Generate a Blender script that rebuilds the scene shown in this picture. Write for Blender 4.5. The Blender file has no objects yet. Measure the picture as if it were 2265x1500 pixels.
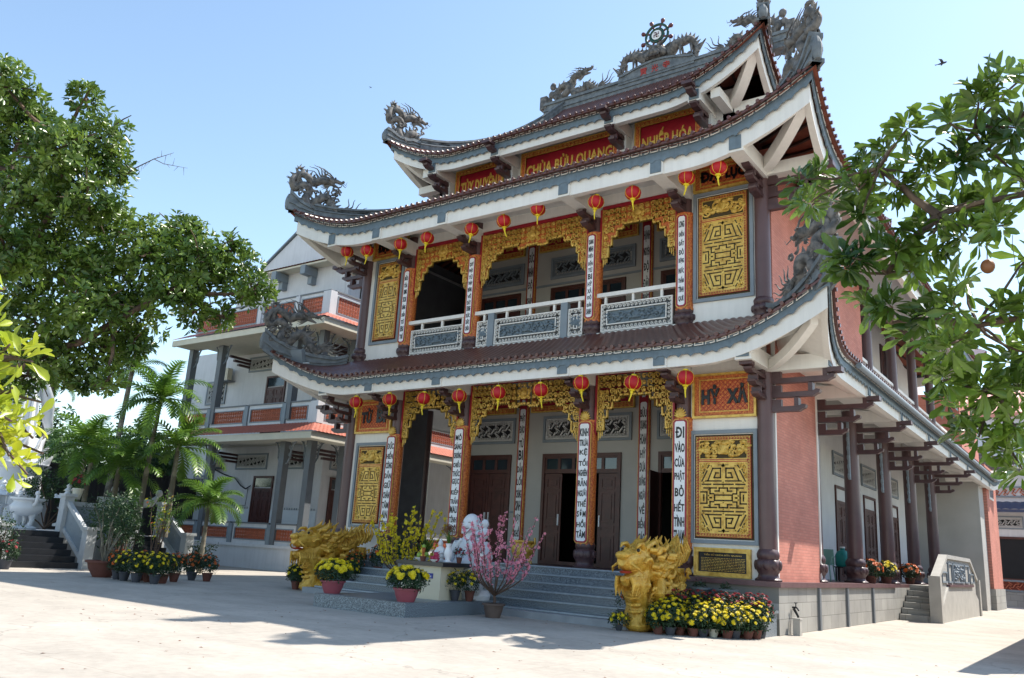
import bpy, math, random
import numpy as np
from mathutils import Vector, Matrix
sc = bpy.context.scene
C = sc.collection
PI = math.pi
# ---------------------------------------------------------------- camera
CAM = Vector((18.203, -17.121, 1.285)); YAW, PITCH, ROLL, FPX = 0.63247, 0.24996, 0.06018, 1834.3
def cam_axes():
    cy, sy, cp, sp = math.cos(YAW), math.sin(YAW), math.cos(PITCH), math.sin(PITCH)
    F = Vector((-sy*cp, cy*cp, sp)); R = Vector((cy, sy, 0)); U = R.cross(F)
    cr, sr = math.cos(ROLL), math.sin(ROLL)
    return R*cr + U*sr, U*cr - R*sr, F
CR, CU, CF = cam_axes()
cd = bpy.data.cameras.new('camera'); cam = bpy.data.objects.new('camera', cd); C.objects.link(cam)
cam.matrix_world = Matrix(((CR.x, CU.x, -CF.x, CAM.x), (CR.y, CU.y, -CF.y, CAM.y), (CR.z, CU.z, -CF.z, CAM.z), (0, 0, 0, 1)))
cd.sensor_width = 36; cd.sensor_fit = 'HORIZONTAL'; cd.lens = FPX/2265*36; cd.clip_start = 0.1; cd.clip_end = 3000
sc.camera = cam
# ---------------------------------------------------------------- light
SUN = Vector((0.38, 0.63, 1.0)).normalized()
w = bpy.data.worlds.new('World'); sc.world = w; w.use_nodes = True
nt = w.node_tree; bg = nt.nodes['Background']; sky = nt.nodes.new('ShaderNodeTexSky')
sky.sky_type = 'NISHITA'; sky.sun_disc = False
sky.sun_elevation = math.asin(SUN.z); sky.sun_rotation = math.atan2(SUN.x, SUN.y)
sky.air_density = 1.0; sky.dust_density = 0.4; sky.ozone_density = 0.6
tn = nt.nodes.new('ShaderNodeVectorMath'); tn.operation = 'MULTIPLY'; tn.inputs[1].default_value = (1.0, 1.0, .93); nt.links.new(sky.outputs[0], tn.inputs[0]); nt.links.new(tn.outputs[0], bg.inputs[0]); bg.inputs[1].default_value = 0.15
ld = bpy.data.lights.new('sun', 'SUN'); ld.energy = 4.2; ld.angle = math.radians(0.5); ld.color = (1.0, 0.94, 0.85)
lo = bpy.data.objects.new('sun', ld); C.objects.link(lo); lo.rotation_euler = SUN.to_track_quat('Z', 'Y').to_euler()
sc.view_settings.view_transform = 'Standard'; sc.view_settings.look = 'None'
sc.view_settings.exposure = 1.03; sc.view_settings.gamma = 1
# ---------------------------------------------------------------- materials
def lin(h):
    h = h.lstrip('#'); v = [int(h[i:i+2], 16)/255 for i in (0, 2, 4)]
    return [c/12.92 if c <= 0.04045 else ((c+0.055)/1.055)**2.4 for c in v]
def mat(name, col, rough=0.7, var=0.12, vs=3.0, bump=0.0, bs=30.0, metal=0.0, spec=0.5, col2=None, mixlo=0.45, mixhi=0.6, trans=0.0, coat=0.0, streak=0.0):
    m = bpy.data.materials.new(name); m.use_nodes = True
    n = m.node_tree.nodes; l = m.node_tree.links; b = n['Principled BSDF']
    if isinstance(col, str): col = lin(col)
    if isinstance(col2, str): col2 = lin(col2)
    b.inputs['Roughness'].default_value = rough; b.inputs['Metallic'].default_value = metal
    b.inputs['Specular IOR Level'].default_value = spec
    if coat: b.inputs['Coat Weight'].default_value = coat
    tc = n.new('ShaderNodeTexCoord'); no = n.new('ShaderNodeTexNoise'); no.inputs['Scale'].default_value = vs; no.inputs['Detail'].default_value = 6
    l.new(tc.outputs['Object'], no.inputs['Vector'])
    r = n.new('ShaderNodeValToRGB'); r.color_ramp.elements[0].position = mixlo if col2 else 0.3; r.color_ramp.elements[1].position = mixhi if col2 else 0.7
    a = col2 or [c*(1-var) for c in col]; e = col if col2 else [min(1, c*(1+var)) for c in col]
    r.color_ramp.elements[0].color = (*a, 1); r.color_ramp.elements[1].color = (*e, 1)
    l.new(no.outputs['Fac'], r.inputs['Fac']); l.new(r.outputs['Color'], b.inputs['Base Color'])
    if streak:                       # rain streaks and grime running down the paint
        mp = n.new('ShaderNodeMapping'); mp.inputs['Scale'].default_value = (5, 5, .45); l.new(tc.outputs['Object'], mp.inputs[0]); ns = n.new('ShaderNodeTexNoise'); ns.inputs['Scale'].default_value = 1.6; ns.inputs['Detail'].default_value = 8; ns.inputs['Roughness'].default_value = .65
        l.new(mp.outputs[0], ns.inputs['Vector']); mr = n.new('ShaderNodeMapRange'); mr.inputs[1].default_value = .42; mr.inputs[2].default_value = .66; mr.inputs[3].default_value = 1.0; mr.inputs[4].default_value = 1-streak; l.new(ns.outputs['Fac'], mr.inputs[0])
        vm = n.new('ShaderNodeVectorMath'); vm.operation = 'MULTIPLY'; l.new(r.outputs['Color'], vm.inputs[0]); l.new(mr.outputs[0], vm.inputs[1]); l.new(vm.outputs[0], b.inputs['Base Color'])
    if bump:
        n2 = n.new('ShaderNodeTexNoise'); n2.inputs['Scale'].default_value = bs; n2.inputs['Detail'].default_value = 5
        l.new(tc.outputs['Object'], n2.inputs['Vector']); bp = n.new('ShaderNodeBump'); bp.inputs['Strength'].default_value = bump; bp.inputs['Distance'].default_value = 0.02
        l.new(n2.outputs['Fac'], bp.inputs['Height']); l.new(bp.outputs['Normal'], b.inputs['Normal'])
    if trans:
        t = n.new('ShaderNodeBsdfTranslucent'); mx = n.new('ShaderNodeMixShader'); mx.inputs[0].default_value = trans
        l.new(r.outputs['Color'], t.inputs['Color']); l.new(b.outputs[0], mx.inputs[1]); l.new(t.outputs[0], mx.inputs[2]); l.new(mx.outputs[0], n['Material Output'].inputs[0])
    return m
def brick_mat(name, c1, c2, mortar, w_, h_, axes='yz', msz=0.006, rough=0.8, bump=0.4):
    m = mat(name, c1, rough); n = m.node_tree.nodes; l = m.node_tree.links; b = n['Principled BSDF']
    tc = n.new('ShaderNodeTexCoord'); s = n.new('ShaderNodeSeparateXYZ'); c = n.new('ShaderNodeCombineXYZ'); t = n.new('ShaderNodeTexBrick')
    l.new(tc.outputs['Object'], s.inputs[0]); l.new(s.outputs['XYZ'.index(axes[0].upper())], c.inputs[0]); l.new(s.outputs['XYZ'.index(axes[1].upper())], c.inputs[1]); l.new(c.outputs[0], t.inputs['Vector'])
    t.inputs['Color1'].default_value = (*lin(c1), 1); t.inputs['Color2'].default_value = (*lin(c2), 1); t.inputs['Mortar'].default_value = (*lin(mortar), 1)
    t.inputs['Scale'].default_value = 1; t.inputs['Brick Width'].default_value = w_; t.inputs['Row Height'].default_value = h_; t.inputs['Mortar Size'].default_value = msz; t.inputs['Mortar Smooth'].default_value = 0.3
    no = n.new('ShaderNodeTexNoise'); no.inputs['Scale'].default_value = 1.3; no.inputs['Detail'].default_value = 8; l.new(tc.outputs['Object'], no.inputs['Vector'])
    mr = n.new('ShaderNodeMapRange'); mr.inputs[1].default_value = 0.3; mr.inputs[2].default_value = 0.7; mr.inputs[3].default_value = 0.82; mr.inputs[4].default_value = 1.1
    l.new(no.outputs['Fac'], mr.inputs[0]); mx = n.new('ShaderNodeVectorMath'); mx.operation = 'MULTIPLY'; l.new(t.outputs['Color'], mx.inputs[0]); l.new(mr.outputs[0], mx.inputs[1]); l.new(mx.outputs[0], b.inputs['Base Color'])
    bp = n.new('ShaderNodeBump'); bp.inputs['Strength'].default_value = bump; bp.inputs['Distance'].default_value = 0.01; bp.invert = True
    l.new(t.outputs['Fac'], bp.inputs['Height']); l.new(bp.outputs['Normal'], b.inputs['Normal'])
    return m
def scale_mat(name, c1, c2, sc_, rough=0.35, metal=0.0, dist=0.02, strength=0.8):
    m = mat(name, c1, rough, metal=metal, col2=c2, mixlo=0.35, mixhi=0.65, vs=9); n = m.node_tree.nodes; l = m.node_tree.links
    v = n.new('ShaderNodeTexVoronoi'); v.inputs['Scale'].default_value = sc_; tc = n.new('ShaderNodeTexCoord'); l.new(tc.outputs['Object'], v.inputs['Vector'])
    bp = n.new('ShaderNodeBump'); bp.inputs['Strength'].default_value = strength; bp.inputs['Distance'].default_value = dist; bp.invert = True
    l.new(v.outputs['Distance'], bp.inputs['Height']); l.new(bp.outputs['Normal'], n['Principled BSDF'].inputs['Normal'])
    return m
def granite(name, base, dark, light):
    m = mat(name, base, 0.35); n = m.node_tree.nodes; l = m.node_tree.links
    tc = n.new('ShaderNodeTexCoord'); v = n.new('ShaderNodeTexNoise'); v.inputs['Scale'].default_value = 62; v.inputs['Detail'].default_value = 2
    l.new(tc.outputs['Object'], v.inputs['Vector']); r = n.new('ShaderNodeValToRGB'); e = r.color_ramp.elements
    e[0].position = 0.36; e[0].color = (*lin(dark), 1); e[1].position = 0.5; e[1].color = (*lin(base), 1); x = e.new(0.66); x.color = (*lin(light), 1)
    l.new(v.outputs['Fac'], r.inputs['Fac']); l.new(r.outputs[0], n['Principled BSDF'].inputs['Base Color'])
    return m
M = {}
M['white'] = mat('white_paint', '#e2dfd9', 0.6, 0.04, 1.5, 0.05, streak=.07)
M['wall'] = mat('wall_paint', '#cbcbca', 0.7, 0.06, 1.2, 0.05, streak=.07)
M['wallw'] = mat('annex_wall_paint', '#cacbce', 0.7, 0.07, 1.0, 0.05, streak=.09)
M['gray'] = mat('gray_trim', '#7b858d', 0.6, 0.08, 3)
M['slate'] = mat('slate_trim', '#66757f', 0.6, 0.12, 8, 0.2, 60, streak=.15)
M['dgray'] = mat('dark_gray_trim', '#666b70', 0.6, 0.08, 3)
M['stone'] = mat('carved_stone', '#787470', 0.8, 0.3, 7, 0.5, 40, col2='#4a4a4a', mixlo=0.38, mixhi=0.62)
M['prow'] = mat('ridge_stone', '#767c80', 0.75, 0.2, 5, 0.3, 30, col2='#565d62', mixlo=0.35, mixhi=0.65)
M['tile'] = mat('roof_tile', '#66443a', 0.32, 0.25, 14, 0.15, 40, col2='#54302c', mixlo=0.35, mixhi=0.65)
M['tilepink'] = mat('clay_tile', '#b0624c', 0.6, 0.2, 10, 0.1, col2='#8d4c3c', mixlo=0.35, mixhi=0.65)
M['under'] = mat('roof_underside', '#7c4433', 0.8, 0.2, 6)
M['rafter'] = mat('dark_rafter', '#33211e', 0.7)
M['wood'] = mat('door_wood', '#4a2620', 0.45, 0.25, 6, 0.1, 30)
M['brown'] = mat('brown_lacquer', '#4c3638', 0.42, 0.15, 5, 0.05)
M['brownl'] = mat('brown_column', '#5c4444', 0.38, 0.12, 2, 0.05, streak=.09)
M['gold'] = mat('gold_paint', '#dab65a', 0.38, 0.25, 9, 0.35, 26, metal=0.2, col2='#b58a36', mixlo=0.3, mixhi=0.6)
M['golddragon'] = scale_mat('gold_scales', '#d9ae4a', '#bb8a2a', 30, 0.36, 0.25, 0.012, 0.6)
M['red'] = mat('red_lacquer', '#941828', 0.45, 0.15, 6)
M['vermil'] = mat('vermilion_border', '#a8372a', 0.5, 0.2, 8)
M['orange'] = mat('orange_carving', '#d07f3c', 0.5, 0.2, 25, 0.5, 40, col2='#a84a28', mixlo=0.4, mixhi=0.6)
M['black'] = mat('black_letter', '#0d1014', 0.4)
M['navy'] = mat('navy_letter', '#12202b', 0.4)
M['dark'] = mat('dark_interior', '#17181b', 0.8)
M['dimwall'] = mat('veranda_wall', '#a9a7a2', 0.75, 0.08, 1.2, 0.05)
M['lwhite'] = mat('board_white', '#e4e6e8', 0.5, 0.03)
M['brick'] = brick_mat('brick_cladding', '#c48070', '#b97464', '#a87262', 0.24, 0.062, 'yz')
M['brickf'] = brick_mat('brick_cladding_front', '#c48070', '#b97464', '#a87262', 0.24, 0.062, 'xz')
M['granite'] = granite('granite', '#6a747c', '#3f474f', '#8d979e')
M['plinth'] = brick_mat('plinth_stone', '#9d9b95', '#8f8d88', '#77756f', 0.6, 0.3, 'yz', 0.008)
M['plinthx'] = brick_mat('plinth_stone_front', '#9d9b95', '#8f8d88', '#77756f', 0.6, 0.3, 'xz', 0.008)
M['cap'] = mat('plinth_cap', '#63484a', 0.4, 0.15, 4)
M['glass'] = mat('window_glass', '#26323a', 0.08, 0.1, spec=0.8)
M['marble'] = mat('white_marble', '#cfd2d6', 0.35, 0.05, 4, 0.05)
M['iron'] = mat('black_iron', '#16171a', 0.5)
# ---------------------------------------------------------------- mesh helpers
class MB:
    def __init__(s): s.v = []; s.f = []; s.m = []; s.mi = 0
    def add(s, vs, fs):
        o = len(s.v); s.v.extend(tuple(p) for p in vs); s.f.extend(tuple(i+o for i in f) for f in fs); s.m.extend([s.mi]*len(fs)); return s
    def box(s, x0, x1, y0, y1, z0, z1):
        return s.add([(x0,y0,z0),(x1,y0,z0),(x1,y1,z0),(x0,y1,z0),(x0,y0,z1),(x1,y0,z1),(x1,y1,z1),(x0,y1,z1)],
                     [(0,3,2,1),(4,5,6,7),(0,1,5,4),(1,2,6,5),(2,3,7,6),(3,0,4,7)])
    def obox(s, o, ax, ay, az):      # oriented box: corner-centred o with half vectors
        o, ax, ay, az = map(Vector, (o, ax, ay, az))
        P = [o+ax*i+ay*j+az*k for k in (-1,1) for j in (-1,1) for i in (-1,1)]
        return s.add(P, [(0,2,3,1),(4,5,7,6),(0,1,5,4),(1,3,7,5),(3,2,6,7),(2,0,4,6)])
    def poly(s, pts, d):             # planar polygon pts (3d) extruded by vector d
        n = len(pts); d = Vector(d); a = [Vector(p) for p in pts]; b = [p+d for p in a]
        return s.add(a+b, [tuple(range(n-1,-1,-1)), tuple(range(n,2*n))]+[(i,(i+1)%n,(i+1)%n+n,i+n) for i in range(n)])
    def tube(s, path, rad, n=6, flat=1.0, cap=True):
        path = [Vector(p) for p in path]; k = len(path)
        if not hasattr(rad, '__len__'): rad = [rad]*k
        t0 = (path[1]-path[0]).normalized(); u = t0.orthogonal().normalized(); vs = []
        for i, p in enumerate(path):
            t = (path[min(i+1,k-1)]-path[max(i-1,0)]); t = t.normalized() if t.length > 1e-9 else t0
            u = (u-t*u.dot(t)); u = u.normalized() if u.length > 1e-6 else t.orthogonal().normalized()
            w_ = t.cross(u)
            for j in range(n):
                a = 2*PI*j/n; vs.append(p+(u*math.cos(a)+w_*math.sin(a)*flat)*rad[i])
        fs = [(i*n+j, i*n+(j+1)%n, (i+1)*n+(j+1)%n, (i+1)*n+j) for i in range(k-1) for j in range(n)]
        if cap: fs += [tuple(range(n-1,-1,-1)), tuple((k-1)*n+j for j in range(n))]
        return s.add(vs, fs)
    def lathe(s, prof, c=(0,0,0), n=16, sx=1, sy=1, wob=0, nw=0, close=True):
        cx, cy, cz = c; vs = []
        for r, z in prof:
            for j in range(n):
                a = 2*PI*j/n; q = r*(1+wob*math.cos(nw*a)); vs.append((cx+q*math.cos(a)*sx, cy+q*math.sin(a)*sy, cz+z))
        k = len(prof); fs = [(i*n+j, i*n+(j+1)%n, (i+1)*n+(j+1)%n, (i+1)*n+j) for i in range(k-1) for j in range(n)]
        if close: fs += [tuple(range(n-1,-1,-1)), tuple((k-1)*n+j for j in range(n))]
        return s.add(vs, fs)
    def ball(s, c, r, n=8, m=6, ax=None):
        if not hasattr(r, '__len__'): r = (r,r,r)
        c = Vector(c); ax = ax or (Vector((1,0,0)), Vector((0,1,0)), Vector((0,0,1))); vs = []
        for i in range(m+1):
            ph = PI*i/m
            for j in range(n):
                a = 2*PI*j/n; vs.append(c+ax[0]*(r[0]*math.sin(ph)*math.cos(a))+ax[1]*(r[1]*math.sin(ph)*math.sin(a))-ax[2]*(r[2]*math.cos(ph)))
        return s.add(vs, [(i*n+j, i*n+(j+1)%n, (i+1)*n+(j+1)%n, (i+1)*n+j) for i in range(m) for j in range(n)])
    def bar(s, a, b, w_, nrm, d):     # flat bar in the plane with normal nrm
        a, b, nrm = Vector(a), Vector(b), Vector(nrm); t = (b-a)
        if t.length < 1e-6: return s
        t.normalize(); q = nrm.cross(t).normalized()*(w_/2); a = a-t*(w_/2); b = b+t*(w_/2)
        return s.poly([a-q, b-q, b+q, a+q], nrm*d)
    def grid(s, rows):
        k, n = len(rows), len(rows[0])
        return s.add([p for r in rows for p in r], [(i*n+j, i*n+j+1, (i+1)*n+j+1, (i+1)*n+j) for i in range(k-1) for j in range(n-1)])
    def build(s, name, m, parent=None, smooth=0, loc=None, label=None):
        me = bpy.data.meshes.new(name); me.from_pydata([tuple(p) for p in s.v], [], s.f)
        ms = m if isinstance(m, (list, tuple)) else [m]
        for x in ms: me.materials.append(M[x] if isinstance(x, str) else x)
        if len(ms) > 1: me.polygons.foreach_set('material_index', s.m)
        if smooth:
            me.polygons.foreach_set('use_smooth', [True]*len(me.polygons)); me.set_sharp_from_angle(angle=math.radians(smooth))
        me.update(); o = bpy.data.objects.new(name, me); C.objects.link(o)
        if parent is not None:
            o.parent = parent
            if parent.get('world0'): o.location = -parent.location
        if loc is not None: o.location = loc
        if label: o['label'] = label
        return o
def root(name, loc, label, cat, group=None, world=True, rz=0):
    o = bpy.data.objects.new(name, None); C.objects.link(o); o.location = loc; o.rotation_euler = (0,0,rz)
    o['label'] = label; o['category'] = cat
    if group: o['group'] = group
    if world: o['world0'] = 1        # children are modelled in world coordinates
    return o
def tag(o, label, cat, group=None):
    o['label'] = label; o['category'] = cat
    if group: o['group'] = group
    return o
def struct(o, kind='structure'): o['kind'] = kind; return o
def copy_tree(o, parent=None):
    c = o.copy(); C.objects.link(c)
    if parent is not None: c.parent = parent
    for ch in list(o.children): copy_tree(ch, c)
    return c
def spline(pts, k=6):
    P = [Vector(p) for p in pts]; P = [P[0]*2-P[1]]+P+[P[-1]*2-P[-2]]; out = []
    for i in range(1, len(P)-2):
        for j in range(k):
            t = j/k; a, b, c, d = P[i-1:i+3]
            out.append(0.5*((2*b)+(c-a)*t+(2*a-5*b+4*c-d)*t*t+(3*b-a-3*c+d)*t**3))
    out.append(P[-2]); return out
def lerps(vals, n):
    return [float(x) for x in np.interp(np.linspace(0, 1, n), np.linspace(0, 1, len(vals)), vals)]
# ---------------------------------------------------------------- lettering
_tx = {}
def text_mesh(s, bold=0.0):
    k = (s, bold)
    if k not in _tx:
        cu = bpy.data.curves.new('t', 'FONT'); cu.body = s.replace('Đ', 'D'); cu.size = 1; cu.offset = bold; cu.resolution_u = 2; cu.space_character = 1.05
        ob = bpy.data.objects.new('t', cu); C.objects.link(ob); dg = bpy.context.evaluated_depsgraph_get(); dg.update()
        me = bpy.data.meshes.new_from_object(ob.evaluated_get(dg)); V = np.array([v.co[:2] for v in me.vertices]); Fc = [tuple(p.vertices) for p in me.polygons]
        for i, ch in enumerate(s):           # the stroke of the letter Đ
            if ch == 'Đ':
                if i: bpy.data.objects.remove(ob); cu.body = s[:i].replace('Đ', 'D')+'D'; ob = bpy.data.objects.new('t', cu); C.objects.link(ob); dg.update(); m3 = bpy.data.meshes.new_from_object(ob.evaluated_get(bpy.context.evaluated_depsgraph_get())); xx = max(v.co[0] for v in m3.vertices)-.58; bpy.data.meshes.remove(m3)
                else: xx = float(V[:, 0].min())
                k0 = len(V); V = np.vstack([V, [(xx-.09, .31), (xx+.3, .31), (xx+.3, .41), (xx-.09, .41)]]); Fc.append((k0, k0+1, k0+2, k0+3))
        bpy.data.objects.remove(ob); bpy.data.curves.remove(cu); bpy.data.meshes.remove(me)
        lo_, hi = V.min(0), V.max(0); _tx[k] = ((V-lo_)/(hi-lo_), Fc, (hi-lo_)[0]/(hi-lo_)[1])
    return _tx[k]
def text(mb, s, c, w_, h_, X, Z, N, bold=0.02, depth=0.01):
    """letters fitted to a w_ x h_ box centred on c, X right, Z up, N out of the board"""
    V, Fc, asp = text_mesh(s, bold); X, Z, N, c = map(Vector, (X, Z, N, c)); n = len(V)
    a = [c+X*((v[0]-.5)*w_)+Z*((v[1]-.5)*h_)+N*depth for v in V]; b = [c+X*((v[0]-.5)*w_)+Z*((v[1]-.5)*h_) for v in V]
    ec = {}
    for f in Fc:
        for i in range(len(f)):
            e = (f[i], f[(i+1)%len(f)]); ec[e] = 1
    side = [(e[0], e[0]+n, e[1]+n, e[1]) for e in ec if (e[1], e[0]) not in ec]
    mb.add(a+b, list(Fc)+side)
# ================================================================ GROUND
gm = mat('courtyard_concrete', '#aea69b', 0.85, 0.08, 0.35, 0.15, 60); n = gm.node_tree.nodes; l = gm.node_tree.links; b = n['Principled BSDF']
tc = n.new('ShaderNodeTexCoord'); r0 = [x for x in n if x.type == 'VALTORGB'][0]
n1 = n.new('ShaderNodeTexNoise'); n1.inputs['Scale'].default_value = 7; n1.inputs['Detail'].default_value = 10; n1.inputs['Roughness'].default_value = 0.7; l.new(tc.outputs['Object'], n1.inputs['Vector'])
mp = n.new('ShaderNodeMapping'); mp.inputs['Scale'].default_value = (0.7, 1.1, 1); mp.inputs['Rotation'].default_value = (0, 0, 0.9); l.new(tc.outputs['Object'], mp.inputs[0])
n2 = n.new('ShaderNodeTexNoise'); n2.inputs['Scale'].default_value = 1.2; n2.inputs['Detail'].default_value = 7; l.new(mp.outputs[0], n2.inputs['Vector'])
mr = n.new('ShaderNodeMapRange'); mr.inputs[1].default_value = .35; mr.inputs[2].default_value = .65; mr.inputs[3].default_value = .88; mr.inputs[4].default_value = 1.07; l.new(n1.outputs['Fac'], mr.inputs[0])
m2_ = n.new('ShaderNodeMapRange'); m2_.inputs[1].default_value = .4; m2_.inputs[2].default_value = .62; m2_.inputs[3].default_value = .9; m2_.inputs[4].default_value = 1.04; l.new(n2.outputs['Fac'], m2_.inputs[0])
mm = n.new('ShaderNodeMath'); mm.operation = 'MULTIPLY'; l.new(mr.outputs[0], mm.inputs[0]); l.new(m2_.outputs[0], mm.inputs[1])
bk = n.new('ShaderNodeTexBrick'); bk.inputs['Scale'].default_value = 1; bk.inputs['Brick Width'].default_value = 4.2; bk.inputs['Row Height'].default_value = 4.2; bk.inputs['Mortar Size'].default_value = .012; bk.offset = 0; bk.inputs['Color1'].default_value = (1, 1, 1, 1); bk.inputs['Color2'].default_value = (.97, .97, .97, 1); bk.inputs['Mortar'].default_value = (.86, .85, .84, 1); l.new(tc.outputs['Object'], bk.inputs['Vector'])
v1 = n.new('ShaderNodeVectorMath'); v1.operation = 'MULTIPLY'; l.new(r0.outputs[0], v1.inputs[0]); l.new(mm.outputs[0], v1.inputs[1]); v2 = n.new('ShaderNodeVectorMath'); v2.operation = 'MULTIPLY'; l.new(v1.outputs[0], v2.inputs[0]); l.new(bk.outputs['Color'], v2.inputs[1]); l.new(v2.outputs[0], b.inputs['Base Color'])
vc = n.new('ShaderNodeTexVoronoi'); vc.feature = 'DISTANCE_TO_EDGE'; vc.inputs['Scale'].default_value = .22; nw = n.new('ShaderNodeTexNoise'); nw.inputs['Scale'].default_value = 1.5; nw.inputs['Detail'].default_value = 6; l.new(tc.outputs['Object'], nw.inputs['Vector'])
va = n.new('ShaderNodeVectorMath'); va.operation = 'MULTIPLY_ADD'; va.inputs[1].default_value = (1.2, 1.2, 0); l.new(nw.outputs['Color'], va.inputs[0]); l.new(tc.outputs['Object'], va.inputs[2]); l.new(va.outputs[0], vc.inputs['Vector'])
mc = n.new('ShaderNodeMapRange'); mc.inputs[1].default_value = 0; mc.inputs[2].default_value = .004; mc.inputs[3].default_value = .7; mc.inputs[4].default_value = 1; l.new(vc.outputs['Distance'], mc.inputs[0]); v3 = n.new('ShaderNodeVectorMath'); v3.operation = 'MULTIPLY'; l.new(v2.outputs[0], v3.inputs[0]); l.new(mc.outputs[0], v3.inputs[1]); l.new(v3.outputs[0], b.inputs['Base Color'])
mb = MB(); mb.add([(-400,-400,0),(400,-400,0),(400,400,0),(-400,400,0)], [(0,1,2,3)]); struct(mb.build('ground', gm))
# ================================================================ FOLIAGE
def lm(name, c1, c2, tr=.35, rough=.4): return mat(name, c1, rough, col2=c2, mixlo=.35, mixhi=.65, vs=1.7, trans=tr, spec=.5)
M['leafL'] = lm('tree_leaf', '#748c3a', '#3f5c26', .35, .3); M['leafR'] = lm('glossy_leaf', '#76923a', '#274418', .3, .26); M['leafN'] = lm('yellow_green_leaf', '#b9bd36', '#84a030', .45, .32)
M['palm'] = lm('palm_leaf', '#729436', '#4a6c2c', .35, .38); M['hedge'] = lm('dark_foliage', '#34502a', '#203a1e', .25, .5); M['mum'] = lm('chrysanthemum_leaf', '#2c4a24', '#1c3420', .2, .5); M['farleaf'] = lm('far_foliage', '#42602e', '#2d4826', .25, .6)
M['bark'] = mat('bark', '#6b5848', 0.9, 0.2, 6, 0.5, 30, col2='#4a3d34'); M['palmtrunk'] = mat('palm_trunk', '#8b8474', 0.85, 0.2, 4, 0.4, 20, col2='#655f52'); M['twig'] = mat('twig', '#57453a', 0.8, 0.15, 8)
M['clay'] = mat('clay_pot', '#653c32', 0.8, 0.15, 6); M['pinkpot'] = mat('pink_pot', '#924852', 0.6, 0.12, 5); M['blackpot'] = mat('plastic_pot', '#3b3d45', 0.6, 0.1); M['soil'] = mat('soil', '#3a2c22', 0.95)
M['yflower'] = mat('yellow_petal', '#e8d21a', 0.5, 0.1, 8, trans=.2); M['oflower'] = mat('orange_petal', '#d96a1e', 0.5, 0.12, 8, trans=.2); M['rflower'] = mat('red_petal', '#9c2430', 0.5, 0.15, 8, trans=.2); M['pflower'] = mat('pink_petal', '#e494a8', 0.5, 0.12, 12, trans=.25); M['mflower'] = mat('mai_petal', '#d8c41c', 0.5, 0.12, 9, trans=.25)
LEAF = (np.array([(0,0,0), (.62,.5,.05), (.62,-.5,.05), (1,0,-.08), (.55,0,-.06)]), [(0,4,1), (0,2,4), (4,3,1), (4,2,3)])
LEAF8 = (np.array([(0,0,0), (.3,.25,.03), (.3,-.25,.03), (.66,.5,.03), (.66,-.5,.03), (.9,.3,-.05), (.9,-.3,-.05), (1,0,-.12), (.3,0,-.03), (.66,0,-.05), (.9,0,-.1)]), [(0,8,1), (0,2,8), (1,8,9,3), (8,2,4,9), (3,9,10,5), (9,4,6,10), (5,10,7), (10,6,7)])
BLADE = (np.array([(0,.5,0), (0,-.5,0), (.55,.5,.02), (.55,-.5,.02), (1,0,-.1)]), [(0,1,3,2), (2,3,4)])
def norm(a): return a/np.maximum(1e-9, np.linalg.norm(a, axis=1, keepdims=True))
def leaf_mesh(name, P, D, N, L, Wd, m, parent=None, tmpl=LEAF):
    """one mesh of many leaves: base points P, directions D, normals N, lengths L, widths Wd"""
    T_, Fc = tmpl; D = norm(D); S = norm(np.cross(N, D)); U = np.cross(D, S); k = len(P); nv = len(T_)
    V = P[:,None,:]+D[:,None,:]*(T_[None,:,0:1]*L[:,None,None])+S[:,None,:]*(T_[None,:,1:2]*Wd[:,None,None])+U[:,None,:]*(T_[None,:,2:3]*L[:,None,None])
    me = bpy.data.meshes.new(name); V = V.reshape(-1, 3)
    loops = np.concatenate([np.array(f, dtype=np.int32) for f in Fc]); nl = len(loops); st = np.cumsum([0]+[len(f) for f in Fc[:-1]]); tot = np.array([len(f) for f in Fc])
    me.vertices.add(len(V)); me.vertices.foreach_set('co', V.astype(np.float32).ravel()); me.loops.add(nl*k); me.polygons.add(len(Fc)*k)
    me.loops.foreach_set('vertex_index', (loops[None,:]+np.arange(k, dtype=np.int32)[:,None]*nv).ravel().astype(np.int32))
    me.polygons.foreach_set('loop_start', (st[None,:]+np.arange(k)[:,None]*nl).ravel().astype(np.int32)); me.polygons.foreach_set('loop_total', np.tile(tot, k).astype(np.int32))
    me.materials.append(M[m] if isinstance(m, str) else m); me.update(calc_edges=True); me.validate()
    o = bpy.data.objects.new(name, me); C.objects.link(o)
    if parent is not None:
        o.parent = parent
        if parent.get('world0'): o.location = -parent.location
    return o
def whorls(name, cl, rs, n, L, m, parent=None, up=.5, wr=.38, spread=1.0, seed=0, hang=.0, tmpl=LEAF):
    """clusters cl (k,3) with outward axes rs (k,3): n leaves fanned round each axis"""
    g = np.random.default_rng(seed); k = len(cl); A = norm(rs+np.array([0,0,up])+g.normal(0, .25, (k,3))); B = norm(np.cross(A, g.normal(0, 1, (k,3)))); Cc = np.cross(A, B)
    th = (np.arange(n)/n*2*PI)[None,:]+g.uniform(0, 6, (k,1))+g.normal(0, .25, (k,n)); tl = g.uniform(.7, 1.35, (k,n))*spread
    D = A[:,None,:]*np.cos(tl)[...,None]+(B[:,None,:]*np.cos(th)[...,None]+Cc[:,None,:]*np.sin(th)[...,None])*np.sin(tl)[...,None]; D[...,2] -= hang
    P = cl[:,None,:]+D*.02+A[:,None,:]*g.uniform(-.04, .04, (k,n,1)); Nn = A[:,None,:]+g.normal(0, .25, (k,n,3)); Ls = L*g.uniform(.6, 1.25, (k,n))
    return leaf_mesh(name, P.reshape(-1,3), D.reshape(-1,3), Nn.reshape(-1,3), Ls.ravel(), (Ls*wr).ravel(), m, parent, tmpl)
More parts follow.
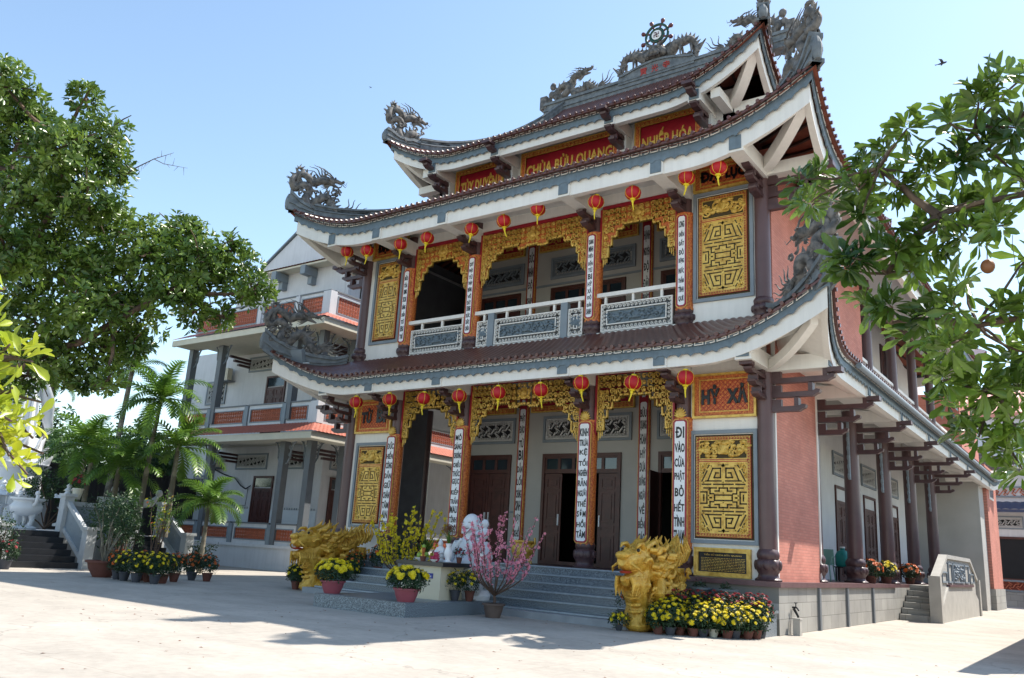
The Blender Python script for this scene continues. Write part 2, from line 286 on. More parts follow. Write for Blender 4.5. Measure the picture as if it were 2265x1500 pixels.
def lobe_points(lobes, dens, seed=0, shell=.55, zs=1.0, sp=1.0):
    g = np.random.default_rng(seed); P, R_ = [], []
    for x, y, z, r in lobes:
        k = max(4, int(dens*r*r)); d = norm(g.normal(0, 1, (k,3))); q = r*(shell+(1-shell)*g.random((k,1)))*g.uniform(.8, 1.18, (k,1)); P.append(np.array([x,y,z])+d*q*np.array([sp,sp,zs])); R_.append(d)
    return np.concatenate(P), np.concatenate(R_)
def limb(mb, a, b, r0, r1, bend=.1, seed=0, n=7, sides=7):
    g = random.Random(seed); a, b = Vector(a), Vector(b); L = (b-a).length; pts, rd = [], []; o1 = Vector([g.uniform(-1,1) for _ in range(3)])*bend*L
    for i in range(n+1): t = i/n; pts.append(a.lerp(b, t)+o1*math.sin(PI*t)+Vector([g.uniform(-1,1)*.02*L*(0<i<n) for _ in range(3)])); rd.append(r0+(r1-r0)*t)
    mb.tube(pts, rd, sides); return pts
# ================================================================ TEMPLE
W = 12.39; CX = [0, 1.84, 4.28, 8.11, 10.55, 12.39]; SY = [3.3, 6.95, 10.9, 14.9, 18.9, 22.8]
X_, Y_, Z_ = Vector((1,0,0)), Vector((0,1,0)), Vector((0,0,1)); F_ = Vector((0,-1,0))   # F_: out of the front
T = root('temple', (6.2, 0, 0), 'two-storey temple with curled tiled roofs, carved dragons, gold lattices and brown columns', 'temple')
# ---- ground slab / plinth
mb = MB(); mb.box(-0.3, W+0.3, 0.0, 30, 0, 0.9); mb.box(-0.3, 1.75, -0.3, 0.0, 0, 0.9); mb.box(10.62, W+0.3, -0.3, 0.0, 0, 0.9)
pl = mb.build('plinth', 'plinth', T)
mb = MB(); mb.box(-0.34, 1.8, -0.36, 0.1, 0.9, 1.0); mb.box(10.6, W+0.36, -0.36, 0.1, 0.9, 1.0); mb.box(W, W+0.36, 0.1, 10.2, 0.9, 1.0); mb.box(W-.1, W+0.3, 10.2, 26, 0.9, 0.996)
mb.box(-0.34, 0.1, 0.1, 26, 0.9, 1.0); mb.build('plinth_cap', 'cap', pl)
mb = MB()
for y in (2.35, 4.7, 7.3): mb = MB(); mb.box(W+0.28, W+0.35, y-.06, y+.06, 0, 0.9); mb.build('plinth_pilaster', 'dgray', pl)
mb = MB(); mb.box(0.1, W-.1, -.25, 26, 0.92, 0.992); mb.build('floor', 'cap', T)
# ---- front steps
M['nosing'] = mat('step_nosing', '#929ca4', 0.4, 0.15, 8)
mb = MB()
for i in range(6):
    mb.box(1.75, 10.62, -.3-.34*(6-i), -.3-.34*(5-i) if i < 5 else 0.02, 0.0 if i == 0 else 0.0, (i+1)*1.0/6-.004)
fs_ = mb.build('front_steps', 'granite', T)
for i in range(6): mb = MB(); mb.box(1.74, 10.63, -.3-.34*(6-i)-.018, -.3-.34*(6-i)+.05, (i+1)/6-.03, (i+1)/6+.002); mb.build('nosing', 'nosing', fs_)
mb = MB(); mb.box(1.6, 10.8, -2.62, -2.36, 0, 0.13); mb.build('step_kerb', 'concrete_kerb', T) if 'concrete_kerb' in M else mb.build('step_kerb', mat('kerb', '#8f9296', 0.85, 0.15, 3), T)
# ---- walls
mb = MB()
for x0, x1 in ((0, 1.84), (10.55, W)):                      # front panel walls, both floors
    mb.box(x0, x1, -.02, .12, 0.99, 6.5); mb.box(x0, x1, -.02, .12, 6.5, 10.4)
mb.box(1.84, 10.55, -.05, .1, 5.55, 5.75)                    # beam over lower bays
mb.box(1.84, 10.55, -.05, .1, 9.9, 10.35)
mb.build('front_wall', 'white', T)
def holed_wall(mb, y0, y1, x0, x1, z0, z1, holes):           # wall in xz with rectangular holes sorted by x
    xs = [x0]
    for hx0, hx1, hz0, hz1 in holes:
        mb.box(xs[-1], hx0, y0, y1, z0, z1); mb.box(hx0, hx1, y0, y1, z0, hz0) if hz0 > z0 else None; mb.box(hx0, hx1, y0, y1, hz1, z1); xs.append(hx1)
    mb.box(xs[-1], x1, y0, y1, z0, z1)
mb = MB(); DX = [(2.32, 3.86), (4.98, 7.5), (8.6, 10.1)]
holed_wall(mb, 2.8, 3.0, 2.1, 10.6, 0.99, 6.4, [(a, b, 0.99, 4.03) for a, b in DX])
holed_wall(mb, 2.8, 3.0, 2.1, 10.6, 6.5, 11.2, [(a, b, 6.5, 9.02) for a, b in DX])
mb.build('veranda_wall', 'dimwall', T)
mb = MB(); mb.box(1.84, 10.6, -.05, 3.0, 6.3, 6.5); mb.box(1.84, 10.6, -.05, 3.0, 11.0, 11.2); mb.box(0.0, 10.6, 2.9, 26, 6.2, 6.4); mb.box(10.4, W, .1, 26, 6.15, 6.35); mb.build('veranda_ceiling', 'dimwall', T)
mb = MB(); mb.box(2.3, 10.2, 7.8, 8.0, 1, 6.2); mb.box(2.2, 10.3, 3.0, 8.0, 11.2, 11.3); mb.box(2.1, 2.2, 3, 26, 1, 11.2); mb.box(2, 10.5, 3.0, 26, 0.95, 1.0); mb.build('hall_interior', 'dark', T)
# dark panel wall at the left end of the veranda with its carved post
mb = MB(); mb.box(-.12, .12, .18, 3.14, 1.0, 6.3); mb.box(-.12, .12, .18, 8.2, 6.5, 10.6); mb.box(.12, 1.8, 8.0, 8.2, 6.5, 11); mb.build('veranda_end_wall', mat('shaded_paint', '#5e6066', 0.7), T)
# ---- side: brick cladding panels and inner gallery wall
mb = MB(); mb.box(W-.1, W+.14, .18, SY[0]-.16, 1.0, 6.3); mb.build('brick_panel', 'brick', T)
mb = MB(); mb.box(W-.1, W+.14, .18, 8.2, 6.6, 10.6); mb.build('brick_panel', 'brick', T)
for y in (.1, SY[0]-.16): mb = MB(); mb.box(W+.1, W+.17, y, y+.07, 1.0, 6.3); mb.build('cladding_edge_strip', 'white', T)
mb = MB(); mb.box(10.5, 10.7, 3.0, 26, 1.0, 6.2); mb.box(10.7, W, 3.1, 3.25, 1.0, 6.2); mb.box(10.9, 11.1, 8.2, 26, 6.4, 11.0)
for y in (8.2,): mb.box(11.1, W, y, y+.12, 6.5, 10.6)
mb.build('gallery_wall', 'wall', T)
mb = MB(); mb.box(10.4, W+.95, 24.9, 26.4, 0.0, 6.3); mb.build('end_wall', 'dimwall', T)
mb = MB(); mb.box(10.4, W+1.1, 26.4, 30.0, 0.9, 6.4); mb.box(10.4, W+.5, 24.5, 30, 6.4, 9.4); mb.build('end_block', 'brick', T)
mb = MB(); mb.box(10.4, W+1.16, 26.34, 30.06, 0.0, 0.9); mb.build('end_block_base', 'plinth', T)
mb = MB(); mb.box(W+1.09, W+1.13, 27.3, 28.7, 4.9, 5.8); f = mb.build('high_window', 'white', T)
mb = MB(); mb.box(W+1.12, W+1.14, 27.4, 28.6, 5.0, 5.7); mb.build('pane', 'glass', f)
mb = MB(); mb.box(1.8, 2.1, 3.0, 26, 1.0, 6.2); mb.box(0.2, 10.4, 26, 30, 0, 9.4); mb.box(1.8, 2.1, 3.0, 24, 6.4, 11); mb.build('rear_wall', 'wall', T)
mb = MB(); mb.box(1.3, 1.6, 1.5, 14.0, 11.2, 13.0); mb.box(10.9, 11.2, 1.5, 14.0, 11.2, 13.0); mb.box(1.3, 11.2, 1.5, 1.7, 11.2, 13.25); mb.box(1.3, 11.2, 13.9, 14.0, 11.2, 13.0); mb.build('attic_wall', 'wall', T)
# ---- columns
def lotus(mb, x, y, z, r, h):
    mb.lathe([(r*1.5, 0), (r*1.55, .05*h), (r*1.2, .12*h), (r*1.12, .22*h), (r*1.35, .34*h), (r*1.5, .5*h), (r*1.36, .64*h), (r*1.16, .68*h), (r*1.26, .74*h), (r*1.3, .84*h), (r*1.18, .93*h), (r*1.02, h)], (x, y, z), 30, wob=.035, nw=10)
    for k in range(9): a = 2*PI*k/9; d = Vector((math.cos(a), math.sin(a), 0)); mb.ball(Vector((x, y, z+.5*h))+d*r*1.4, (r*.2, r*.42, h*.16), 8, 6, (d, Vector((-d.y, d.x, 0)), Z_))
def column(x, y, z0, z1, r, base=.62, name='column'):
    mb = MB(); mb.lathe([(r, 0), (r, z1-z0-base)], (x, y, z0+base), 24); c = mb.build(name, 'brownl', T, 40)
    mb = MB(); lotus(mb, x, y, z0, r, base); mb.build('lotus_base', 'brown', c, 50)
    return c
def bracket(c, x, y, z, d, s=1.0, w_=.07):
    """three stacked cantilever arms growing outward along d"""
    d = Vector(d); q = Vector((-d.y, d.x, 0)); mb = MB(); o = Vector((x, y, 0))
    for k, (L, dz) in enumerate(((.66, -.68), (.95, -.38), (1.25, -.08))):
        L *= s; zz = z+dz*s; t = .055*s
        pts = [o+Z_*(zz-t), o+d*(L-.1*s)+Z_*(zz-t), o+d*(L-.03*s)+Z_*(zz-t*.2), o+d*(L+.03*s)+Z_*(zz+t*.2), o+d*(L+.05*s)+Z_*(zz+t*1.3), o+d*(L-.02*s)+Z_*(zz+t*1.7), o+d*(L-.1*s)+Z_*(zz+t), o+Z_*(zz+t)]
        mb.poly([p-q*w_ for p in pts], q*(2*w_))
        mb.obox(o+d*(L-.14*s)+Z_*(zz+.14*s), d*.045*s, q*(w_+.02), Z_*.085*s)
        mb.obox(o+d*(.1*s)+Z_*(zz+.13*s), d*.1*s, q*(w_*.8), Z_*.08*s)
    mb.obox(o+d*(1.3*s)+Z_*(z+.08*s), d*.14*s, q*(w_+.05), Z_*.05*s)
    return mb.build('bracket', 'brown', c, 30)
for i, x in enumerate(CX):
    c = column(x, 0, 1.0, 5.6, .175); bracket(c, x, -.15, 5.2, F_, .72, .08)
    if i == 5: bracket(c, x+.15, 0, 5.15, X_)
    if i == 0: bracket(c, x-.15, 0, 5.15, -X_)
    c = column(x, 0, 6.45, 10.2, .17, .5); bracket(c, x, -.15, 9.78, F_, .72, .09)
    if i == 5: bracket(c, x+.15, 0, 9.7, X_)
    if i == 0: bracket(c, x-.15, 0, 9.7, -X_)
for i, y in enumerate(SY):
    if i < 5:
        c = column(W, y, 1.0, 5.6, .2 if i else .17); bracket(c, W+.15, y, 5.15, X_)
        mb = MB(); mb.box(W-.02, W+.03, y-.31, y-.2, 3.7, 5.3) if i else mb.box(W-.3, W-.2, y, y+.02, 5.1, 5.3)
        for k in range(6): mb.ball((W, y-.27, 3.8+.25*k), (.05, .06, .1), 6, 5)
        mb.build('carved_bracket', 'gray', c, 40)
for y in (9.4, 13.0, 16.6, 20.2): column(W, y, 6.5, 10.2, .16, .5)
for i, x in enumerate(CX[1:5]):
    mb = MB(); mb.box(x-.14, x+.14, 1.2, 1.5, 11.2, 12.9); c = mb.build('attic_post', 'wall', T); bracket(c, x, 1.2, 12.75, F_, .85, .09)
for y in SY[:4]:
    c = column(0, y, 1.0, 5.6, .17); bracket(c, 0, y-.15, 5.15, F_, .7) if y < 4 else None
for y in (8.2, 12.0, 16.0): column(0, y, 6.5, 10.2, .16, .5)
# inside gallery beams seen from the side
for y in SY[:5]:
    mb = MB(); mb.box(10.7, W-.2, y-.08, y+.08, 5.55, 5.8); mb.build('gallery_beam', 'white', T)

# ---- roofs
def g_of(d, L): return max(0.0, 1-d/L)**2
class Tier:
    def __init__(s, x0, x1, y0, y1, z, rise, flare, L): s.a = (x0, x1, y0, y1); s.z, s.rise, s.fl, s.L = z, rise, flare, L
    def pt(s, side, t, ins=0.0, dz=0.0):
        x0, x1, y0, y1 = s.a; x0 += ins; x1 -= ins; y0 += ins; y1 -= ins; L = s.L-ins
        if side in (0, 2): A, B = (x0, x1)
        else: A, B = (y0, y1)
        p = A+(B-A)*t; dA, dB = p-A, B-p; gA, gB = g_of(dA, L), g_of(dB, L); g = gA+gB; p += s.fl*(gB-gA)
        if side == 0: q = (p, y0-s.fl*g)
        elif side == 1: q = (x1+s.fl*g, p)
        elif side == 2: q = (p, y1+s.fl*g)
        else: q = (x0-s.fl*g, p)
        if isinstance(dz, tuple): dz = dz[0]+dz[1]*g
        return Vector((q[0], q[1], s.z+dz+s.rise*g))
    def n(s, side, step):
        L = (s.a[1]-s.a[0]) if side in (0, 2) else (s.a[3]-s.a[2]); return max(2, int(L/step)), L
def loft(mb, T_, side, prof, step=.1, t0=0, t1=1):
    n, L = T_.n(side, step); rows = []
    ts = [t0+(t1-t0)*i/n for i in range(n+1)]
    for ins, dz in prof:
        rows.append([T_.pt(side, t, ins, dz(t*L) if callable(dz) else dz) for t in ts])
    mb.grid(rows if side in (1, 2) else rows[::-1])
def sag_surface(mb, T_, side, inner, zi, sag, step=.05, nv=10, off=0.0, tilep=.2, amp=.03):
    n, L = T_.n(side, step); rows = []
    x0, x1, y0, y1 = inner
    for k in range(nv+1):
        v = k/nv; row = []
        for i in range(n+1):
            t = i/n; e = T_.pt(side, t)
            if side in (0, 2): q = Vector((x0+(x1-x0)*t, y0 if side == 0 else y1, 0))
            else: q = Vector((x1 if side == 1 else x0, y0+(y1-y0)*t, 0))
            p = e.lerp(q, v); g = e.z-T_.z
            z = T_.z+(zi-T_.z)*v-sag*4*v*(1-v)*(1 if v < 1 else 0)+g*(1-v)**2.2
            p.z = z+off+(amp*abs(math.cos(PI*t*L/tilep)) if amp else 0); row.append(p)
        rows.append(row)
    mb.grid(rows)
def roof(T_, inner, zi, sag, D, name, label, soff_in, soff_z, closed):
    """D: (key0,key1,scallop,beam0,beam1) depths below the tile edge"""
    k0, k1, sc0, b0, b1 = D; kg = -.22 if closed else -.12
    R_ = MB()
    for sd in range(4): sag_surface(R_, T_, sd, inner, zi, sag, .05 if sd < 2 else .1, 10)
    for sd in range(4): loft(R_, T_, sd, [(0, .0), (0, -.055), (.12, -.06)], .1)
    mb = R_                                    # tile ends
    for sd in (0, 1):
        n, L = T_.n(sd, .2)
        for i in range(n+1):
            p = T_.pt(sd, min(1, i*.2/L)); d = (0, -1, 0) if sd == 0 else (1, 0, 0); mb.tube([p+Vector(d)*.04+Z_*.012, p-Vector(d)*.1+Z_*.02], .043, 7)
    r = R_.build(name, 'tile', T, 50, label=label)
    mb = MB(); tr = T_
    for sd in range(4):
        st = .025 if sd < 2 else .1
        loft(mb, tr, sd, [(.1, -.05), (.1, -k1), (.13, -k1)], .1)
        fn = lambda s: -(sc0+.055*(1-abs(math.sin(PI*s/.28)))-.02*abs(math.sin(2*PI*s/.28)))
        loft(mb, tr, sd, [(.13, -k1), (.12, -k1-.02), (.12, fn), (.16, fn), (.16, -k1)], st)
    mb.build('scalloped_trim', 'slate', r, 35)
    for sd in (0, 1):                          # white key-pattern line
        mb = MB()
        n, L = T_.n(sd, .02); s = .25; y = .0
        while s < L-.3:
            h0, h1 = -(k0+.012), -(k1-.012)
            for (a, b, c, d) in ((0, 0, .17, 0), (.17, 0, .17, 1), (.085, 1, .17, 1), (.23, 1, .23, 0)) if int(s/.24) % 2 else ((0, 1, .17, 1), (.17, 1, .17, 0), (.085, 0, .17, 0), (.23, 0, .23, 1)):
                P = lambda u, v: T_.pt(sd, min(1, (s+u)/L), .092, h0+(h1-h0)*v)
                mb.bar(P(a, b), P(c, d), .018, F_ if sd == 0 else X_, .012)
            s += .24
        mb.build('key_pattern', 'white', r)
    mb = MB()
    for sd in range(4): loft(mb, T_, sd, [(.22, -b0), (.2, -b0), (.2, (-b1, kg)), (.36, (-b1, kg)), (.36, -b0), (.22, -b0)], .12)
    fb = mb.build('fascia_beam', 'white', r, 35)
    x0, x1, y0, y1 = T_.a
    mb = MB()                                  # soffit
    if closed:
        for sd in range(4): loft(mb, T_, sd, [(.34, (-b1+.03, kg)), (.6, (-b1+.1, kg-.12)), (.95, (-.16, -.75)), (soff_in, soff_z-T_.z)], .12)
        mb.build('soffit', 'white', r, 60)
    else:
        e = T_.L-.1
        for sd in range(4):
            n, L = T_.n(sd, .3); loft(mb, T_, sd, [(.34, -b1+.05), (.36, soff_z-T_.z), (soff_in, soff_z-T_.z)], .3, e/L, 1-e/L)
        mb.build('soffit', 'wall', r)
        mb = MB()
        for sd in range(4): sag_surface(mb, T_, sd, inner, zi, sag, .2, 8, -.13, amp=0)
        mb.build('roof_underside', 'under', r, 60)
        mb = MB()
        for sd in range(4):                    # rafters and battens under the tiles
            n, L = T_.n(sd, .42)
            ix0, ix1, iy0, iy1 = inner
            for i in range(1, n):
                t = i/n; e_ = T_.pt(sd, t)
                q = Vector((ix0+(ix1-ix0)*t, iy0 if sd == 0 else iy1, 0)) if sd in (0, 2) else Vector((ix1 if sd == 1 else ix0, iy0+(iy1-iy0)*t, 0)); g = e_.z-T_.z; pp = []
                for k in range(7):
                    v = .08+k/6*.6; p = e_.lerp(q, v); p.z = T_.z+(zi-T_.z)*v-sag*4*v*(1-v)+g*(1-v)**2.2-.17; pp.append(p)
                mb.tube(pp, .04, 4)
        mb.build('rafter', 'rafter', r)
    return r
def diag(T_, r, cxy, cz, tip, b1, w_=.16, h=.3, bow=.25, name='corner_rafter'):
    """curved beam from a corner column out to the roof tip"""
    a = Vector((cxy[0], cxy[1], cz)); b = Vector(tip); b.z -= b1+.05; d = b-a; q = Vector((-d.y, d.x, 0)).normalized()*w_; top, bot = [], []
    for i in range(13):
        t = i/12; p = a+d*t; p.z = a.z+(b.z-a.z)*(t**1.9)-0.0; top.append(p+Z_*(h*.6)); bot.append(p-Z_*(h*.4))
    mb = MB(); mb.poly([x-q for x in top]+[x-q for x in reversed(bot)], q*2); return mb.build(name, 'white', r, 20)
T1 = Tier(-1.5, 13.9, -1.48, 29.3, 5.76, .98, .5, 2.5)
T2 = Tier(-1.5, 14.0, -1.78, 24.0, 10.30, .85, .2, 2.8)
T3 = Tier(.14, 12.3, .3, 14.1, 13.05, 1.0, .15, 2.7)
D1 = (.05, .12, .27, .21, .50); D2 = (.07, .16, .36, .29, .68); D3 = (.06, .14, .31, .25, .52)
R1 = roof(T1, (-.2, 12.6, -.2, 27.5), 6.5, .04, D1, 'lower_roof', 'wide lower roof skirt with curled white corners', 1.5, 5.72, True)
R2 = roof(T2, (1.3, 11.2, 1.45, 13.9), 11.75, .12, D2, 'middle_roof', 'middle roof with slate scalloped trim', 1.8, 10.2, False)
R3 = roof(T3, (2.2, 10.2, 7.2, 7.25), 18.1, .75, D3, 'top_roof', 'topmost steep tiled roof', 1.25, 13.0, False)
for cxy, sx in (((W, 0), 1), ((0, 0), -1)):
    tp = T1.pt(0, 1 if sx > 0 else 0, .55); diag(T1, R1, cxy, 5.35, tp, .78, .08, .2)
    tp = T2.pt(0, 1 if sx > 0 else 0, .3); diag(T2, R2, cxy, 9.95, tp, .6, .11, .3)
    mb = MB(); o = cxy[0]; mb.box(min(o, o+sx*1.35), max(o, o+sx*1.35), -.14, .14, 9.78, 10.06); mb.box(o-.13, o+.13, -1.4, 0, 9.8, 10.08); mb.build('corner_tie_beam', 'white', R2)
    tp = T3.pt(0, 1 if sx > 0 else 0, .3); o = 11.05 if sx > 0 else 1.45; diag(T3, R3, (o, 1.6), 12.75, tp, .4, .12, .28)
    mb = MB(); mb.box(min(o, o+sx*1.1), max(o, o+sx*1.1), 1.5, 1.75, 12.55, 12.8); mb.box(o-.12, o+.12, .6, 1.6, 12.56, 12.82); mb.build('corner_tie_beam', 'white', R3)
# cross beams with grey square ends
for tier, r, xs, y0, y1, z0, z1, sq in ((T1, R1, CX, -1.315, 0, 5.252, 5.58, 1), (T2, R2, CX, -1.625, 0, 9.612, 10.0, 1), (T3, R3, CX[1:5], .455, 1.5, 12.522, 12.86, 1)):
    for i, x in enumerate(xs):
        up = .12 if (r is R2 and i in (0, 5)) else 0.04 if (r is R1 and i in (0, 5)) else 0
        mb = MB(); mb.box(x-.17, x+.17, y0, y1, z0+up, z1+up); b = mb.build('cross_beam', 'white', r)
        mb = MB(); mb.box(x-.13, x+.13, y0-.025, y0, z0+up+.05, z1+up-.03); mb.build('beam_end', 'slate', b)
for y in [0]+SY[:]+[25.5]:
    mb = MB(); mb.box(W, 13.73, y-.15, y+.15, 5.27, 5.58); b = mb.build('cross_beam', 'white', R1)
    mb = MB(); mb.box(13.73, 13.755, y-.11, y+.11, 5.31, 5.54); mb.build('beam_end', 'slate', b)
# gutter along the right side
mb = MB(); mb.tube([T1.pt(1, t, -.03, -.1) for t in np.linspace(.1, .95, 20)], .07, 8); mb.build('gutter', 'gray', R1, 60)
# ridge walls, hips
def band(mb, pts, h, w_, base=0):      # stone band following pts (top path), rectangular section with stepped mouldings
    for (dh0, dh1, ww) in ((-.05, .3*h, w_*1.15), (.3*h, .42*h, w_*1.35), (.42*h, .8*h, w_), (.8*h, h, w_*1.3)):
        rows = []
        for i, p in enumerate(pts):
            t = (pts[min(i+1, len(pts)-1)]-pts[max(i-1, 0)]); q = Vector((-t.y, t.x, 0)).normalized()*(ww/2)
            rows.append([p-q+Z_*dh0, p-q+Z_*dh1, p+q+Z_*dh1, p+q+Z_*dh0, p-q+Z_*dh0])
        mb.grid(rows); mb.add([rows[0][k] for k in range(4)], [(0,1,2,3)]); mb.add([rows[-1][k] for k in range(4)], [(3,2,1,0)])
mb = MB(); band(mb, [Vector((x, 7.22, 17.85)) for x in np.linspace(1.4, 11.0, 20)], .55, .4); ridge = mb.build('ridge', 'prow', T)
# raised centre piece of the ridge
mb = MB(); pts = [(4.7, 18.2), (4.7, 18.5), (4.8, 18.52)]+[(4.8+2.8*t, 18.5+.27*math.sin(t*PI)**1.2) for t in np.linspace(.05, .95, 14)]+[(7.6, 18.52), (7.7, 18.5), (7.7, 18.2)]
mb.poly([(x, 6.98, z) for x, z in pts], (0, .5, 0)); mb.poly([(6.2+(x-6.2)*1.04, 6.93, z+.05) for x, z in pts[2:-2]]+[(6.2+(x-6.2)*1.04, 6.93, z-.03) for x, z in reversed(pts[2:-2])], (0, .6, 0))
cp = mb.build('ridge_centrepiece', 'prow', T)
mb = MB()
for k, ch in enumerate('寺光寶'[::-1]): text(mb, ch, (5.75+.45*k, 6.97, 18.46), .27, .3, X_, Z_, F_, .01, .02)
mb.build('lettering', 'vermil', cp)
def hip(T_, inner, zi, sag, side_x, wid=.26, h=.26):
    """hip band from the inner corner out to near the tip"""
    x0, x1, y0, y1 = inner; e = T_.pt(0, 1 if side_x else 0); q = Vector((x1 if side_x else x0, y0, 0)); pts = []
    g = e.z-T_.z
    for k in range(15):
        v = .02+k/14*.98; p = e.lerp(q, v); p.z = T_.z+(zi-T_.z)*v-sag*4*v*(1-v)+g*(1-v)**2.2; pts.append(p)
    return pts
HIPS = []
for T_, inner, zi, sag, r, hh in ((T1, (-.2, 12.6, -.2, 27.5), 6.5, .04, R1, 0), (T2, (1.3, 11.2, 1.45, 13.9), 11.75, .12, R2, .2), (T3, (2.2, 10.2, 7.2, 7.25), 18.1, .75, R3, .24)):
    for sx in (0, 1):
        pts = hip(T_, inner, zi, sag, sx); HIPS.append((r, pts, sx))
        if hh: mb = MB(); band(mb, pts[2:], hh+.1, .3); mb.build('hip_ridge', 'prow', r)
# ================================================================ FRONT DECORATION
def frame(mb, x0, x1, z0, z1, y, w_, d, X=X_, N=F_, o=(0,0,0)):
    """rectangular frame lying in plane through o spanned by X and Z, proud d along N; y = offset along N of its back"""
    o = Vector(o); P = lambda a, b: o+X*a+Z_*b+N*y
    for a0, a1, b0, b1 in ((x0, x1, z0, z0+w_), (x0, x1, z1-w_, z1), (x0, x0+w_, z0+w_, z1-w_), (x1-w_, x1, z0+w_, z1-w_)):
        mb.poly([P(a0, b0), P(a1, b0), P(a1, b1), P(a0, b1)], N*d)
class Plane:
    """2-D drawing plane: origin o, right X, up Z, outward N"""
    def __init__(s, o, X=X_, N=F_): s.o, s.X, s.N = Vector(o), Vector(X), Vector(N)
    def p(s, u, v, n=0): return s.o+s.X*u+Z_*v+s.N*n
    def bar(s, mb, a, b, w_, n, d): mb.bar(s.p(a[0], a[1], n), s.p(b[0], b[1], n), w_, s.N, d)
    def line(s, mb, pts, w_, n, d):
        for a, b in zip(pts, pts[1:]): s.bar(mb, a, b, w_, n, d)
    def rect(s, mb, u0, u1, v0, v1, n, d): mb.poly([s.p(u0, v0, n), s.p(u1, v0, n), s.p(u1, v1, n), s.p(u0, v1, n)], s.N*d)
    def frame(s, mb, u0, u1, v0, v1, w_, n, d):
        for a in ((u0, u1, v0, v0+w_), (u0, u1, v1-w_, v1), (u0, u0+w_, v0+w_, v1-w_), (u1-w_, u1, v0+w_, v1-w_)): s.rect(mb, *a, n, d)
    def swirl(s, mb, c, r, turns=1.3, a0=0, hand=1, w_=.02, n=0, flat=.6, k=12):
        pts = []; rd = []
        for i in range(k+1):
            t = i/k; a = a0+hand*t*turns*2*PI; q = r*(1-t)**.8; pts.append(s.p(c[0]+q*math.cos(a), c[1]+q*math.sin(a), n)); rd.append(w_*(.5+.5*t if t < .5 else .8))
        mb.tube(pts, rd, 5)
    def key(s, mb, u0, u1, v0, v1, step, w_, n, d):       # greek key run around a rectangle's border
        a = step
        def run(p, q, inn):
            L = math.hypot(q[0]-p[0], q[1]-p[1]); m = max(1, int(L/a)); ux, uy = (q[0]-p[0])/L, (q[1]-p[1])/L; st = L/m
            for i in range(m):
                f = lambda x, y: (p[0]+ux*(i+x)*st+inn[0]*y*a*.7, p[1]+uy*(i+x)*st+inn[1]*y*a*.7)
                s.line(mb, [f(0, 0), f(.7, 0), f(.7, 1), f(.3, 1), f(.3, .5)], w_, n, d)
        run((u0, v1), (u1, v1), (0, -1)); run((u1, v0), (u0, v0), (0, 1)); run((u0, v0), (u0, v1), (1, 0)); run((u1, v1), (u1, v0), (-1, 0))
def clipseg(a, b, u0, u1, v0, v1):
    t0, t1 = 0.0, 1.0; dx, dy = b[0]-a[0], b[1]-a[1]
    for p, q in ((-dx, a[0]-u0), (dx, u1-a[0]), (-dy, a[1]-v0), (dy, v1-a[1])):
        if abs(p) < 1e-9:
            if q < 0: return None
        else:
            r = q/p
            if p < 0: t0 = max(t0, r)
            else: t1 = min(t1, r)
    if t0 >= t1: return None
    return (a[0]+dx*t0, a[1]+dy*t0), (a[0]+dx*t1, a[1]+dy*t1)
def diag_key(pl, mb, u0, u1, v0, v1, c, w_, n, d):
    """slanted interlocking key lattice (van motif) clipped to a rectangle"""
    cu, cv = (u0+u1)/2, (v0+v1)/2; R_ = int((u1-u0+v1-v0)/c/1.4)+3; ca, sa = math.cos(.95), math.sin(.95)
    tr = lambda x, y: (cu+(x*ca-y*sa)*c, cv+(x*sa+y*ca)*c)
    segs = []
    for i in range(-R_, R_+1):
        for j in range(-R_, R_+1):
            x, y = i*4+(j%2)*2, j*2
            if abs(x) > R_*1.5 or abs(y) > R_*1.5: continue
            segs += [((x-1.2, y), (x+1.2, y)), ((x-1.2, y), (x-1.2, y+1)), ((x+1.2, y), (x+1.2, y-1)), ((x-1.2, y+1), (x-.2, y+1)), ((x+1.2, y-1), (x+.2, y-1)), ((x+2, y-1), (x+2, y+1)), ((x-.2, y+1), (x-.2, y+2))]
    for a, b in segs:
        k = clipseg(tr(*a), tr(*b), u0, u1, v0, v1)
        if k: pl.bar(mb, k[0], k[1], w_, n, d)
def fret_window(pl, u0, u1, v0, v1, parent, name='lattice_panel', light=True, frame_m='gray'):
    mb = MB(); pl.frame(mb, u0, u1, v0, v1, .07, 0, .05); f = mb.build(name, frame_m, parent)
    mb = MB(); pl.frame(mb, u0+.09, u1-.09, v0+.09, v1-.09, .022, 0, .03); 
    pl.key(mb, u0+.125, u1-.125, v0+.125, v1-.125, .09, .014, 0, .02); mb.build('key_border', 'wall' if light else 'gray', f)
    mb = MB(); pl.rect(mb, u0+.2, u1-.2, v0+.2, v1-.2, .002, .006); mb.build('lattice_recess', 'dark', f)
    mb = MB(); diag_key(pl, mb, u0+.21, u1-.21, v0+.21, v1-.21, .095, .042, .008, .03); mb.build('slanted_lattice', 'wall' if light else 'gray', f)
    return f
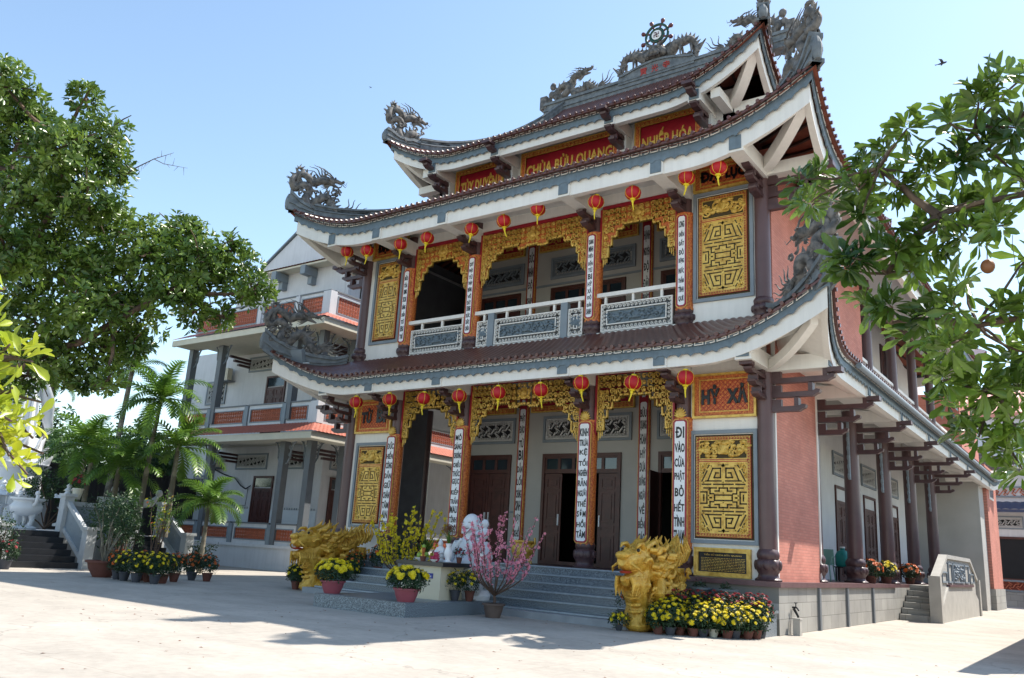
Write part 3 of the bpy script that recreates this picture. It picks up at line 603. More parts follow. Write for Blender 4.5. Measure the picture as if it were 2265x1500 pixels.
def floral(pl, mb, u0, u1, v0, v1, n, s=1.0, seed=1, w_=.022):
    rnd = random.Random(seed); cu = (u0+u1)/2; h = v1-v0
    for sg in (1, -1):
        hw = (u1-u0)/2; m = max(2, int(hw/(h*.42)))
        for i in range(m):
            cx = cu+sg*hw*(i+.55)/m; cy = v0+h*(.5+.17*(-1)**i); r = h*.3
            pl.swirl(mb, (cx, cy), r, 1.25, PI*(.5 if i % 2 else 1.5), sg*(-1)**i, w_, n)
            pl.swirl(mb, (cx+sg*r*.7, cy-(-1)**i*h*.3), r*.6, 1.1, PI*(1.5 if i % 2 else .5), -sg*(-1)**i, w_*.8, n)
            for k in range(3):
                a = rnd.uniform(0, 2*PI); mb.ball(pl.p(cx+math.cos(a)*r, cy+math.sin(a)*r*.8, n), (w_*2.2, w_*1.2, w_*1.6), 6, 4)
    mb.ball(pl.p(cu, (v0+v1)/2, n), (h*.17, .03, h*.2), 8, 6)
    for k in range(7):
        a = PI*k/6; mb.tube([pl.p(cu, v0+h*.3, n), pl.p(cu+math.cos(a)*h*.22, v0+h*.3+math.sin(a)*h*.35, n+.01), pl.p(cu+math.cos(a)*h*.36, v0+h*.3+math.sin(a)*h*.52, n)], [w_, w_*1.3, w_*.3], 5)
def longevity(pl, mb, dk, u0, u1, v0, v1, n, d):
    """carved longevity character: gilt plate with painted narrow dark slots, mirrored about both axes"""
    cu, cv, hw, hh = (u0+u1)/2, (v0+v1)/2, (u1-u0)/2, (v1-v0)/2; w_ = hw*.06
    pl.rect(mb, u0, u1, v0, v1, n, d*.5)
    SL = [[(-.68, .5), (-.46, .88), (-.12, .88), (-.12, .6), (-.4, .6), (-.33, .74), (-.22, .74)], [(-.8, .5), (-.1, .5)], [(-.92, .4), (-.55, .4)], [(-.42, .4), (0, .4)], [(-.85, .29), (-.3, .29)], [(-.58, .29), (-.58, .12), (-.42, .12)], [(-.18, .29), (0, .29)], [(-.18, .29), (-.18, .2), (-.36, .2)],
          [(-1.0, .17), (-.72, .17), (-.72, .0)], [(-.86, .08), (-.86, 0)], [(-.38, .08), (0, .08)], [(-.38, .08), (-.38, 0)], [(0, 1), (0, .93)], [(-.2, .97), (0, .97)], [(-.52, 0), (-.58, 0)], [(-.94, .5), (-.72, .8)], [(-.9, .72), (-.82, .84)], [(-.95, .92), (-.85, .98)], [(-.62, .97), (-.7, .9)]]
    for q in SL:
        for sx in (1, -1):
            for sz in (1, -1):
                pts = [(cu+sx*a*hw*.96, cv+sz*b*hh*.96) for a, b in q]; pl.line(dk, pts, w_, n+d*.5, .003)
    for sx in (1, -1):
        for sz in (1, -1):
            for q in ([(-.86, .46), (-.52, .95), (-.05, .95), (-.05, .56)], [(-.98, .345), (0, .345)], [(-.98, .235), (-.64, .235), (-.64, .06), (-.46, .06)], [(-.3, .14), (0, .14)], [(-.98, .46), (0, .46)]):
                pl.line(mb, [(cu+sx*a*hw*.96, cv+sz*b*hh*.96) for a, b in q], w_*.8, n+d*.5, d*.3)
            for k in range(12):
                a, b = ((.82, .95), (.9, .88), (.84, .78), (.95, .7), (.93, .6), (.74, .97), (.97, .97), (.7, .9), (.96, .8), (.88, .66), (.8, .88), (.62, .98))[k]
                mb.ball(pl.p(cu+sx*a*hw, cv+sz*b*hh, n+d*.5), (hw*.05, .03, hw*.06), 6, 4)
M['slot'] = mat('gap_shade', '#453920', 0.8)  # dark colour painting the shade of cut slots and gaps onto the panels
def gold_panel(x0, x1, z0, z1, split, parent):
    pl = Plane((0, -.02, 0)); mb = MB(); pl.frame(mb, x0, x1, z0, z1, .08, 0, .05); fr = mb.build('lattice_frame', 'gray', parent)
    mb = MB(); pl.rect(mb, x0+.1, x1-.1, z0+.1, z1-.1, 0.002, .004); mb.build('dark_backing', 'slot', fr)
    mb = MB(); pl.frame(mb, x0+.14, x1-.14, z0+.14, z1-.14, .07, .01, .035); pl.rect(mb, x0+.21, x1-.21, split-.03, split+.03, .01, .035); b = mb.build('key_border', 'vermil', fr)
    mb = MB(); pl.key(mb, x0+.155, x1-.155, z0+.155, z1-.155, .06, .011, .045, .012); pl.line(mb, [(x0+.23, split), (x1-.23, split)], .02, .045, .012); mb.build('gold_key', 'gold', b)
    mb = MB(); dk = MB(); longevity(pl, mb, dk, x0+.22, x1-.22, z0+.22, split-.05, .012, .03); pl.frame(mb, x0+.21, x1-.21, z0+.21, split-.03, .022, .012, .03); gl_ = mb.build('gold_lattice', 'gold', fr); dk.build('slot_shades', 'slot', gl_)
    mb = MB(); floral(pl, mb, x0+.23, x1-.23, split+.05, z1-.23, .03, 1, 3, .034); floral(pl, mb, x0+.3, x1-.3, split+.09, z1-.2, .02, 1, 8, .026); pl.frame(mb, x0+.21, x1-.21, split+.03, z1-.21, .02, .012, .03); mb.build('gold_foliage', 'gold', fr, 60)
    return fr
for x0, x1 in ((.3, 1.56), (10.72, 12.22)):
    gold_panel(x0, x1, 1.68, 4.08, 3.42, T); gold_panel(x0+.05, x1-.02, 7.02, 9.7, 8.98, T)
def name_board(x0, x1, z0, z1, s, tz, tw, th, parent=T):
    pl = Plane((0, -.03, 0)); mb = MB(); pl.rect(mb, x0, x1, z0, z1, 0, .05); b = mb.build('name_board', 'orange', parent)
    mb = MB(); pl.frame(mb, x0-.03, x1+.03, z0-.03, z1+.03, .05, 0, .1); pl.frame(mb, x0+.13, x1-.13, z0+.1, z1-.1, .02, .05, .02); mb.build('gilt_frame', 'gold', b)
    mb = MB(); c = .055; u = x0+.17
    while u < x1-.17:
        v = z0+.14
        while v < z1-.14:
            k = clipseg((u, v), (u+c, v+c), x0+.15, x1-.15, z0+.12, z1-.12) if int((u-x0)/c+(v-z0)/c) % 2 else clipseg((u+c, v), (u, v+c), x0+.15, x1-.15, z0+.12, z1-.12)
            if k: pl.bar(mb, k[0], k[1], .011, .05, .008)
            v += c
        u += c
    mb.build('key_relief', 'vermil', b)
    mb = MB(); 
    for q, (wd, cx, ww) in enumerate(tw): text(mb, wd, ((x0+x1)/2+cx, -.03-.058, tz), ww, th, X_, Z_, F_, .05, .025)
    mb.build('lettering', 'black', b); return b
name_board(10.82, 12.2, 4.37, 5.3, 'HỶ XẢ', 4.86, (('HỶ', -.3, .42), ('XẢ', .3, .46)), .44)
name_board(.25, 1.62, 4.37, 5.3, 'TỪ BI', 4.86, (('TỪ', -.28, .42), ('BI', .3, .36)), .44)
name_board(10.82, 12.2, 9.74, 10.38, 'ĐẠI LỰC', 10.05, (('ĐẠI', -.3, .5), ('LỰC', .3, .46)), .34)
name_board(.25, 1.62, 9.74, 10.38, 'ĐẠI HÙNG', 10.05, (('ĐẠI', -.3, .46), ('HÙNG', .3, .5)), .34)
# memorial plaque
pl = Plane((0, -.02, 0)); mb = MB(); pl.frame(mb, 10.83, 12.06, 1.02, 1.6, .09, 0, .07); pl.frame(mb, 10.83, 12.06, 1.02, 1.6, .03, .07, .015); pq = mb.build('plaque', 'gold', T)
mb = MB(); pl.rect(mb, 10.9, 12.0, 1.1, 1.53, 0, .03); mb.build('plaque_face', 'black', pq)
mb = MB(); text(mb, 'TIỂU SỬ CHÙA BỬU QUANG', (11.45, -.052, 1.46), .82, .05, X_, Z_, F_, .02, .004)
rn = random.Random(4)
for k in range(9):
    u = 10.98; z = 1.385-k*.031
    while u < 11.92: l_ = rn.uniform(.02, .07); pl.rect(mb, u, min(u+l_, 11.93), z, z+.011, .03, .003); u += l_+.014
mb.build('engraved_lines', 'gold', pq)
# ---- couplet boards on the columns (curved board wrapped on the shaft) and on the wall
def couplet(x, y, z0, z1, words, wd, curved, name='couplet_board', fs=1.0, cap=False, th=.2, tw=None, emblem=False, label=None):
    o = MB(); r = .21
    if curved: o.lathe([(r, z0), (r, z1)], (x, y, 0), 20); o.lathe([(r+.012, z0), (r+.012, z0+.06)], (x, y, 0), 20); o.lathe([(r+.012, z1-.06), (r+.012, z1)], (x, y, 0), 20); b = o.build(name, 'orange', T, 40, label=label); yf = y-r+.02
    else: o.box(x-wd/2-.06, x+wd/2+.06, y-.05, y+.02, z0, z1); b = o.build(name, 'orange', T, label=label); yf = y-.05
    pl = Plane((x, yf, 0)); h = wd/2; mb = MB()
    def oct_(hw, a, b_, n, d, m_, c=.05):
        pts = [(-hw+c, a), (hw-c, a), (hw, a+c), (hw, b_-c), (hw-c, b_), (-hw+c, b_), (-hw, b_-c), (-hw, a+c)]; q = MB(); q.poly([pl.p(u, v, n) for u, v in pts], F_*d); return q.build(m_[0], m_[1], b)
    oct_(h+.045, z0+.05, z1-.05, 0.0, .026, ('gilt_edge', 'gold')); oct_(h+.032, z0+.065, z1-.065, 0, .032, ('red_border', 'red')); top = z1-.1
    if emblem:
        q = MB(); q.lathe([(.0, 0), (.06, 0), (.075, .01), (.06, .02), (0, .02)], (0, 0, 0), 12, wob=.15, nw=6)
        q.v = [(x+a, yf-.03-c_, z1-.22+b_) for a, b_, c_ in q.v]; q.build('lotus_emblem', 'lwhite', b); top = z1-.42
    oct_(h-.012, z0+.1, top, 0, .038, ('white_face', 'lwhite'), .035)
    n = len(words); mb = MB(); H = (top-z0-.24)/n
    for i, s in enumerate(words):
        cz = top-.09-H*(i+.5); ww = (h-.018)*2*fs*min(1, .5+.2*len(s)) ; text(mb, s, (x, yf-.038, cz), ww, min(H*.8, th*1.25), X_, Z_, F_, .03, .006)
    mb.build('lettering', 'black', b)
    if cap:
        q = MB()
        for k in range(9): a = PI*k/8; q.tube([(x, yf-.01, z1), (x+math.cos(a)*.07, yf-.05, z1+math.sin(a)*.1+.02), (x+math.cos(a)*.15, yf-.03, z1+.04+math.sin(a)*.17)], [.04, .035, .008], 6)
        q.ball((x, yf-.03, z1+.06), (.07, .05, .08), 8, 6); q.build('gilt_crest', 'gold', b, 60)
    return b
wide = .27
couplet(CX[1], 0, 1.5, 4.28, ['ĐỨC', 'HIẾN', 'CÔNG', 'DẪN', 'GIỮ', 'CHÂN', 'TÂM', 'AN', 'TỊNH'], wide, True, cap=True)
couplet(CX[2], 0, 1.5, 4.42, ['MÕ', 'SÁNG', 'CHUÔNG', 'CHIỀU', 'THỨC', 'GIỤC', 'KIẾP', 'TRẦN', 'MAU', 'TỈNH', 'NGỘ'], wide, True, cap=True)
couplet(CX[3], 0, 1.5, 4.42, ['KINH', 'TRƯA', 'KỆ', 'TỐI', 'NGHIÊN', 'RĂN', 'NGƯỜI', 'THẾ', 'SỚM', 'HỒI', 'TÂM'], wide, True, cap=True)
couplet(CX[4], 0, 1.5, 4.38, ['ĐI', 'VÀO', 'CỬA', 'PHẬT', 'BỎ', 'HẾT', 'TÌNH', 'THAM'], wide, True, cap=True)
couplet(CX[1], 0, 6.86, 9.2, ['BỬU', 'TỎA', 'QUANG', 'SOI', 'SÁNG', 'CHỐN', 'TỪ', 'BI', 'TRÍ'], .19, True, th=.13, fs=.8)
couplet(CX[2], 0, 6.86, 9.22, ['QUÝ', 'PHẬT', 'TỬ', 'THẬP', 'PHƯƠNG', 'VỀ', 'ĐÂY', 'CHUNG', 'SỨC', 'XÂY', 'CHÙA'], .19, True, th=.12, fs=.85)
couplet(CX[3], 0, 6.86, 9.2, ['QUANG', 'MINH', 'DIỆU', 'ĐẾN', 'TỪ', 'BI', 'HỶ', 'XẢ', 'ĐỘ', 'QUẦN', 'SANH'], .19, True, th=.12, fs=.85)
couplet(CX[4], 0, 6.86, 9.25, ['LONG', 'ĐIỀN', 'ĐẤT', 'ĐỎ', 'ĐƯỢNG', 'PHƯỚC', 'THẤM', 'TÌNH', 'QUÊ'], .19, True, th=.13, fs=.85)
for x, a, b in ((4.25, ['PHẬT', 'ĐẠO', 'TỪ', 'BI', 'DẪN', 'LỐI', 'CHÚNG', 'SINH', 'VƯỢT', 'KHỔ'], ['ĐỨC', 'NHÂN', 'ĐỘ', 'KHẮP', 'VẬN', 'TÂM', 'LÀNH']), (8.18, ['BỬU', 'QUANG', 'HOAN', 'HỶ', 'ĐƯA', 'ĐƯỜNG', 'NGƯỜI', 'VỀ', 'BẾN', 'GIÁC'], ['HẠNH', 'NGUYỆN', 'ĐỘ', 'ĐỜI', 'PHÁT', 'TÂM', 'TỊNH'])):
    couplet(x, 2.78, 1.5, 5.78, a, .21, False, th=.24, emblem=True); couplet(x, 2.78, 7.0, 10.85, b, .21, False, th=.3, emblem=True)
# ---- red sign boards
def sign(x0, x1, z0, z1, y, s, tz, th, tx0, tx1, parent=T):
    pl = Plane((0, y, 0)); mb = MB(); pl.rect(mb, x0, x1, z0, z1, 0, .06); b = mb.build('sign_board', 'red', parent)
    mb = MB(); pl.frame(mb, x0, x1, z0, z1, .16, .06, .03); f_ = mb.build('carved_frame', 'orange', b)
    mb = MB(); pl.frame(mb, x0-.02, x1+.02, z0-.02, z1+.02, .035, .03, .07); pl.frame(mb, x0+.14, x1-.14, z0+.14, z1-.14, .02, .06, .04)
    u = x0+.1; rn = random.Random(7)
    while u < x1-.08:
        for v in (z0+.08, z1-.08): pl.swirl(mb, (u, v), .05, 1.2, rn.uniform(0, 6), rn.choice((1, -1)), .014, .1)
        u += .13
    mb.build('gilt_scrolls', 'gold', f_, 60)
    mb = MB(); text(mb, s, ((tx0+tx1)/2, y-.06, tz), tx1-tx0, th, X_, Z_, F_, .03, .03); mb.build('lettering', 'gold', b); return b
sign(4.6, 7.9, 11.7, 12.92, 1.48, 'CHÙA BỬU QUANG', 12.33, .55, 4.8, 7.7)
sign(2.05, 3.9, 11.7, 12.92, 1.48, 'TÙY DUYÊN', 12.33, .55, 2.27, 3.68)
sign(8.42, 10.35, 11.7, 12.92, 1.48, 'NHIẾP HÓA', 12.33, .55, 8.64, 10.13)
sign(4.55, 7.88, 5.25, 6.1, 2.78, 'CHÙA BỬU QUANG', 5.64, .4, 4.8, 7.62)
sign(2.05, 3.95, 5.25, 6.05, 2.78, 'HỘI TRƯỜNG HỶ', 5.62, .34, 2.3, 3.7)
sign(8.5, 10.4, 5.25, 6.05, 2.78, 'LONG HOA HỘI', 5.62, .34, 8.75, 10.15)
sign(4.55, 7.88, 10.22, 10.95, 2.78, 'ĐẠI HÙNG BỬU ĐIỆN', 10.57, .36, 4.8, 7.62)
sign(2.05, 3.95, 10.22, 10.95, 2.78, 'ĐẠI BI', 10.57, .34, 2.5, 3.5)
sign(8.5, 10.4, 10.22, 10.95, 2.78, 'ĐẠI TRÍ', 10.57, .34, 8.95, 9.95)
# ---- lattice panels over the doors
pw = Plane((0, 2.79, 0))
for x0, x1 in ((2.3, 3.95), (4.95, 7.8), (8.55, 10.35)):
    fret_window(pw, x0, x1, 4.36, 5.12, T); fret_window(pw, x0, x1, 9.3, 9.98, T, light=False)
mb = MB(); pw.rect(mb, 2.0, 10.5, 9.1, 9.16, 0, .03); pw.rect(mb, 2.0, 2.3, 2.35, 2.4, 0, .02); pw.rect(mb, 3.9, 4.1, 2.35, 2.4, 0, .02); mb.build('wall_moulding', 'gray', T)
# ---- doors
def leaf(mb, o, d, w_, z0, z1, n):      # door leaf from hinge o along d
    o, d, n = Vector(o), Vector(d), Vector(n); P = Plane(o, d, n); P.rect(mb, 0, w_, z0, z1, -.02, .04)
    H = z1-z0
    for a, b in ((.04, .34), (.37, .44), (.47, .8), (.83, .96)):
        P.frame(mb, w_*.12, w_*.88, z0+H*a, z0+H*b, .05, .02, .018); P.rect(mb, w_*.28, w_*.72, z0+H*a+.09, z0+H*b-.09 if H*(b-a) > .25 else z0+H*a+.1, .02, .015)
def door(x0, x1, z1, nopen, up=False):
    z0 = 6.5 if up else 1.0; zt = z1-.5; pl = Plane((0, 2.78, 0)); mb = MB(); pl.frame(mb, x0, x1, z0, z1, .09, -.06, .1); pl.rect(mb, x0+.09, x1-.09, zt-.05, zt+.02, -.05, .08)
    d = mb.build('door', 'wood', T); n = 3 if x1-x0 < 2 else 5; mb = MB(); g = MB(); wd = (x1-x0-.18)/n
    for k in range(n): pl.frame(mb, x0+.09+wd*k, x0+.09+wd*(k+1), zt+.02, z1-.09, .045, -.04, .05); pl.rect(g, x0+.13+wd*k, x0+.05+wd*(k+1), zt+.06, z1-.13, -.03, .01)
    mb.build('transom', 'wood', d); g.build('pane', 'glass', d)
    w2 = (x1-x0-.18)/(4 if x1-x0 > 2 else 2); q = int(round((x1-x0-.18)/w2))
    for k in range(q):
        if k in nopen: continue
        m_ = MB(); leaf(m_, (x0+.09+w2*k, 2.8, 0), X_, w2-.01, z0, zt-.06, F_); lf = m_.build('door_leaf', 'wood', d)
        h = MB(); h.box(x0+.09+w2*k+(.05 if k % 2 else w2-.09), x0+.12+w2*k+(.05 if k % 2 else w2-.09), 2.73, 2.78, z0+1.05, z0+1.35); h.build('handle', 'lwhite', lf)
    return d
for up in (False, True):
    zt = 9.02 if up else 4.03
    door(*DX[0], zt, () , up); door(*DX[1], zt, () if up else (1, 2), up); d = door(*DX[2], zt, () if up else (0, 1), up)
    if not up:
        for hx, a in ((8.62, -1.45), (10.0, -1.6)):
            m_ = MB(); leaf(m_, (hx, 2.72, 0), (math.cos(a)*(1 if a > -1.5 else 1), math.sin(a), 0), .66, 1.0, 3.48, (-math.sin(a) if hx > 9 else math.sin(a), math.cos(a)*(-1 if hx > 9 else 1), 0)); m_.build('door_leaf', 'wood', d)
# ---- gold fret valances between the columns
def valance(x0, x1, ztop, prof, y, open_, seed):
    """carved gilt valance: prof(d) = depth of the lower edge at distance d from the nearest side"""
    pl = Plane((0, y, 0)); mb = MB(); bk = MB(); n = 44; L = x1-x0; low = lambda u: ztop-prof(min(u-x0, x1-u))
    for i in range(n):
        a, b = x0+L*i/n, x0+L*(i+1)/n; m = (a+b)/2
        if not open_: bk.poly([pl.p(a, low(m)+.03, 0), pl.p(b, low(m)+.03, 0), pl.p(b, ztop, 0), pl.p(a, ztop, 0)], F_*.02)
        pl.bar(mb, (a, low(m)), (b, low(m)), .035, .0, .06)
        l2 = low(m+L/n) if i < n-1 else low(m)
        if abs(l2-low(m)) > .02: pl.bar(mb, (b, low(m)), (b, l2), .035, 0, .06)
    for e in (x0, x1): pl.bar(mb, (e, low(e)), (e, ztop), .04, 0, .06)
    rn = random.Random(seed); c = .155; w_ = .028; k = int(L/c); c = L/k
    for i in range(k):
        u = x0+c*(i+.5); v = ztop-c*.55; j = 0
        while v-c*.45 > max(low(u-c*.4), low(u+c*.4)):
            s = c*.37; hd = 1 if (i+j) % 2 else -1; dist = abs(u-(x0+x1)/2)
            if dist < L*.13 or rn.random() < .28:
                pl.swirl(mb, (u, v), s*1.15, 1.4, rn.uniform(0, 6), hd, .022, .05); mb.ball(pl.p(u, v, .06), (.03, .02, .03), 6, 4)
            else:
                pl.line(mb, [(u-s*hd, v-s), (u-s*hd, v+s), (u+s*hd, v+s), (u+s*hd, v-s*.6), (u-s*.2*hd, v-s*.6), (u-s*.2*hd, v+s*.2)], w_, .0, .055)
            v -= c*.98; j += 1
    # medallion and leafy lower edge
    cu = (x0+x1)/2; zz = ztop-prof(L/2)*.5
    for q in range(10): a = q*PI/5; mb.ball(pl.p(cu+math.cos(a)*.15, zz+math.sin(a)*.12, .06), (.05, .03, .045), 6, 4)
    mb.ball(pl.p(cu, zz, .07), (.1, .05, .09), 10, 6)
    u = x0+.1
    while u < x1-.08: mb.ball(pl.p(u+rn.uniform(-.02, .02), low(u)+.03, .05), (.05, .03, .035), 6, 4); u += .09
    for e, sg in ((x0, 1), (x1, -1)):              # hanging tassels at the sides
        zz = low(e+sg*.05)
        for q in range(3): mb.tube([pl.p(e+sg*(.05+.05*q), zz+.1, .04), pl.p(e+sg*(.05+.05*q), zz-.12-.05*(2-q), .04)], [.022, .012], 6)
        for q in range(5): pl.swirl(mb, (e+sg*.12, zz+.2+.17*q), .075, 1.3, q, sg*(-1)**q, .02, .05)
    v = mb.build('gilt_valance', 'gold', T, 40)
    if not open_: bk.build('valance_backing', 'orange', v)
    for e, sg in ((x0, 1), (x1, -1)):
        q = MB(); q.poly([pl.p(e, low(e+sg*.05)-.1, -.02), pl.p(e-sg*.05, low(e+sg*.05), -.02), pl.p(e-sg*.05, ztop, -.02), pl.p(e, ztop, -.02)], F_*.1); q.build('red_edge_board', 'red', v)
    q = MB(); q.box(x0, x1, y-.06, y, ztop, ztop+.09); q.build('red_top_board', 'red', v)
    return v
def arch_side(d): return 1.32 if d < .16 else 1.02 if d < .26 else .8 if d < .4 else .62 if d < .58 else .5
def arch_wide(d): return 1.32 if d < .2 else 1.02 if d < .32 else .82 if d < .48 else .64 if d < .72 else .5 if d < 1.2 else .62 if d < 1.5 else .56
for i, (a, b) in enumerate(((1, 2), (2, 3), (3, 4))):
    f = arch_wide if i == 1 else arch_side
    valance(CX[a]+.24, CX[b]-.24, 5.5, lambda d: f(d)*1.0+.03, -.02, True, i); valance(CX[a]+.22, CX[b]-.22, 9.8, f, -.02, False, i+5)
# ---- upper balustrade
def rail_panel(x0, x1, mb1, mb2, mb3):
    pl = Plane((0, -.06, 0)); pl.frame(mb1, x0, x1, 6.58, 7.28, .03, 0, .04); pl.key(mb1, x0+.05, x1-.05, 6.63, 7.23, .1, .018, 0, .03); pl.frame(mb1, x0+.15, x1-.15, 6.74, 7.12, .025, 0, .04)
    floral(pl, mb2, x0+.18, x1-.18, 6.77, 7.09, .02, 1, int(x0*10), .024); mb2.box(x0+.17, x1-.17, -.045, -.03, 6.76, 7.1)
    mb3.box(x0, x1, -.04, -.02, 6.58, 7.28)
m1, m2, m3, m4, m5 = MB(), MB(), MB(), MB(), MB()
for x0, x1 in ((2.1, 4.02), (4.52, 4.9), (5.12, 7.22), (7.44, 7.86), (8.38, 10.28)): rail_panel(x0, x1, m1, m2, m3)
m4.box(1.95, 10.45, -.13, -.01, 7.46, 7.56); m4.box(1.95, 10.45, -.11, -.03, 6.5, 6.56)
for x in np.arange(2.5, 10.3, .75): m4.box(x-.03, x+.03, -.1, -.04, 7.28, 7.46)
bal = m4.build('balustrade', 'white', T); m1.build('key_border', 'white', bal); m2.build('carved_foliage', 'slate', bal, 60); m3.build('infill_sheet', 'dgray', bal); [MB().box(x-.1, x+.1, -.14, 0, 6.5, 7.455).build('rail_post', 'gray', bal) for x in (5.01, 7.33)]
# side gallery: upper railing, doors, lattice windows, lower doors
mb = MB(); mb.box(W-.03, W+.05, 8.3, 24.4, 7.46, 7.56); mb.box(W-.02, W+.04, 8.3, 24.4, 6.95, 7.0)
for y in np.arange(8.5, 24.4, .5): mb.box(W-.02, W+.03, y-.02, y+.02, 6.6, 7.46)
mb.build('gallery_railing', 'white', T)
ps = lambda x: Plane((x, 0, 0), Y_, X_)
for k, y in enumerate((4.2, 7.6, 11.4, 15.2, 19.2)):
    fret_window(ps(10.71), y, y+2.2, 4.35, 5.15, T, light=True)
    P = ps(10.7); mb = MB(); P.frame(mb, y+.2, y+2.0, 1.0, 4.03, .09, -.05, .1); P.rect(mb, y+.2, y+2.0, 3.45, 3.55, -.05, .08); d = mb.build('side_door', 'wood', T)
    for j in range(3): m_ = MB(); leaf(m_, (10.69, y+.3+.54*j, 0), Y_, .53, 1.0, 3.45, X_); m_.build('door_leaf', 'wood', d)
    g = MB(); P.rect(g, y+.3, y+1.9, 3.58, 3.93, -.03, .01); g.build('pane', 'glass', d)
P = ps(11.1)
for y in (9.0, 13.5, 17.5):
    mb = MB(); P.frame(mb, y, y+2.4, 8.4, 10.2, .1, 0, .06); d = mb.build('gallery_window', 'brown', T); g = MB(); P.rect(g, y+.1, y+2.3, 8.5, 10.1, 0, .02); g.build('pane', 'glass', d)
mb = MB(); P2 = Plane((0, 3.09, 0)); fret_window(P2, 11.0, 12.0, 4.35, 5.15, T); 
mb = MB(); mb.box(11.1, 11.8, 3.05, 3.1, 1, 3.4); mb.build('side_door', 'wood', T)
# brick-clad jamb tiles (cream lower dado)
mb = MB(); mb.box(10.7, 10.72, 3.3, 4.3, 1.0, 2.3); mb.build('dado', 'wall', T)
# ================================================================ ROOF DRAGONS
def strand(mb, P, a, b, r, wav=.05, n=7, k=2.0, ph=0.0, sides=5):
    """tapering wavy flame strand between two points of the plane function P"""
    pts, rd = [], []; dx, dy = b[0]-a[0], b[1]-a[1]; L = math.hypot(dx, dy) or 1; nx, ny = -dy/L, dx/L
    for i in range(n+1):
        t = i/n; w_ = wav*math.sin(k*PI*t+ph)*min(1, t*3); pts.append(P(a[0]+dx*t+nx*w_, a[1]+dy*t+ny*w_)); rd.append(r*(1-.85*t))
    mb.tube(pts, rd, sides)
def dragon_head(mb, P, N, c, ang, s=1.0, jaw=.5):
    """side-on dragon head: centre c, facing angle ang in the plane, size s"""
    ca, sa = math.cos(ang), math.sin(ang); Q = lambda u, v, n=0: P(c[0]+(u*ca-v*sa)*s, c[1]+(u*sa+v*ca)*s, n*s); q3 = (Q(1,0)-Q(0,0)).normalized(), N, (Q(0,1)-Q(0,0)).normalized()
    mb.ball(Q(0, .02), (.13*s, .095*s, .11*s), 10, 8, q3)
    mb.tube([Q(.02, .05), Q(.14, .05), Q(.26, .03), Q(.33, .06)], [.09*s, .065*s, .055*s, .03*s], 8)          # upper jaw
    mb.ball(Q(.32, .075), (.045*s, .06*s, .04*s), 8, 6, q3)                                                  # nose
    mb.tube([Q(.0, -.05), Q(.12, -.09), Q(.24, -.1-.04*jaw)], [.07*s, .045*s, .02*s], 8)                      # lower jaw
    for sg in (1, -1):
        mb.ball(Q(.09, .11, .06*sg), .03*s, 6, 5); mb.tube([Q(.03, .1, .06*sg), Q(-.1, .19, .08*sg), Q(-.26, .23, .07*sg), Q(-.33, .29, .07*sg)], [.025*s, .022*s, .014*s, .004*s], 5)    # eye, horn
        mb.tube([Q(.3, .02, .05*sg), Q(.4, -.03, .09*sg), Q(.43, .06, .11*sg)], [.013*s, .01*s, .003*s], 4)    # whisker
        mb.tube([Q(-.02, .0, .09*sg), Q(-.1, .05, .15*sg), Q(-.16, .02, .17*sg)], [.035*s, .025*s, .005*s], 5)
    for k in range(4): mb.tube([Q(.13+.05*k, .0), Q(.14+.05*k, -.04)], [.012*s, .003*s], 4)
    for k in range(6): a = 2.2+k*.35; mb.tube([Q(-.05+.02*k, -.05), Q(.1*math.cos(a)-.06, .16*math.sin(a)*.6-.13), Q(.2*math.cos(a)-.08, .25*math.sin(a)*.5-.18)], [.03*s, .022*s, .004*s], 5)
def dragon_body(mb, P, pts, rads, spike=.09, legs=(), k=5):
    pp = spline([(x, y, 0) for x, y in pts], k); n = len(pp); rd = [x*1.2 for x in lerps(rads, n)]; W_ = [P(p.x, p.y, .05*math.sin(i*.6)) for i, p in enumerate(pp)]
    mb.tube(W_, rd, 8)
    for i in range(1, n-1, 2):
        t = pp[i+1]-pp[i-1]; L = math.hypot(t.x, t.y) or 1; nx, ny = t.y/L, -t.x/L
        if ny < 0 and abs(ny) > .3: nx, ny = -nx, -ny
        b = (pp[i].x+nx*rd[i]*.6, pp[i].y+ny*rd[i]*.6); mb.tube([P(*b), P(b[0]+nx*(rd[i]+spike*.6)-t.x/L*.03, b[1]+ny*(rd[i]+spike*.6)-t.y/L*.03)], [rd[i]*.55, .006], 4)
    for (lx, ly, dx, dy) in legs:
        for sg in (1, -1):
            mb.tube([P(lx, ly, .03*sg), P(lx+dx*.5, ly+dy*.4, .12*sg), P(lx+dx*.6, ly+dy*.8, .12*sg), P(lx+dx, ly+dy, .13*sg)], [.065, .05, .035, .03], 6)
            for c in (-1, 0, 1): mb.tube([P(lx+dx, ly+dy, .13*sg), P(lx+dx+.07, ly+dy-.01+.01*c, .13*sg+.04*c), P(lx+dx+.1, ly+dy-.05, .13*sg+.05*c)], [.02, .015, .004], 4)
def plane_fn(o, S, N):
    o, S, N = Vector(o), Vector(S).normalized(), Vector(N).normalized(); return lambda s, h, n=0: o+S*s+Z_*h+N*n
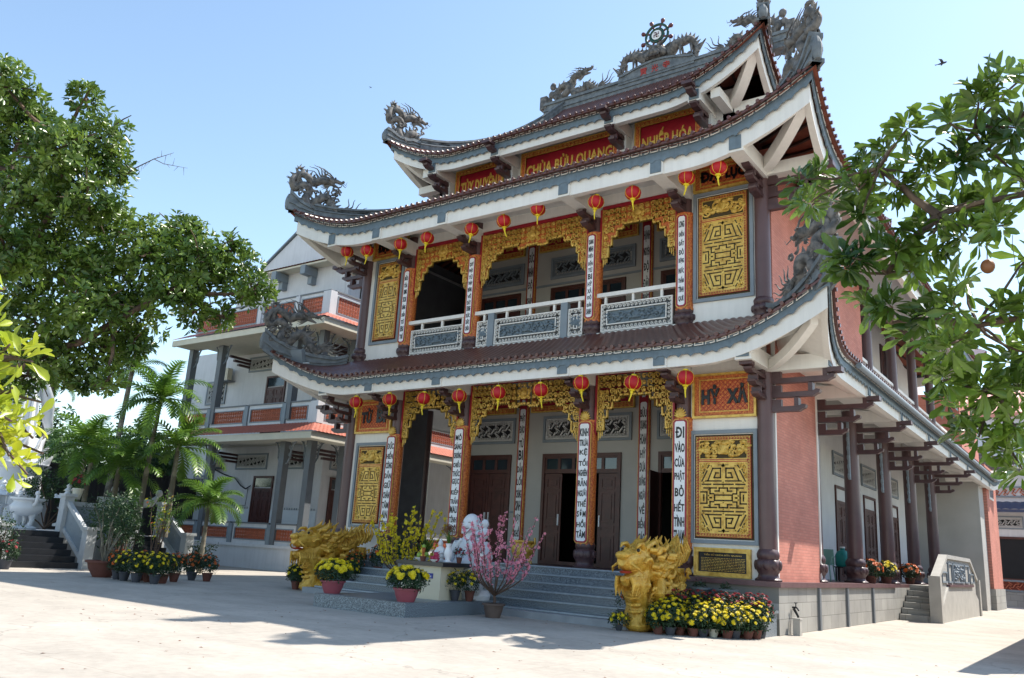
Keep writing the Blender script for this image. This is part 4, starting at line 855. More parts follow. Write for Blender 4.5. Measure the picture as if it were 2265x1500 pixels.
for hi, (r, pts, sx) in enumerate(HIPS):
    tip = pts[0]; tp = T1 if hi < 2 else T2 if hi < 4 else T3
    t0 = tp.pt(0, 1 if sx else 0); d = pts[8]-t0; d.z = 0; d.normalize(); N = Z_.cross(d); P = plane_fn(t0-d*.05, d, N); sc_ = 1.0 if hi < 4 else .95
    def roofz(s):
        best = min(pts, key=lambda p: abs((p-t0).dot(d)-s)); return best.z-t0.z
    L = 2.5*sc_; ss = np.linspace(0, L, 16)
    top = [(s, .55*max(0, 1-s/.9)**1.6+max(-.24, .27-.55*s)*1.0 if s < .9 else max(roofz(s)+.24, -.24)) for s in ss]
    zs = np.interp(ss, [0, .08, .33, .87, 1.4, 2.1, 2.5], [.55, .5, .27, .02, -.12, -.16, -.12]) if hi < 4 else np.interp(ss, [0, .08, .33, .87, 1.4, 2.1, 2.5], [.36, .36, .26, .1, .12, .25, .4])
    top = [(s, max(z, roofz(s)+.2)) for s, z in zip(ss, zs)]; bot = [(s, roofz(s)-.08) for s in ss]
    mb = MB(); mid = lambda f: [(s, b+(t-b)*f) for (s, t), (_, b) in zip(top, bot)]
    def slab(up, lo, w_): mb.poly([P(s, h, -w_/2) for s, h in up]+[P(s, h, -w_/2) for s, h in reversed(lo)], N*w_)
    slab(top, bot, .2); slab([(s, h+.03) for s, h in top], [(s, h-.07) for s, h in top], .3); slab(mid(.55), mid(.4), .27); slab(mid(.15), bot, .32)
    mb.tube([P(-.02+.04*z, z, 0) for z in np.linspace(-.05, .46 if hi < 4 else .3, 6)], [.07, .1, .11, .11, .09, .05], 10)
    q = MB(); pz = lambda s: float(np.interp(s, ss, [t for _, t in top])); sh = 0 if hi < 4 else .06
    B = lambda x, y, n=0: P((x*1.06-.02)*sc_, (y*1.15+sh)*sc_, n)
    dragon_body(q, B, [(1.65, .1), (1.45, .0), (1.25, .22), (1.05, .45), (.8, .3), (.62, .12), (.45, .3), (.55, .6), (.38, .72), (.12, .6), (.03, .8), (.18, 1.02), (.42, .98), (.62, .84), (.85, .9), (1.1, .93)], [.06, .1, .11, .11, .11, .1, .1, .1, .09, .085, .08, .085, .09, .1, .1, .1], .08, [(1.25, .2, .2, -.28), (.6, .15, .12, -.1)])
    dragon_body(q, B, [(.12, .62), (.2, .9), (.3, 1.12), (.2, 1.22), (.12, 1.12)], [.07, .06, .05, .04, .02], .05)
    dragon_head(q, B, N, (1.15, .93), -.1, 1.05)
    for a, b in (((.95, 1.0), (.48, 1.34)), ((.98, 1.02), (.62, 1.4)), ((1.02, 1.03), (.78, 1.36)), ((.9, .96), (.4, 1.22)), ((1.0, 1.0), (.95, 1.3))): strand(q, B, a, b, .035, .05, 8, 2.5)
    for b in ((1.75, .5), (1.93, .48), (2.1, .4), (2.28, .28), (2.34, .12), (2.25, -.02)): strand(q, B, (1.58, .05), b, .045, .05, 8, 2.6)
    for a, b in (((.05, .75), (-.15, .92)), ((0, .72), (-.12, .72)), ((1.1, .45), (1.35, .62)), ((.85, .3), (.95, .62)), ((.3, .4), (.2, .6)), ((.6, .1), (.75, .35))): strand(q, B, a, b, .03, .04, 5, 2)
    gq = random.Random(hi)
    for k in range(16):
        a = (gq.uniform(.1, 1.4), gq.uniform(.0, .75)); strand(q, B, a, (a[0]+gq.uniform(-.25, .25), a[1]+gq.uniform(.1, .3)), .04, .05, 5, 2); r = gq.uniform(.06, .11); q.tube([B(a[0]+r*(1-i/8)*math.cos(i), a[1]-.1+r*(1-i/8)*math.sin(i), .1*(-1)**k) for i in range(8)], [.03]*8, 5)
    for k in range(9): u = .3+.2*k; q.ball(P(u, pz(u)+.03), (.1, .07, .07), 7, 5, (d, N, Z_)); q.mi = 0
    nm = ['lower', 'middle', 'top'][hi//2]; side = 'right' if sx else 'left'
    pr = mb.build('curled_hip', 'prow', T, 30, label='curled stone prow on the %s %s roof corner' % (side, nm)); q.build('dragon_ornament', 'stone', pr, 60)
# dragons on the ridge
for sg, x0 in ((1, 1.45), (-1, 10.95)):
    P0 = plane_fn((x0, 7.22, 18.36), (sg, 0, 0), (0, 1, 0)); q = MB()
    dragon_body(q, P0, [(2.3, .12), (2.0, .3), (1.75, .45), (1.5, .25), (1.25, .22), (1.05, .5), (.75, .72), (.45, .62), (.35, .35), (.6, .25), (.9, .4), (1.05, .7), (1.2, .95), (1.5, 1.02)], [.06, .1, .12, .12, .12, .12, .12, .11, .1, .1, .11, .11, .11, .11], .1, [(.4, .4, .05, -.4), (1.3, .3, .1, -.3), (1.8, .4, .15, -.4)])
    dragon_head(q, P0, Y_, (1.62, 1.05), .15, 1.15)
    for b in ((.78, 1.12), (.88, 1.25), (1.05, 1.35), (1.25, 1.42), (1.4, 1.38)): strand(q, P0, (1.4, 1.02), b, .035, .05, 8, 2.5)
    for b in ((2.5, .75), (2.8, .78), (2.95, .62), (2.98, .42), (2.85, .2), (2.65, .05)): strand(q, P0, (2.25, .12), b, .05, .06, 8, 2.6)
    for k in range(8): q.ball(P0(.2+.3*k, .06), (.14, .1, .1), 7, 5)
    q.box(x0-.25*sg if sg > 0 else x0-.05, x0+.05 if sg > 0 else x0+.25, 7.0, 7.44, 18.2, 18.75)
    for s, h in ((.15, .5), (.2, .85), (.05, .25)): q.ball(P0(s, h), (.14, .1, .17), 7, 5)
    q.build('dragon_ornament', 'stone', ridge, 60, label='dragon striding along the ridge with its head raised')
# centre: frontal mask, two arched bodies, wheel
q = MB(); P0 = plane_fn((6.2, 7.2, 18.75), (1, 0, 0), (0, 1, 0))
q.ball((6.2, 7.1, 19.15), (.36, .3, .3), 12, 10); q.ball((6.2, 6.85, 19.02), (.26, .16, .13), 10, 8)
for sg in (1, -1):
    q.ball((6.2+.14*sg, 6.86, 19.24), (.08, .07, .07), 8, 6); q.ball((6.2+.3*sg, 6.98, 19.05), (.16, .12, .15), 8, 6); q.tube([(6.2+.12*sg, 6.9, 19.34), (6.2+.3*sg, 6.95, 19.45), (6.2+.42*sg, 7, 19.62)], [.06, .045, .01], 6)
    PP = lambda s, h, n=0: P0(s*sg, h, n)
    dragon_body(q, PP, [(.35, .25), (.6, .42), (.85, .58), (1.1, .62), (1.35, .5), (1.5, .22), (1.58, -.05)], [.16, .16, .14, .13, .11, .08, .05], .12, [(.9, .5, .05, -.5), (1.3, .4, .1, -.5)])
    for a, b in (((.3, .5), (.5, .95)), ((.35, .5), (.7, .98)), ((.4, .45), (.85, .9)), ((.45, .4), (.98, .8)), ((.5, .2), (.8, .1)), ((.4, .1), (.7, -.1)), ((.3, .0), (.5, -.12))): strand(q, PP, a, b, .05, .06, 7, 2.4)
    q.tube([PP(1.45, -.2), PP(1.5, .0), PP(1.6, .12), PP(1.85, .42)], [.12, .1, .07, .02], 6)
    for k in range(6): q.ball(PP(.25+.2*k, .02), (.12, .1, .09), 7, 5)
for k in range(9): q.tube([(6.0+.05*k, 6.78, 18.95), (5.95+.06*k, 6.72, 18.83)], [.025, .004], 4)
q.build('mask_ornament', 'stone', cp, 60, label='frontal dragon mask with two arched bodies')
M['green'] = mat('wheel_green', '#123f33', 0.4, 0.1); M['maroon'] = mat('wheel_maroon', '#5a2a30', 0.4, 0.1)
c = Vector((6.2, 7.1, 19.88)); ring = lambda r: [c+Vector((math.cos(a)*r, 0, math.sin(a)*r)) for a in np.linspace(0, 2*PI, 33)]
mb = MB(); mb.tube(ring(.44), .05, 8, cap=False); mb.tube(ring(.26), .055, 8, cap=False); mb.tube([c-Y_*.03, c+Y_*.03], [.25, .25], 24); wh = mb.build('dharma_wheel', 'green', cp, 50)
for k in range(8):
    a = k*PI/4+PI/8; dd = Vector((math.cos(a), 0, math.sin(a))); m_ = MB(); m_.tube([c+dd*.2, c+dd*.3, c+dd*.44, c+dd*.52, c+dd*.58, c+dd*.64, c+dd*.68], [.035, .045, .03, .05, .085, .075, .03], 8); m_.build('spoke', 'maroon', wh, 50)
mb = MB(); mb.tube([c-Y_*.05, c+Y_*.05], [.19, .19], 24); hb = mb.build('hub', 'lwhite', wh, 40)
mb = MB(); text(mb, '卍', (6.2, 7.04, 19.88), .2, .2, X_, Z_, F_, 0, .02); mb.build('emblem', 'maroon', hb)
# floodlight on the lower left roof corner
fl = root('floodlight', (-1.2, -1.3, 6.1), 'small grey floodlight on a post at the lower left roof corner', 'floodlight')
mb = MB(); mb.tube([(-1.2, -1.3, 5.95), (-1.2, -1.3, 6.35)], .035, 8); mb.build('post', 'lwhite', fl, 40)
mb = MB(); mb.obox((-1.2, -1.36, 6.52), (.19, .05, 0), (-.03, .09, .03), (0, -.05, .2)); mb.build('lamp_head', 'gray', fl)
mb = MB(); mb.tube([(-1.65, -1.35, 6.36), (-.75, -1.3, 6.3)], .02, 6); mb.build('crossbar', 'lwhite', fl)
# ================================================================ ANNEX (white three-storey building on the left)
A = root('annex_building', (-12, 5, 0), 'white three-storey building with orange lattice balconies and small clay tile eaves left of the temple', 'building')
M['terra'] = mat('breeze_block', '#b8694c', 0.7, 0.15, 8); M['terradark'] = mat('breeze_block_back', '#6e2f20', 0.8)
M['canvas'] = mat('cream_soffit', '#c9c4b4', 0.8, 0.05)
AX0, AX1, AY0, AY1 = -17.0, -7.5, 5.0, 24.0
mb = MB(); mb.box(AX0, AX1, AY0, AY1, 0, .9); mb.box(AX0-.03, AX1+.06, AY0-.06, AY1, .84, .96); mb.build('plinth', 'wallw', A)
def shell(x0, x1, y0, z0, z1): m_ = MB(); m_.box(x0, x1, y0, AY1-.2, z0, z1); return m_.build('wall', 'wallw', A)
shell(-20.5, -9.6, 7.5, .9, 5.6); shell(-20.5, -9.6, 7.5, 5.6, 10.2)
shell(-16.0, -8.3, 6.5, 10.2, 13.35)
mb = MB(); mb.poly([(-16.2, 6.9, 13.3), (-7.2, 6.9, 13.3), (-7.2, 6.9, 13.5), (-11.7, 6.9, 15.9), (-16.2, 6.9, 13.1)], (0, 15, 0)); mb.build('gable', 'wallw', A)
mb = MB(); mb.poly([(-16.5, 6.8, 12.98), (-11.7, 6.8, 15.98), (-11.7, 6.8, 16.06), (-16.5, 6.8, 13.06)], (0, 15, 0)); mb.poly([(-11.7, 6.8, 15.98), (-6.9, 6.8, 12.98), (-6.9, 6.8, 13.06), (-11.7, 6.8, 16.06)], (0, 15, 0)); mb.build('gable_coping', 'gray', A)
def clay_eave(z, x0, x1, y0, y1, out, drop, name='clay_eave', thick=.28, side=True):
    """little tiled skirt: slopes from the wall line down and out; corrugated"""
    r = MB(); n = int((x1-x0+out)/.05); rows = []
    for k in range(3):
        v = k/2; rows.append([(x0+(x1+out*v-x0)*i/n, y0-out*v, z-drop*v+.02*abs(math.cos(PI*i/4))) for i in range(n+1)])
    r.grid(rows)
    if side:
        n2 = int((y1-y0+out)/.05); rows = []
        for k in range(3):
            v = k/2; rows.append([(x1+out*v, y0-out*v+(y1-y0+out*v)*i/n2, z-drop*v+.02*abs(math.cos(PI*i/4))) for i in range(n2+1)])
        r.grid(rows)
    o = r.build(name, 'tilepink', A, 50)
    s = MB(); zz = z-drop; s.box(x0, x1+out-.08, y0-out+.08, y0-out+.2, zz-thick, zz-.02); s.box(x0, x1+out-.2, y0-out+.2, y0+.3, zz-thick+.05, zz-thick+.1)
    if side: s.box(x1+out-.2, x1+out-.08, y0-out+.2, y1, zz-thick, zz-.02); s.box(x1-.3, x1+out-.2, y0+.3, y1, zz-thick+.05, zz-thick+.1)
    s.build('eave_beam', 'canvas', o); return o
clay_eave(5.82, AX0+.5, AX1, AY0, AY1, .95, .5); clay_eave(10.38, AX0, AX1, AY0, AY1, 1.0, .5)
clay_eave(13.45, -13.6, -8.3, 6.5, 7, .75, .2, side=False, thick=.1)
for z in (5.35, 9.9): mb = MB(); mb.box(AX0, AX1, AY0+.3, AY1, z, z+.15); mb.box(AX0+.2, AX1, AY0+.3, 7.5, z-.02, z); mb.build('floor_slab', 'canvas', A)
def col(x, y, z0, z1, w_=.15, white=False):
    m_ = MB(); m_.box(x-w_, x+w_, y-w_, y+w_, z0, z1); c = m_.build('column', 'dgray', A)
    for dx, dy in ((1, 0), (-1, 0), (0, 1)):
        if (dx > 0 and x > AX1-.3) or (dx == -1 and x < AX0+.3): continue
        if dy and x < AX1-.3: continue
        b = MB(); P = Plane((x, y, 0), Vector((dx, dy, 0)), Vector((dy, -dx, 0)) if dx == 0 else F_)
        pts = [(w_, z1), (w_+.75, z1), (w_+.62, z1-.14), (w_+.4, z1-.25), (w_+.25, z1-.5), (w_+.22, z1-.85), (w_+.1, z1-1.05), (w_, z1-1.1)]
        for a, e in zip(pts, pts[1:]): P.bar(b, a, e, .035, -.04, .07)
        for c_, r_ in (((w_+.15, z1-.75), .09), ((w_+.17, z1-.45), .11), ((w_+.3, z1-.2), .12), ((w_+.52, z1-.1), .07)): P.swirl(b, c_, r_, 1.3, 0, 1, .022, 0)
        b.build('fretwork_bracket', 'gray', c, 50)
    return c
for x in (AX1-.2, -9.3, -14.2): col(x, AY0+.15, .9, 5.3)
for x in (AX1-.2, -9.3, -14.5, -16.8): col(x, AY0+.15, 6.0, 9.9)
for y in (6.9, 10.5, 14.5, 18.5): col(AX1-.2, y, .9, 5.3); col(AX1-.2, y, 6.0, 9.9)
def railing(p0, X, L, z0, h, N, post_end=True, white=True):
    """balcony parapet bay with an orange breeze-block inset"""
    P = Plane(p0, X, N); m_ = MB(); P.rect(m_, 0, L, z0, z0+.14, -.06, .12); P.rect(m_, 0, L, z0+h-.2, z0+h-.06, -.06, .12); P.rect(m_, 0, .1, z0+.14, z0+h-.2, -.06, .12); P.rect(m_, L-.1, L, z0+.14, z0+h-.2, -.06, .12)
    b = m_.build('parapet', 'wallw', A)
    m_ = MB(); P.rect(m_, -.05, L+.05, z0+h-.06, z0+h, -.1, .2); m_.build('coping', 'dgray', b)
    m_ = MB(); P.frame(m_, .1, L-.1, z0+.14, z0+h-.2, .045, .02, .06); m_.build('grey_frame', 'gray', b)
    m_ = MB(); c = .15; u0, u1, v0, v1 = .15, L-.15, z0+.19, z0+h-.25; nu = max(1, round((u1-u0)/c)); nv = max(1, round((v1-v0)/c)); cu = (u1-u0)/nu; cv = (v1-v0)/nv
    for i in range(nu+1): P.rect(m_, u0+cu*i-.012, u0+cu*i+.012, v0, v1, -.03, .06)
    for j in range(nv+1): P.rect(m_, u0, u1, v0+cv*j-.012, v0+cv*j+.012, -.03, .06)
    for i in range(nu):
        for j in range(nv):
            a, b_ = u0+cu*(i+.5), v0+cv*(j+.5)
            for q in range(4): t = PI/4+q*PI/2; P.bar(m_, (a+.022*math.cos(t), b_+.022*math.sin(t)), (a+.085*math.cos(t), b_+.085*math.sin(t)), .016, -.02, .04)
            P.frame(m_, a-.035, a+.035, b_-.035, b_+.035, .014, -.02, .04)
    m_.build('breeze_block_lattice', 'terra', b); return b
for z0, h, xs in ((.96, .85, (-16.5, -14.4, -12.0, -9.5, -7.85)), (5.8, .95, (-16.9, -14.7, -12.0, -9.5, -7.85)), (10.3, 1.1, (-16.9, -14.6, -12.0, -9.5, -7.4))):
    for x0, x1 in zip(xs, xs[1:]): railing((x0+.12, AY0+.12, 0), X_, x1-x0-.24, z0, h, F_)
    for x in xs[1:-1]: m_ = MB(); m_.box(x-.12, x+.12, AY0-.02, AY0+.26, z0, z0+h-.065); m_.build('parapet_post', 'gray' if z0 < 10 else 'wallw', A)
    if z0 > 5: m_ = MB(); m_.box(AX1-.35, AX1+.12, AY0-.05, AY0+.3, z0, z0+h-.065); m_.build('corner_post', 'wallw', A)
    for y0, y1 in ((5.3, 7.6), (7.8, 10.3), (10.6, 14.3), (14.7, 18.3), (18.6, 22)): 
        if z0 > 5: railing((AX1, y0, 0), Y_, y1-y0, z0, h, X_)
        elif y0 > 8: railing((AX1, y0, 0), Y_, y1-y0, z0, h, X_)
# walls: doors, lattice windows, dado
def adoor(P, u0, u1, z0, z1):
    m_ = MB(); P.frame(m_, u0, u1, z0-.0, z1, .09, 0, .06); d = m_.build('door', 'wood', A); w2 = (u1-u0-.18)/2
    for k in range(2):
        m2 = MB(); o = P.p(u0+.09+w2*k, 0, .02); leaf(m2, (o.x, o.y, 0), P.X, w2-.01, z0, z1-.55, P.N); m2.build('door_leaf', 'wood', d)
    g = MB(); P.rect(g, u0+.1, u1-.1, z1-.5, z1-.1, .0, .02); g.build('pane', 'glass', d)
P7 = Plane((0, 7.49, 0)); PS = Plane((-9.59, 0, 0), Y_, X_)
for z, dz in ((.9, 0), (5.6, 0)):
    adoor(P7, -14.1, -12.7, z+.05, z+3.05); fret_window(P7, -15.6, -13.3, z+3.35, z+4.1, A, light=True); fret_window(P7, -12.4, -10.8, z+3.35, z+4.1, A); fret_window(P7, -18.8, -17.2, z+1.9, z+3.1, A)
    adoor(PS, 8.0, 9.3, z+.05, z+3.05); adoor(PS, 11.5, 12.8, z+.05, z+3.05); fret_window(PS, 7.9, 9.4, z+3.35, z+4.1, A); fret_window(PS, 10.0, 11.2, z+3.35, z+4.1, A)
    for x0, x1 in ((-20.4, -14.15), (-12.65, -9.65)):
        m_ = MB(); P7.rect(m_, x0, x1, z+.05, z+1.55, .0, .025); da = m_.build('dado', mat('dado_tile', '#cdd4da', 0.35, 0.04) if 'dado' not in M else M['dado'], A); M['dado'] = da.data.materials[0]
        m_ = MB()
        for u in np.arange(x0+.1, x1-.1, .16): m_.poly([P7.p(u, z+1.57, 0), P7.p(u+.08, z+1.57, 0), P7.p(u+.04, z+1.66, 0)], F_*.02)
        m_.build('pointed_border', 'gray', da)
m_ = MB(); m_.box(-8.25, -8.15, 7.2, 12.5, 10.9, 12.6); m_.build('dark_opening', 'dark', A)
m_ = MB(); m_.box(-8.32, -8.1, 6.5, 7.2, 10.2, 13.3); m_.box(-8.32, -8.1, 7.2, 22, 12.6, 13.3); m_.build('side_frame', 'wallw', A)
for x in (-12.4, -10.4): m_ = MB(); m_.box(x-.16, x+.16, 5.75, 6.5, 12.75, 13.15); m_.box(x-.13, x+.13, 6.2, 6.5, 12.4, 12.75); m_.build('eave_corbel', 'gray', A)
for x in (-8.9, -10.9, -15.6):                                   # dark stepped brackets under the floors
    for z in (4.95, 9.55):
        m_ = MB()
        for k in range(3): m_.box(x-.08, x+.08, 6.3+.25*k, 7.5, z-.16*k-.07, z-.16*k+.03)
        m_.build('stepped_bracket', 'brown', A)
for x, y, z in ((-17.1, 7.2, 8.6), (-17.0, 7.2, 4.35)):
    ac = root('air_conditioner', (x, y, z), 'white air conditioner unit on the %s floor wall of the white building' % ('upper' if z > 6 else 'ground'), 'air conditioner', 'air conditioner units on the white building')
    m_ = MB(); m_.box(x-.42, x+.42, y-.15, y+.12, z, z+.6); m_.build('casing', 'canvas', ac); m_ = MB(); m_.lathe([(.2, 0), (.2, .02), (.05, .03)], (0, 0, 0), 16); m_.v = [(x-.12+a, y-.15-c_, z+.3+b) for a, b, c_ in m_.v]; m_.build('fan_grille', 'dgray', ac)
    m_ = MB(); m_.box(x-.5, x+.5, y-.15, y+.28, z-.05, z); m_.build('shelf', 'dgray', ac)
# ================================================================ TREES
LT = [(-2.62, -10.00, 11.42, 0.82), (-3.28, -9.10, 11.08, 0.92), (-4.47, -9.73, 10.33, 1.49), (-1.05, -8.80, 11.28, 0.41), (-0.71, -9.30, 9.59, 0.78), (-0.93, -8.40, 10.29, 0.76), (-0.68, -8.03, 9.68, 0.55), (-2.16, -8.88, 8.94, 1.20), (-0.80, -8.45, 8.71, 0.96), (-1.85, -7.31, 8.76, 0.69), (-1.87, -9.40, 7.22, 1.04), (-3.06, -7.89, 7.80, 1.26), (-1.18, -7.65, 7.34, 0.93), (-0.17, -7.03, 7.73, 0.93), (-0.39, -6.17, 8.54, 0.69), (0.77, -6.26, 7.48, 0.93), (0.98, -5.57, 7.79, 0.78), (1.78, -5.38, 7.03, 0.57), (0.64, -6.78, 6.77, 0.74), (-1.05, -6.64, 6.46, 0.84), (-0.56, -8.06, 6.02, 0.93), (-2.72, -8.38, 6.08, 0.98), (-4.78, -8.39, 5.37, 1.14), (0.58, -6.07, 6.42, 0.44), (1.10, -5.67, 6.35, 0.35), (-1.77, -8.00, 5.07, 0.74), (-1.29, -7.10, 5.34, 0.65), (-0.74, -6.78, 5.59, 0.52), (-1.80, -7.26, 4.68, 0.49), (-3.91, -7.59, 4.88, 0.69), (-0.29, -7.40, 4.54, 0.36), (-3.43, -8.32, 4.25, 0.55)]
TW = [(-0.57, -7.87, 9.42, 0.01), (-0.24, -7.71, 9.69, 0.01), (0.14, -7.50, 9.93, 0.01), (0.55, -7.26, 10.10, 0.01), (0.32, -7.34, 9.83, 0.01), (0.78, -6.98, 9.76, 0.01)]
RT = [(16.31, -10.32, 4.55, 0.18), (16.53, -10.42, 4.54, 0.19), (16.38, -10.45, 4.27, 0.15), (16.20, -10.36, 4.39, 0.09), (16.67, -10.37, 4.70, 0.17), (16.74, -10.45, 4.32, 0.19), (16.94, -10.30, 4.70, 0.19), (16.93, -10.33, 4.36, 0.20), (17.21, -10.48, 4.67, 0.18), (17.21, -10.39, 4.40, 0.22), (17.45, -10.33, 4.76, 0.18), (17.47, -10.45, 4.38, 0.19), (17.69, -10.53, 4.75, 0.17), (17.86, -10.58, 4.87, 0.17), (17.97, -10.55, 5.07, 0.19), (17.70, -10.54, 4.40, 0.19), (17.88, -10.46, 4.54, 0.19), (17.88, -10.57, 4.09, 0.20), (17.64, -10.48, 4.07, 0.20), (17.39, -10.41, 4.08, 0.19), (17.12, -10.34, 4.04, 0.22), (16.81, -10.33, 4.11, 0.17), (17.24, -10.42, 3.77, 0.21), (17.00, -10.34, 3.76, 0.22), (16.77, -10.37, 3.71, 0.18), (16.65, -10.32, 3.70, 0.13), (17.50, -10.49, 3.77, 0.19), (17.74, -10.57, 3.77, 0.18), (17.84, -10.44, 3.59, 0.13), (17.06, -10.37, 3.59, 0.12), (17.40, -10.34, 3.47, 0.07), (16.76, -10.26, 3.36, 0.16), (16.98, -10.34, 3.31, 0.19), (17.21, -10.40, 3.23, 0.19), (17.43, -10.50, 3.24, 0.15), (17.63, -10.46, 3.16, 0.16), (17.79, -10.35, 3.21, 0.20), (16.96, -10.29, 3.10, 0.16), (17.18, -10.35, 3.00, 0.19), (17.41, -10.43, 2.95, 0.20), (17.60, -10.39, 2.88, 0.20), (17.77, -10.39, 2.86, 0.19), (17.14, -10.32, 2.79, 0.14), (17.31, -10.29, 2.72, 0.17), (17.52, -10.37, 2.62, 0.18), (17.71, -10.34, 2.58, 0.18), (17.20, -10.21, 2.60, 0.10), (17.34, -10.20, 2.49, 0.14), (17.55, -10.27, 2.40, 0.15), (17.70, -10.28, 2.36, 0.16), (17.42, -10.21, 2.29, 0.09), (17.58, -10.18, 2.19, 0.10), (17.65, -10.10, 2.06, 0.10), (17.30, -10.18, 2.33, 0.07)]
NL = [(15.22, -15.91, 1.86, 0.09), (15.27, -15.85, 1.81, 0.07), (15.21, -15.87, 1.72, 0.09), (15.28, -15.80, 1.68, 0.05), (15.30, -15.89, 1.60, 0.09), (15.25, -15.79, 1.56, 0.08), (15.29, -15.87, 1.49, 0.07), (15.22, -15.77, 1.44, 0.05), (15.17, -15.71, 1.52, 0.04)]

lt = root('broadleaf_tree', (-7.4, -9.6, 0), 'large spreading tree with dark glossy leaves in front of the left courtyard', 'tree')
mb = MB(); base = (-7.4, -9.6, 0); fork = Vector((-6.2, -9.2, 2.6)); limb(mb, base, fork, .42, .34, .05, 1); tr_ = mb.build('trunk', 'bark', lt, 60)
mains = [(-4.3, -8.9, 4.4), (-4.6, -9.4, 6.0), (-5.0, -8.6, 5.2)]
for j, q in enumerate(mains): mb = MB(); limb(mb, fork, q, .26, .17, .06, j+3); mb.build('limb', 'bark', tr_, 60)
sub = [(-2.4, -7.9, 5.6), (-1.2, -7.0, 6.6), (.4, -6.5, 7.0), (-2.4, -9.0, 7.4), (-1.6, -8.6, 8.8), (-3.2, -9.2, 9.6), (-1.9, -8.9, 10.4)]
mb = MB()
for j, q in enumerate(sub): limb(mb, mains[0 if j < 3 else 1], q, .13, .06, .06, j+20)
for j, (x, y, z, r) in enumerate(LT):
    s_ = min(sub+mains, key=lambda q: (q[0]-x)**2+(q[1]-y)**2+(q[2]-z)**2); limb(mb, s_, (x, y, z), .07, .03, .1, j+40, 6, 5)
    g = random.Random(j)
    for k in range(5): limb(mb, (x, y, z), (x+g.uniform(-1,1)*r, y+g.uniform(-1,1)*r, z+g.uniform(-.8,1)*r), .03, .01, .1, j*9+k, 4, 4)
mb.build('branches', 'bark', tr_, 60)
cl, rs = lobe_points(LT, 230, 3, .35, .85)
whorls('crown', cl, rs, 7, .2, 'leafL', lt, .5, .42, 1.0, 5)
mb = MB(); P = [Vector(p[:3]) for p in TW]; mb.tube([P[0], P[1], P[2], P[3]], [.02, .015, .01, .004], 5); mb.tube([P[2], P[4], P[5]], [.01, .008, .003], 5)
g = random.Random(5)
for a, b in ((P[1], P[2]), (P[2], P[3]), (P[4], P[5])):
    for k in range(4): q = a.lerp(b, .15+.23*k); mb.tube([q, q+Vector((g.uniform(-.15,.15), g.uniform(-.1,.1), g.choice((-1,1))*g.uniform(.1,.22)))], [.006, .002], 4)
mb.build('bare_twig', 'twig', tr_)
# right-hand tree, close to the camera
rt = root('fruit_tree', (21.2, -9.8, 0), 'tree with bright whorled leaves reaching in from the right of the side wall', 'tree')
mb = MB(); limb(mb, (21.2, -9.8, 0), (20.6, -9.8, 3.0), .2, .15, .04, 2); rtr = mb.build('trunk', 'bark', rt, 60)
mb = MB(); hubs = [(18.9, -10.5, 4.1), (18.9, -10.3, 3.2), (18.9, -10.4, 5.0)]
for j, q in enumerate(hubs): limb(mb, (20.6, -9.8, 2.9), q, .1, .05, .08, j)
mids = [(17.6, -10.5, 4.6), (17.3, -10.4, 4.0), (17.5, -10.35, 3.1), (17.6, -10.2, 2.6), (16.9, -10.4, 4.5), (16.9, -10.35, 3.6), (16.9, -10.3, 3.2)]
for j, q in enumerate(mids): s_ = min(hubs if j < 4 else mids[:4], key=lambda h: sum((a-b)**2 for a, b in zip(h, q))); limb(mb, s_, q, .035, .018, .06, j+9, 6, 6)
jit = np.random.default_rng(8); RT2 = []
for j, (x, y, z, r) in enumerate(RT):
    dy = float(jit.uniform(-.35, .55)); RT2.append((x+dy*.12, y+dy, z+dy*.2, r*.64)); s_ = min(mids+hubs, key=lambda q: (q[0]-x)**2+(q[1]-y)**2+(q[2]-z)**2); limb(mb, s_, RT2[-1][:3], .014, .007, .08, j+30, 5, 5)
mb.build('branches', 'bark', rtr, 60)
cl, rs = lobe_points(RT2, 460, 12, .1, .9); whorls('crown', cl, rs, 9, .17, 'leafR', rt, .6, .33, 1.05, 6, .12, LEAF8)
RT3 = [(19.2+dx, -10.2+dy, z, .7) for dx, dy, z in ((0,0,3.2), (.6,.3,4.4), (1.2,-.5,3.8), (.3,.8,5.2), (1.6,.6,4.8), (1.0,0,5.6))]
cl, rs = lobe_points(RT3, 120, 13, .3); whorls('crown', cl, rs, 8, .17, 'leafR', rt, .5, .4, 1.0, 9)
mb = MB(); mb.ball((17.6, -10.35, 3.55), (.05, .05, .055), 14, 10); mb.tube([(17.6, -10.35, 3.6), (17.62, -10.36, 3.85)], .004, 5); tagf = mb.build('hanging_fruit', mat('fruit_skin', '#8a5a3c', 0.5), rt, 60)
mb = MB(); g = random.Random(3); p = Vector((17.78, -10.4, 3.75)); pp = [p]
for k in range(8): p = p+Vector((g.uniform(-.02,.03), 0, -.09)); pp.append(p)
mb.tube(pp, .003, 4); mb.build('dry_vine', 'twig', rtr)
# near branch on the left
nb = root('young_tree', (13.2, -16.2, 0), 'yellow green leafy branch of a young tree close to the camera at left', 'young tree')
mb = MB(); limb(mb, (13.2, -16.2, 0), (13.6, -16.1, 1.9), .05, .03, .05, 1); ntr = mb.build('trunk', 'bark', nb, 60)
mb = MB(); limb(mb, (13.6, -16.1, 1.85), (14.7, -15.9, 1.8), .02, .012, .06, 2); limb(mb, (13.6, -16.1, 1.9), (14.8, -15.8, 2.15), .014, .006, .05, 3, 7, 5)
for j, (x, y, z, r) in enumerate(NL): limb(mb, (14.7, -15.9, 1.8), (x, y, z), .009, .004, .08, j, 5, 5)
mb.build('branches', 'twig', ntr, 60)
NL2 = [(x-.13, y-.07+(-.1, .08, .0)[j % 3], z+.02, r*.9) for j, (x, y, z, r) in enumerate(NL)]+[(14.9, -15.95, z, .12) for z in (1.5, 1.75, 1.95)]
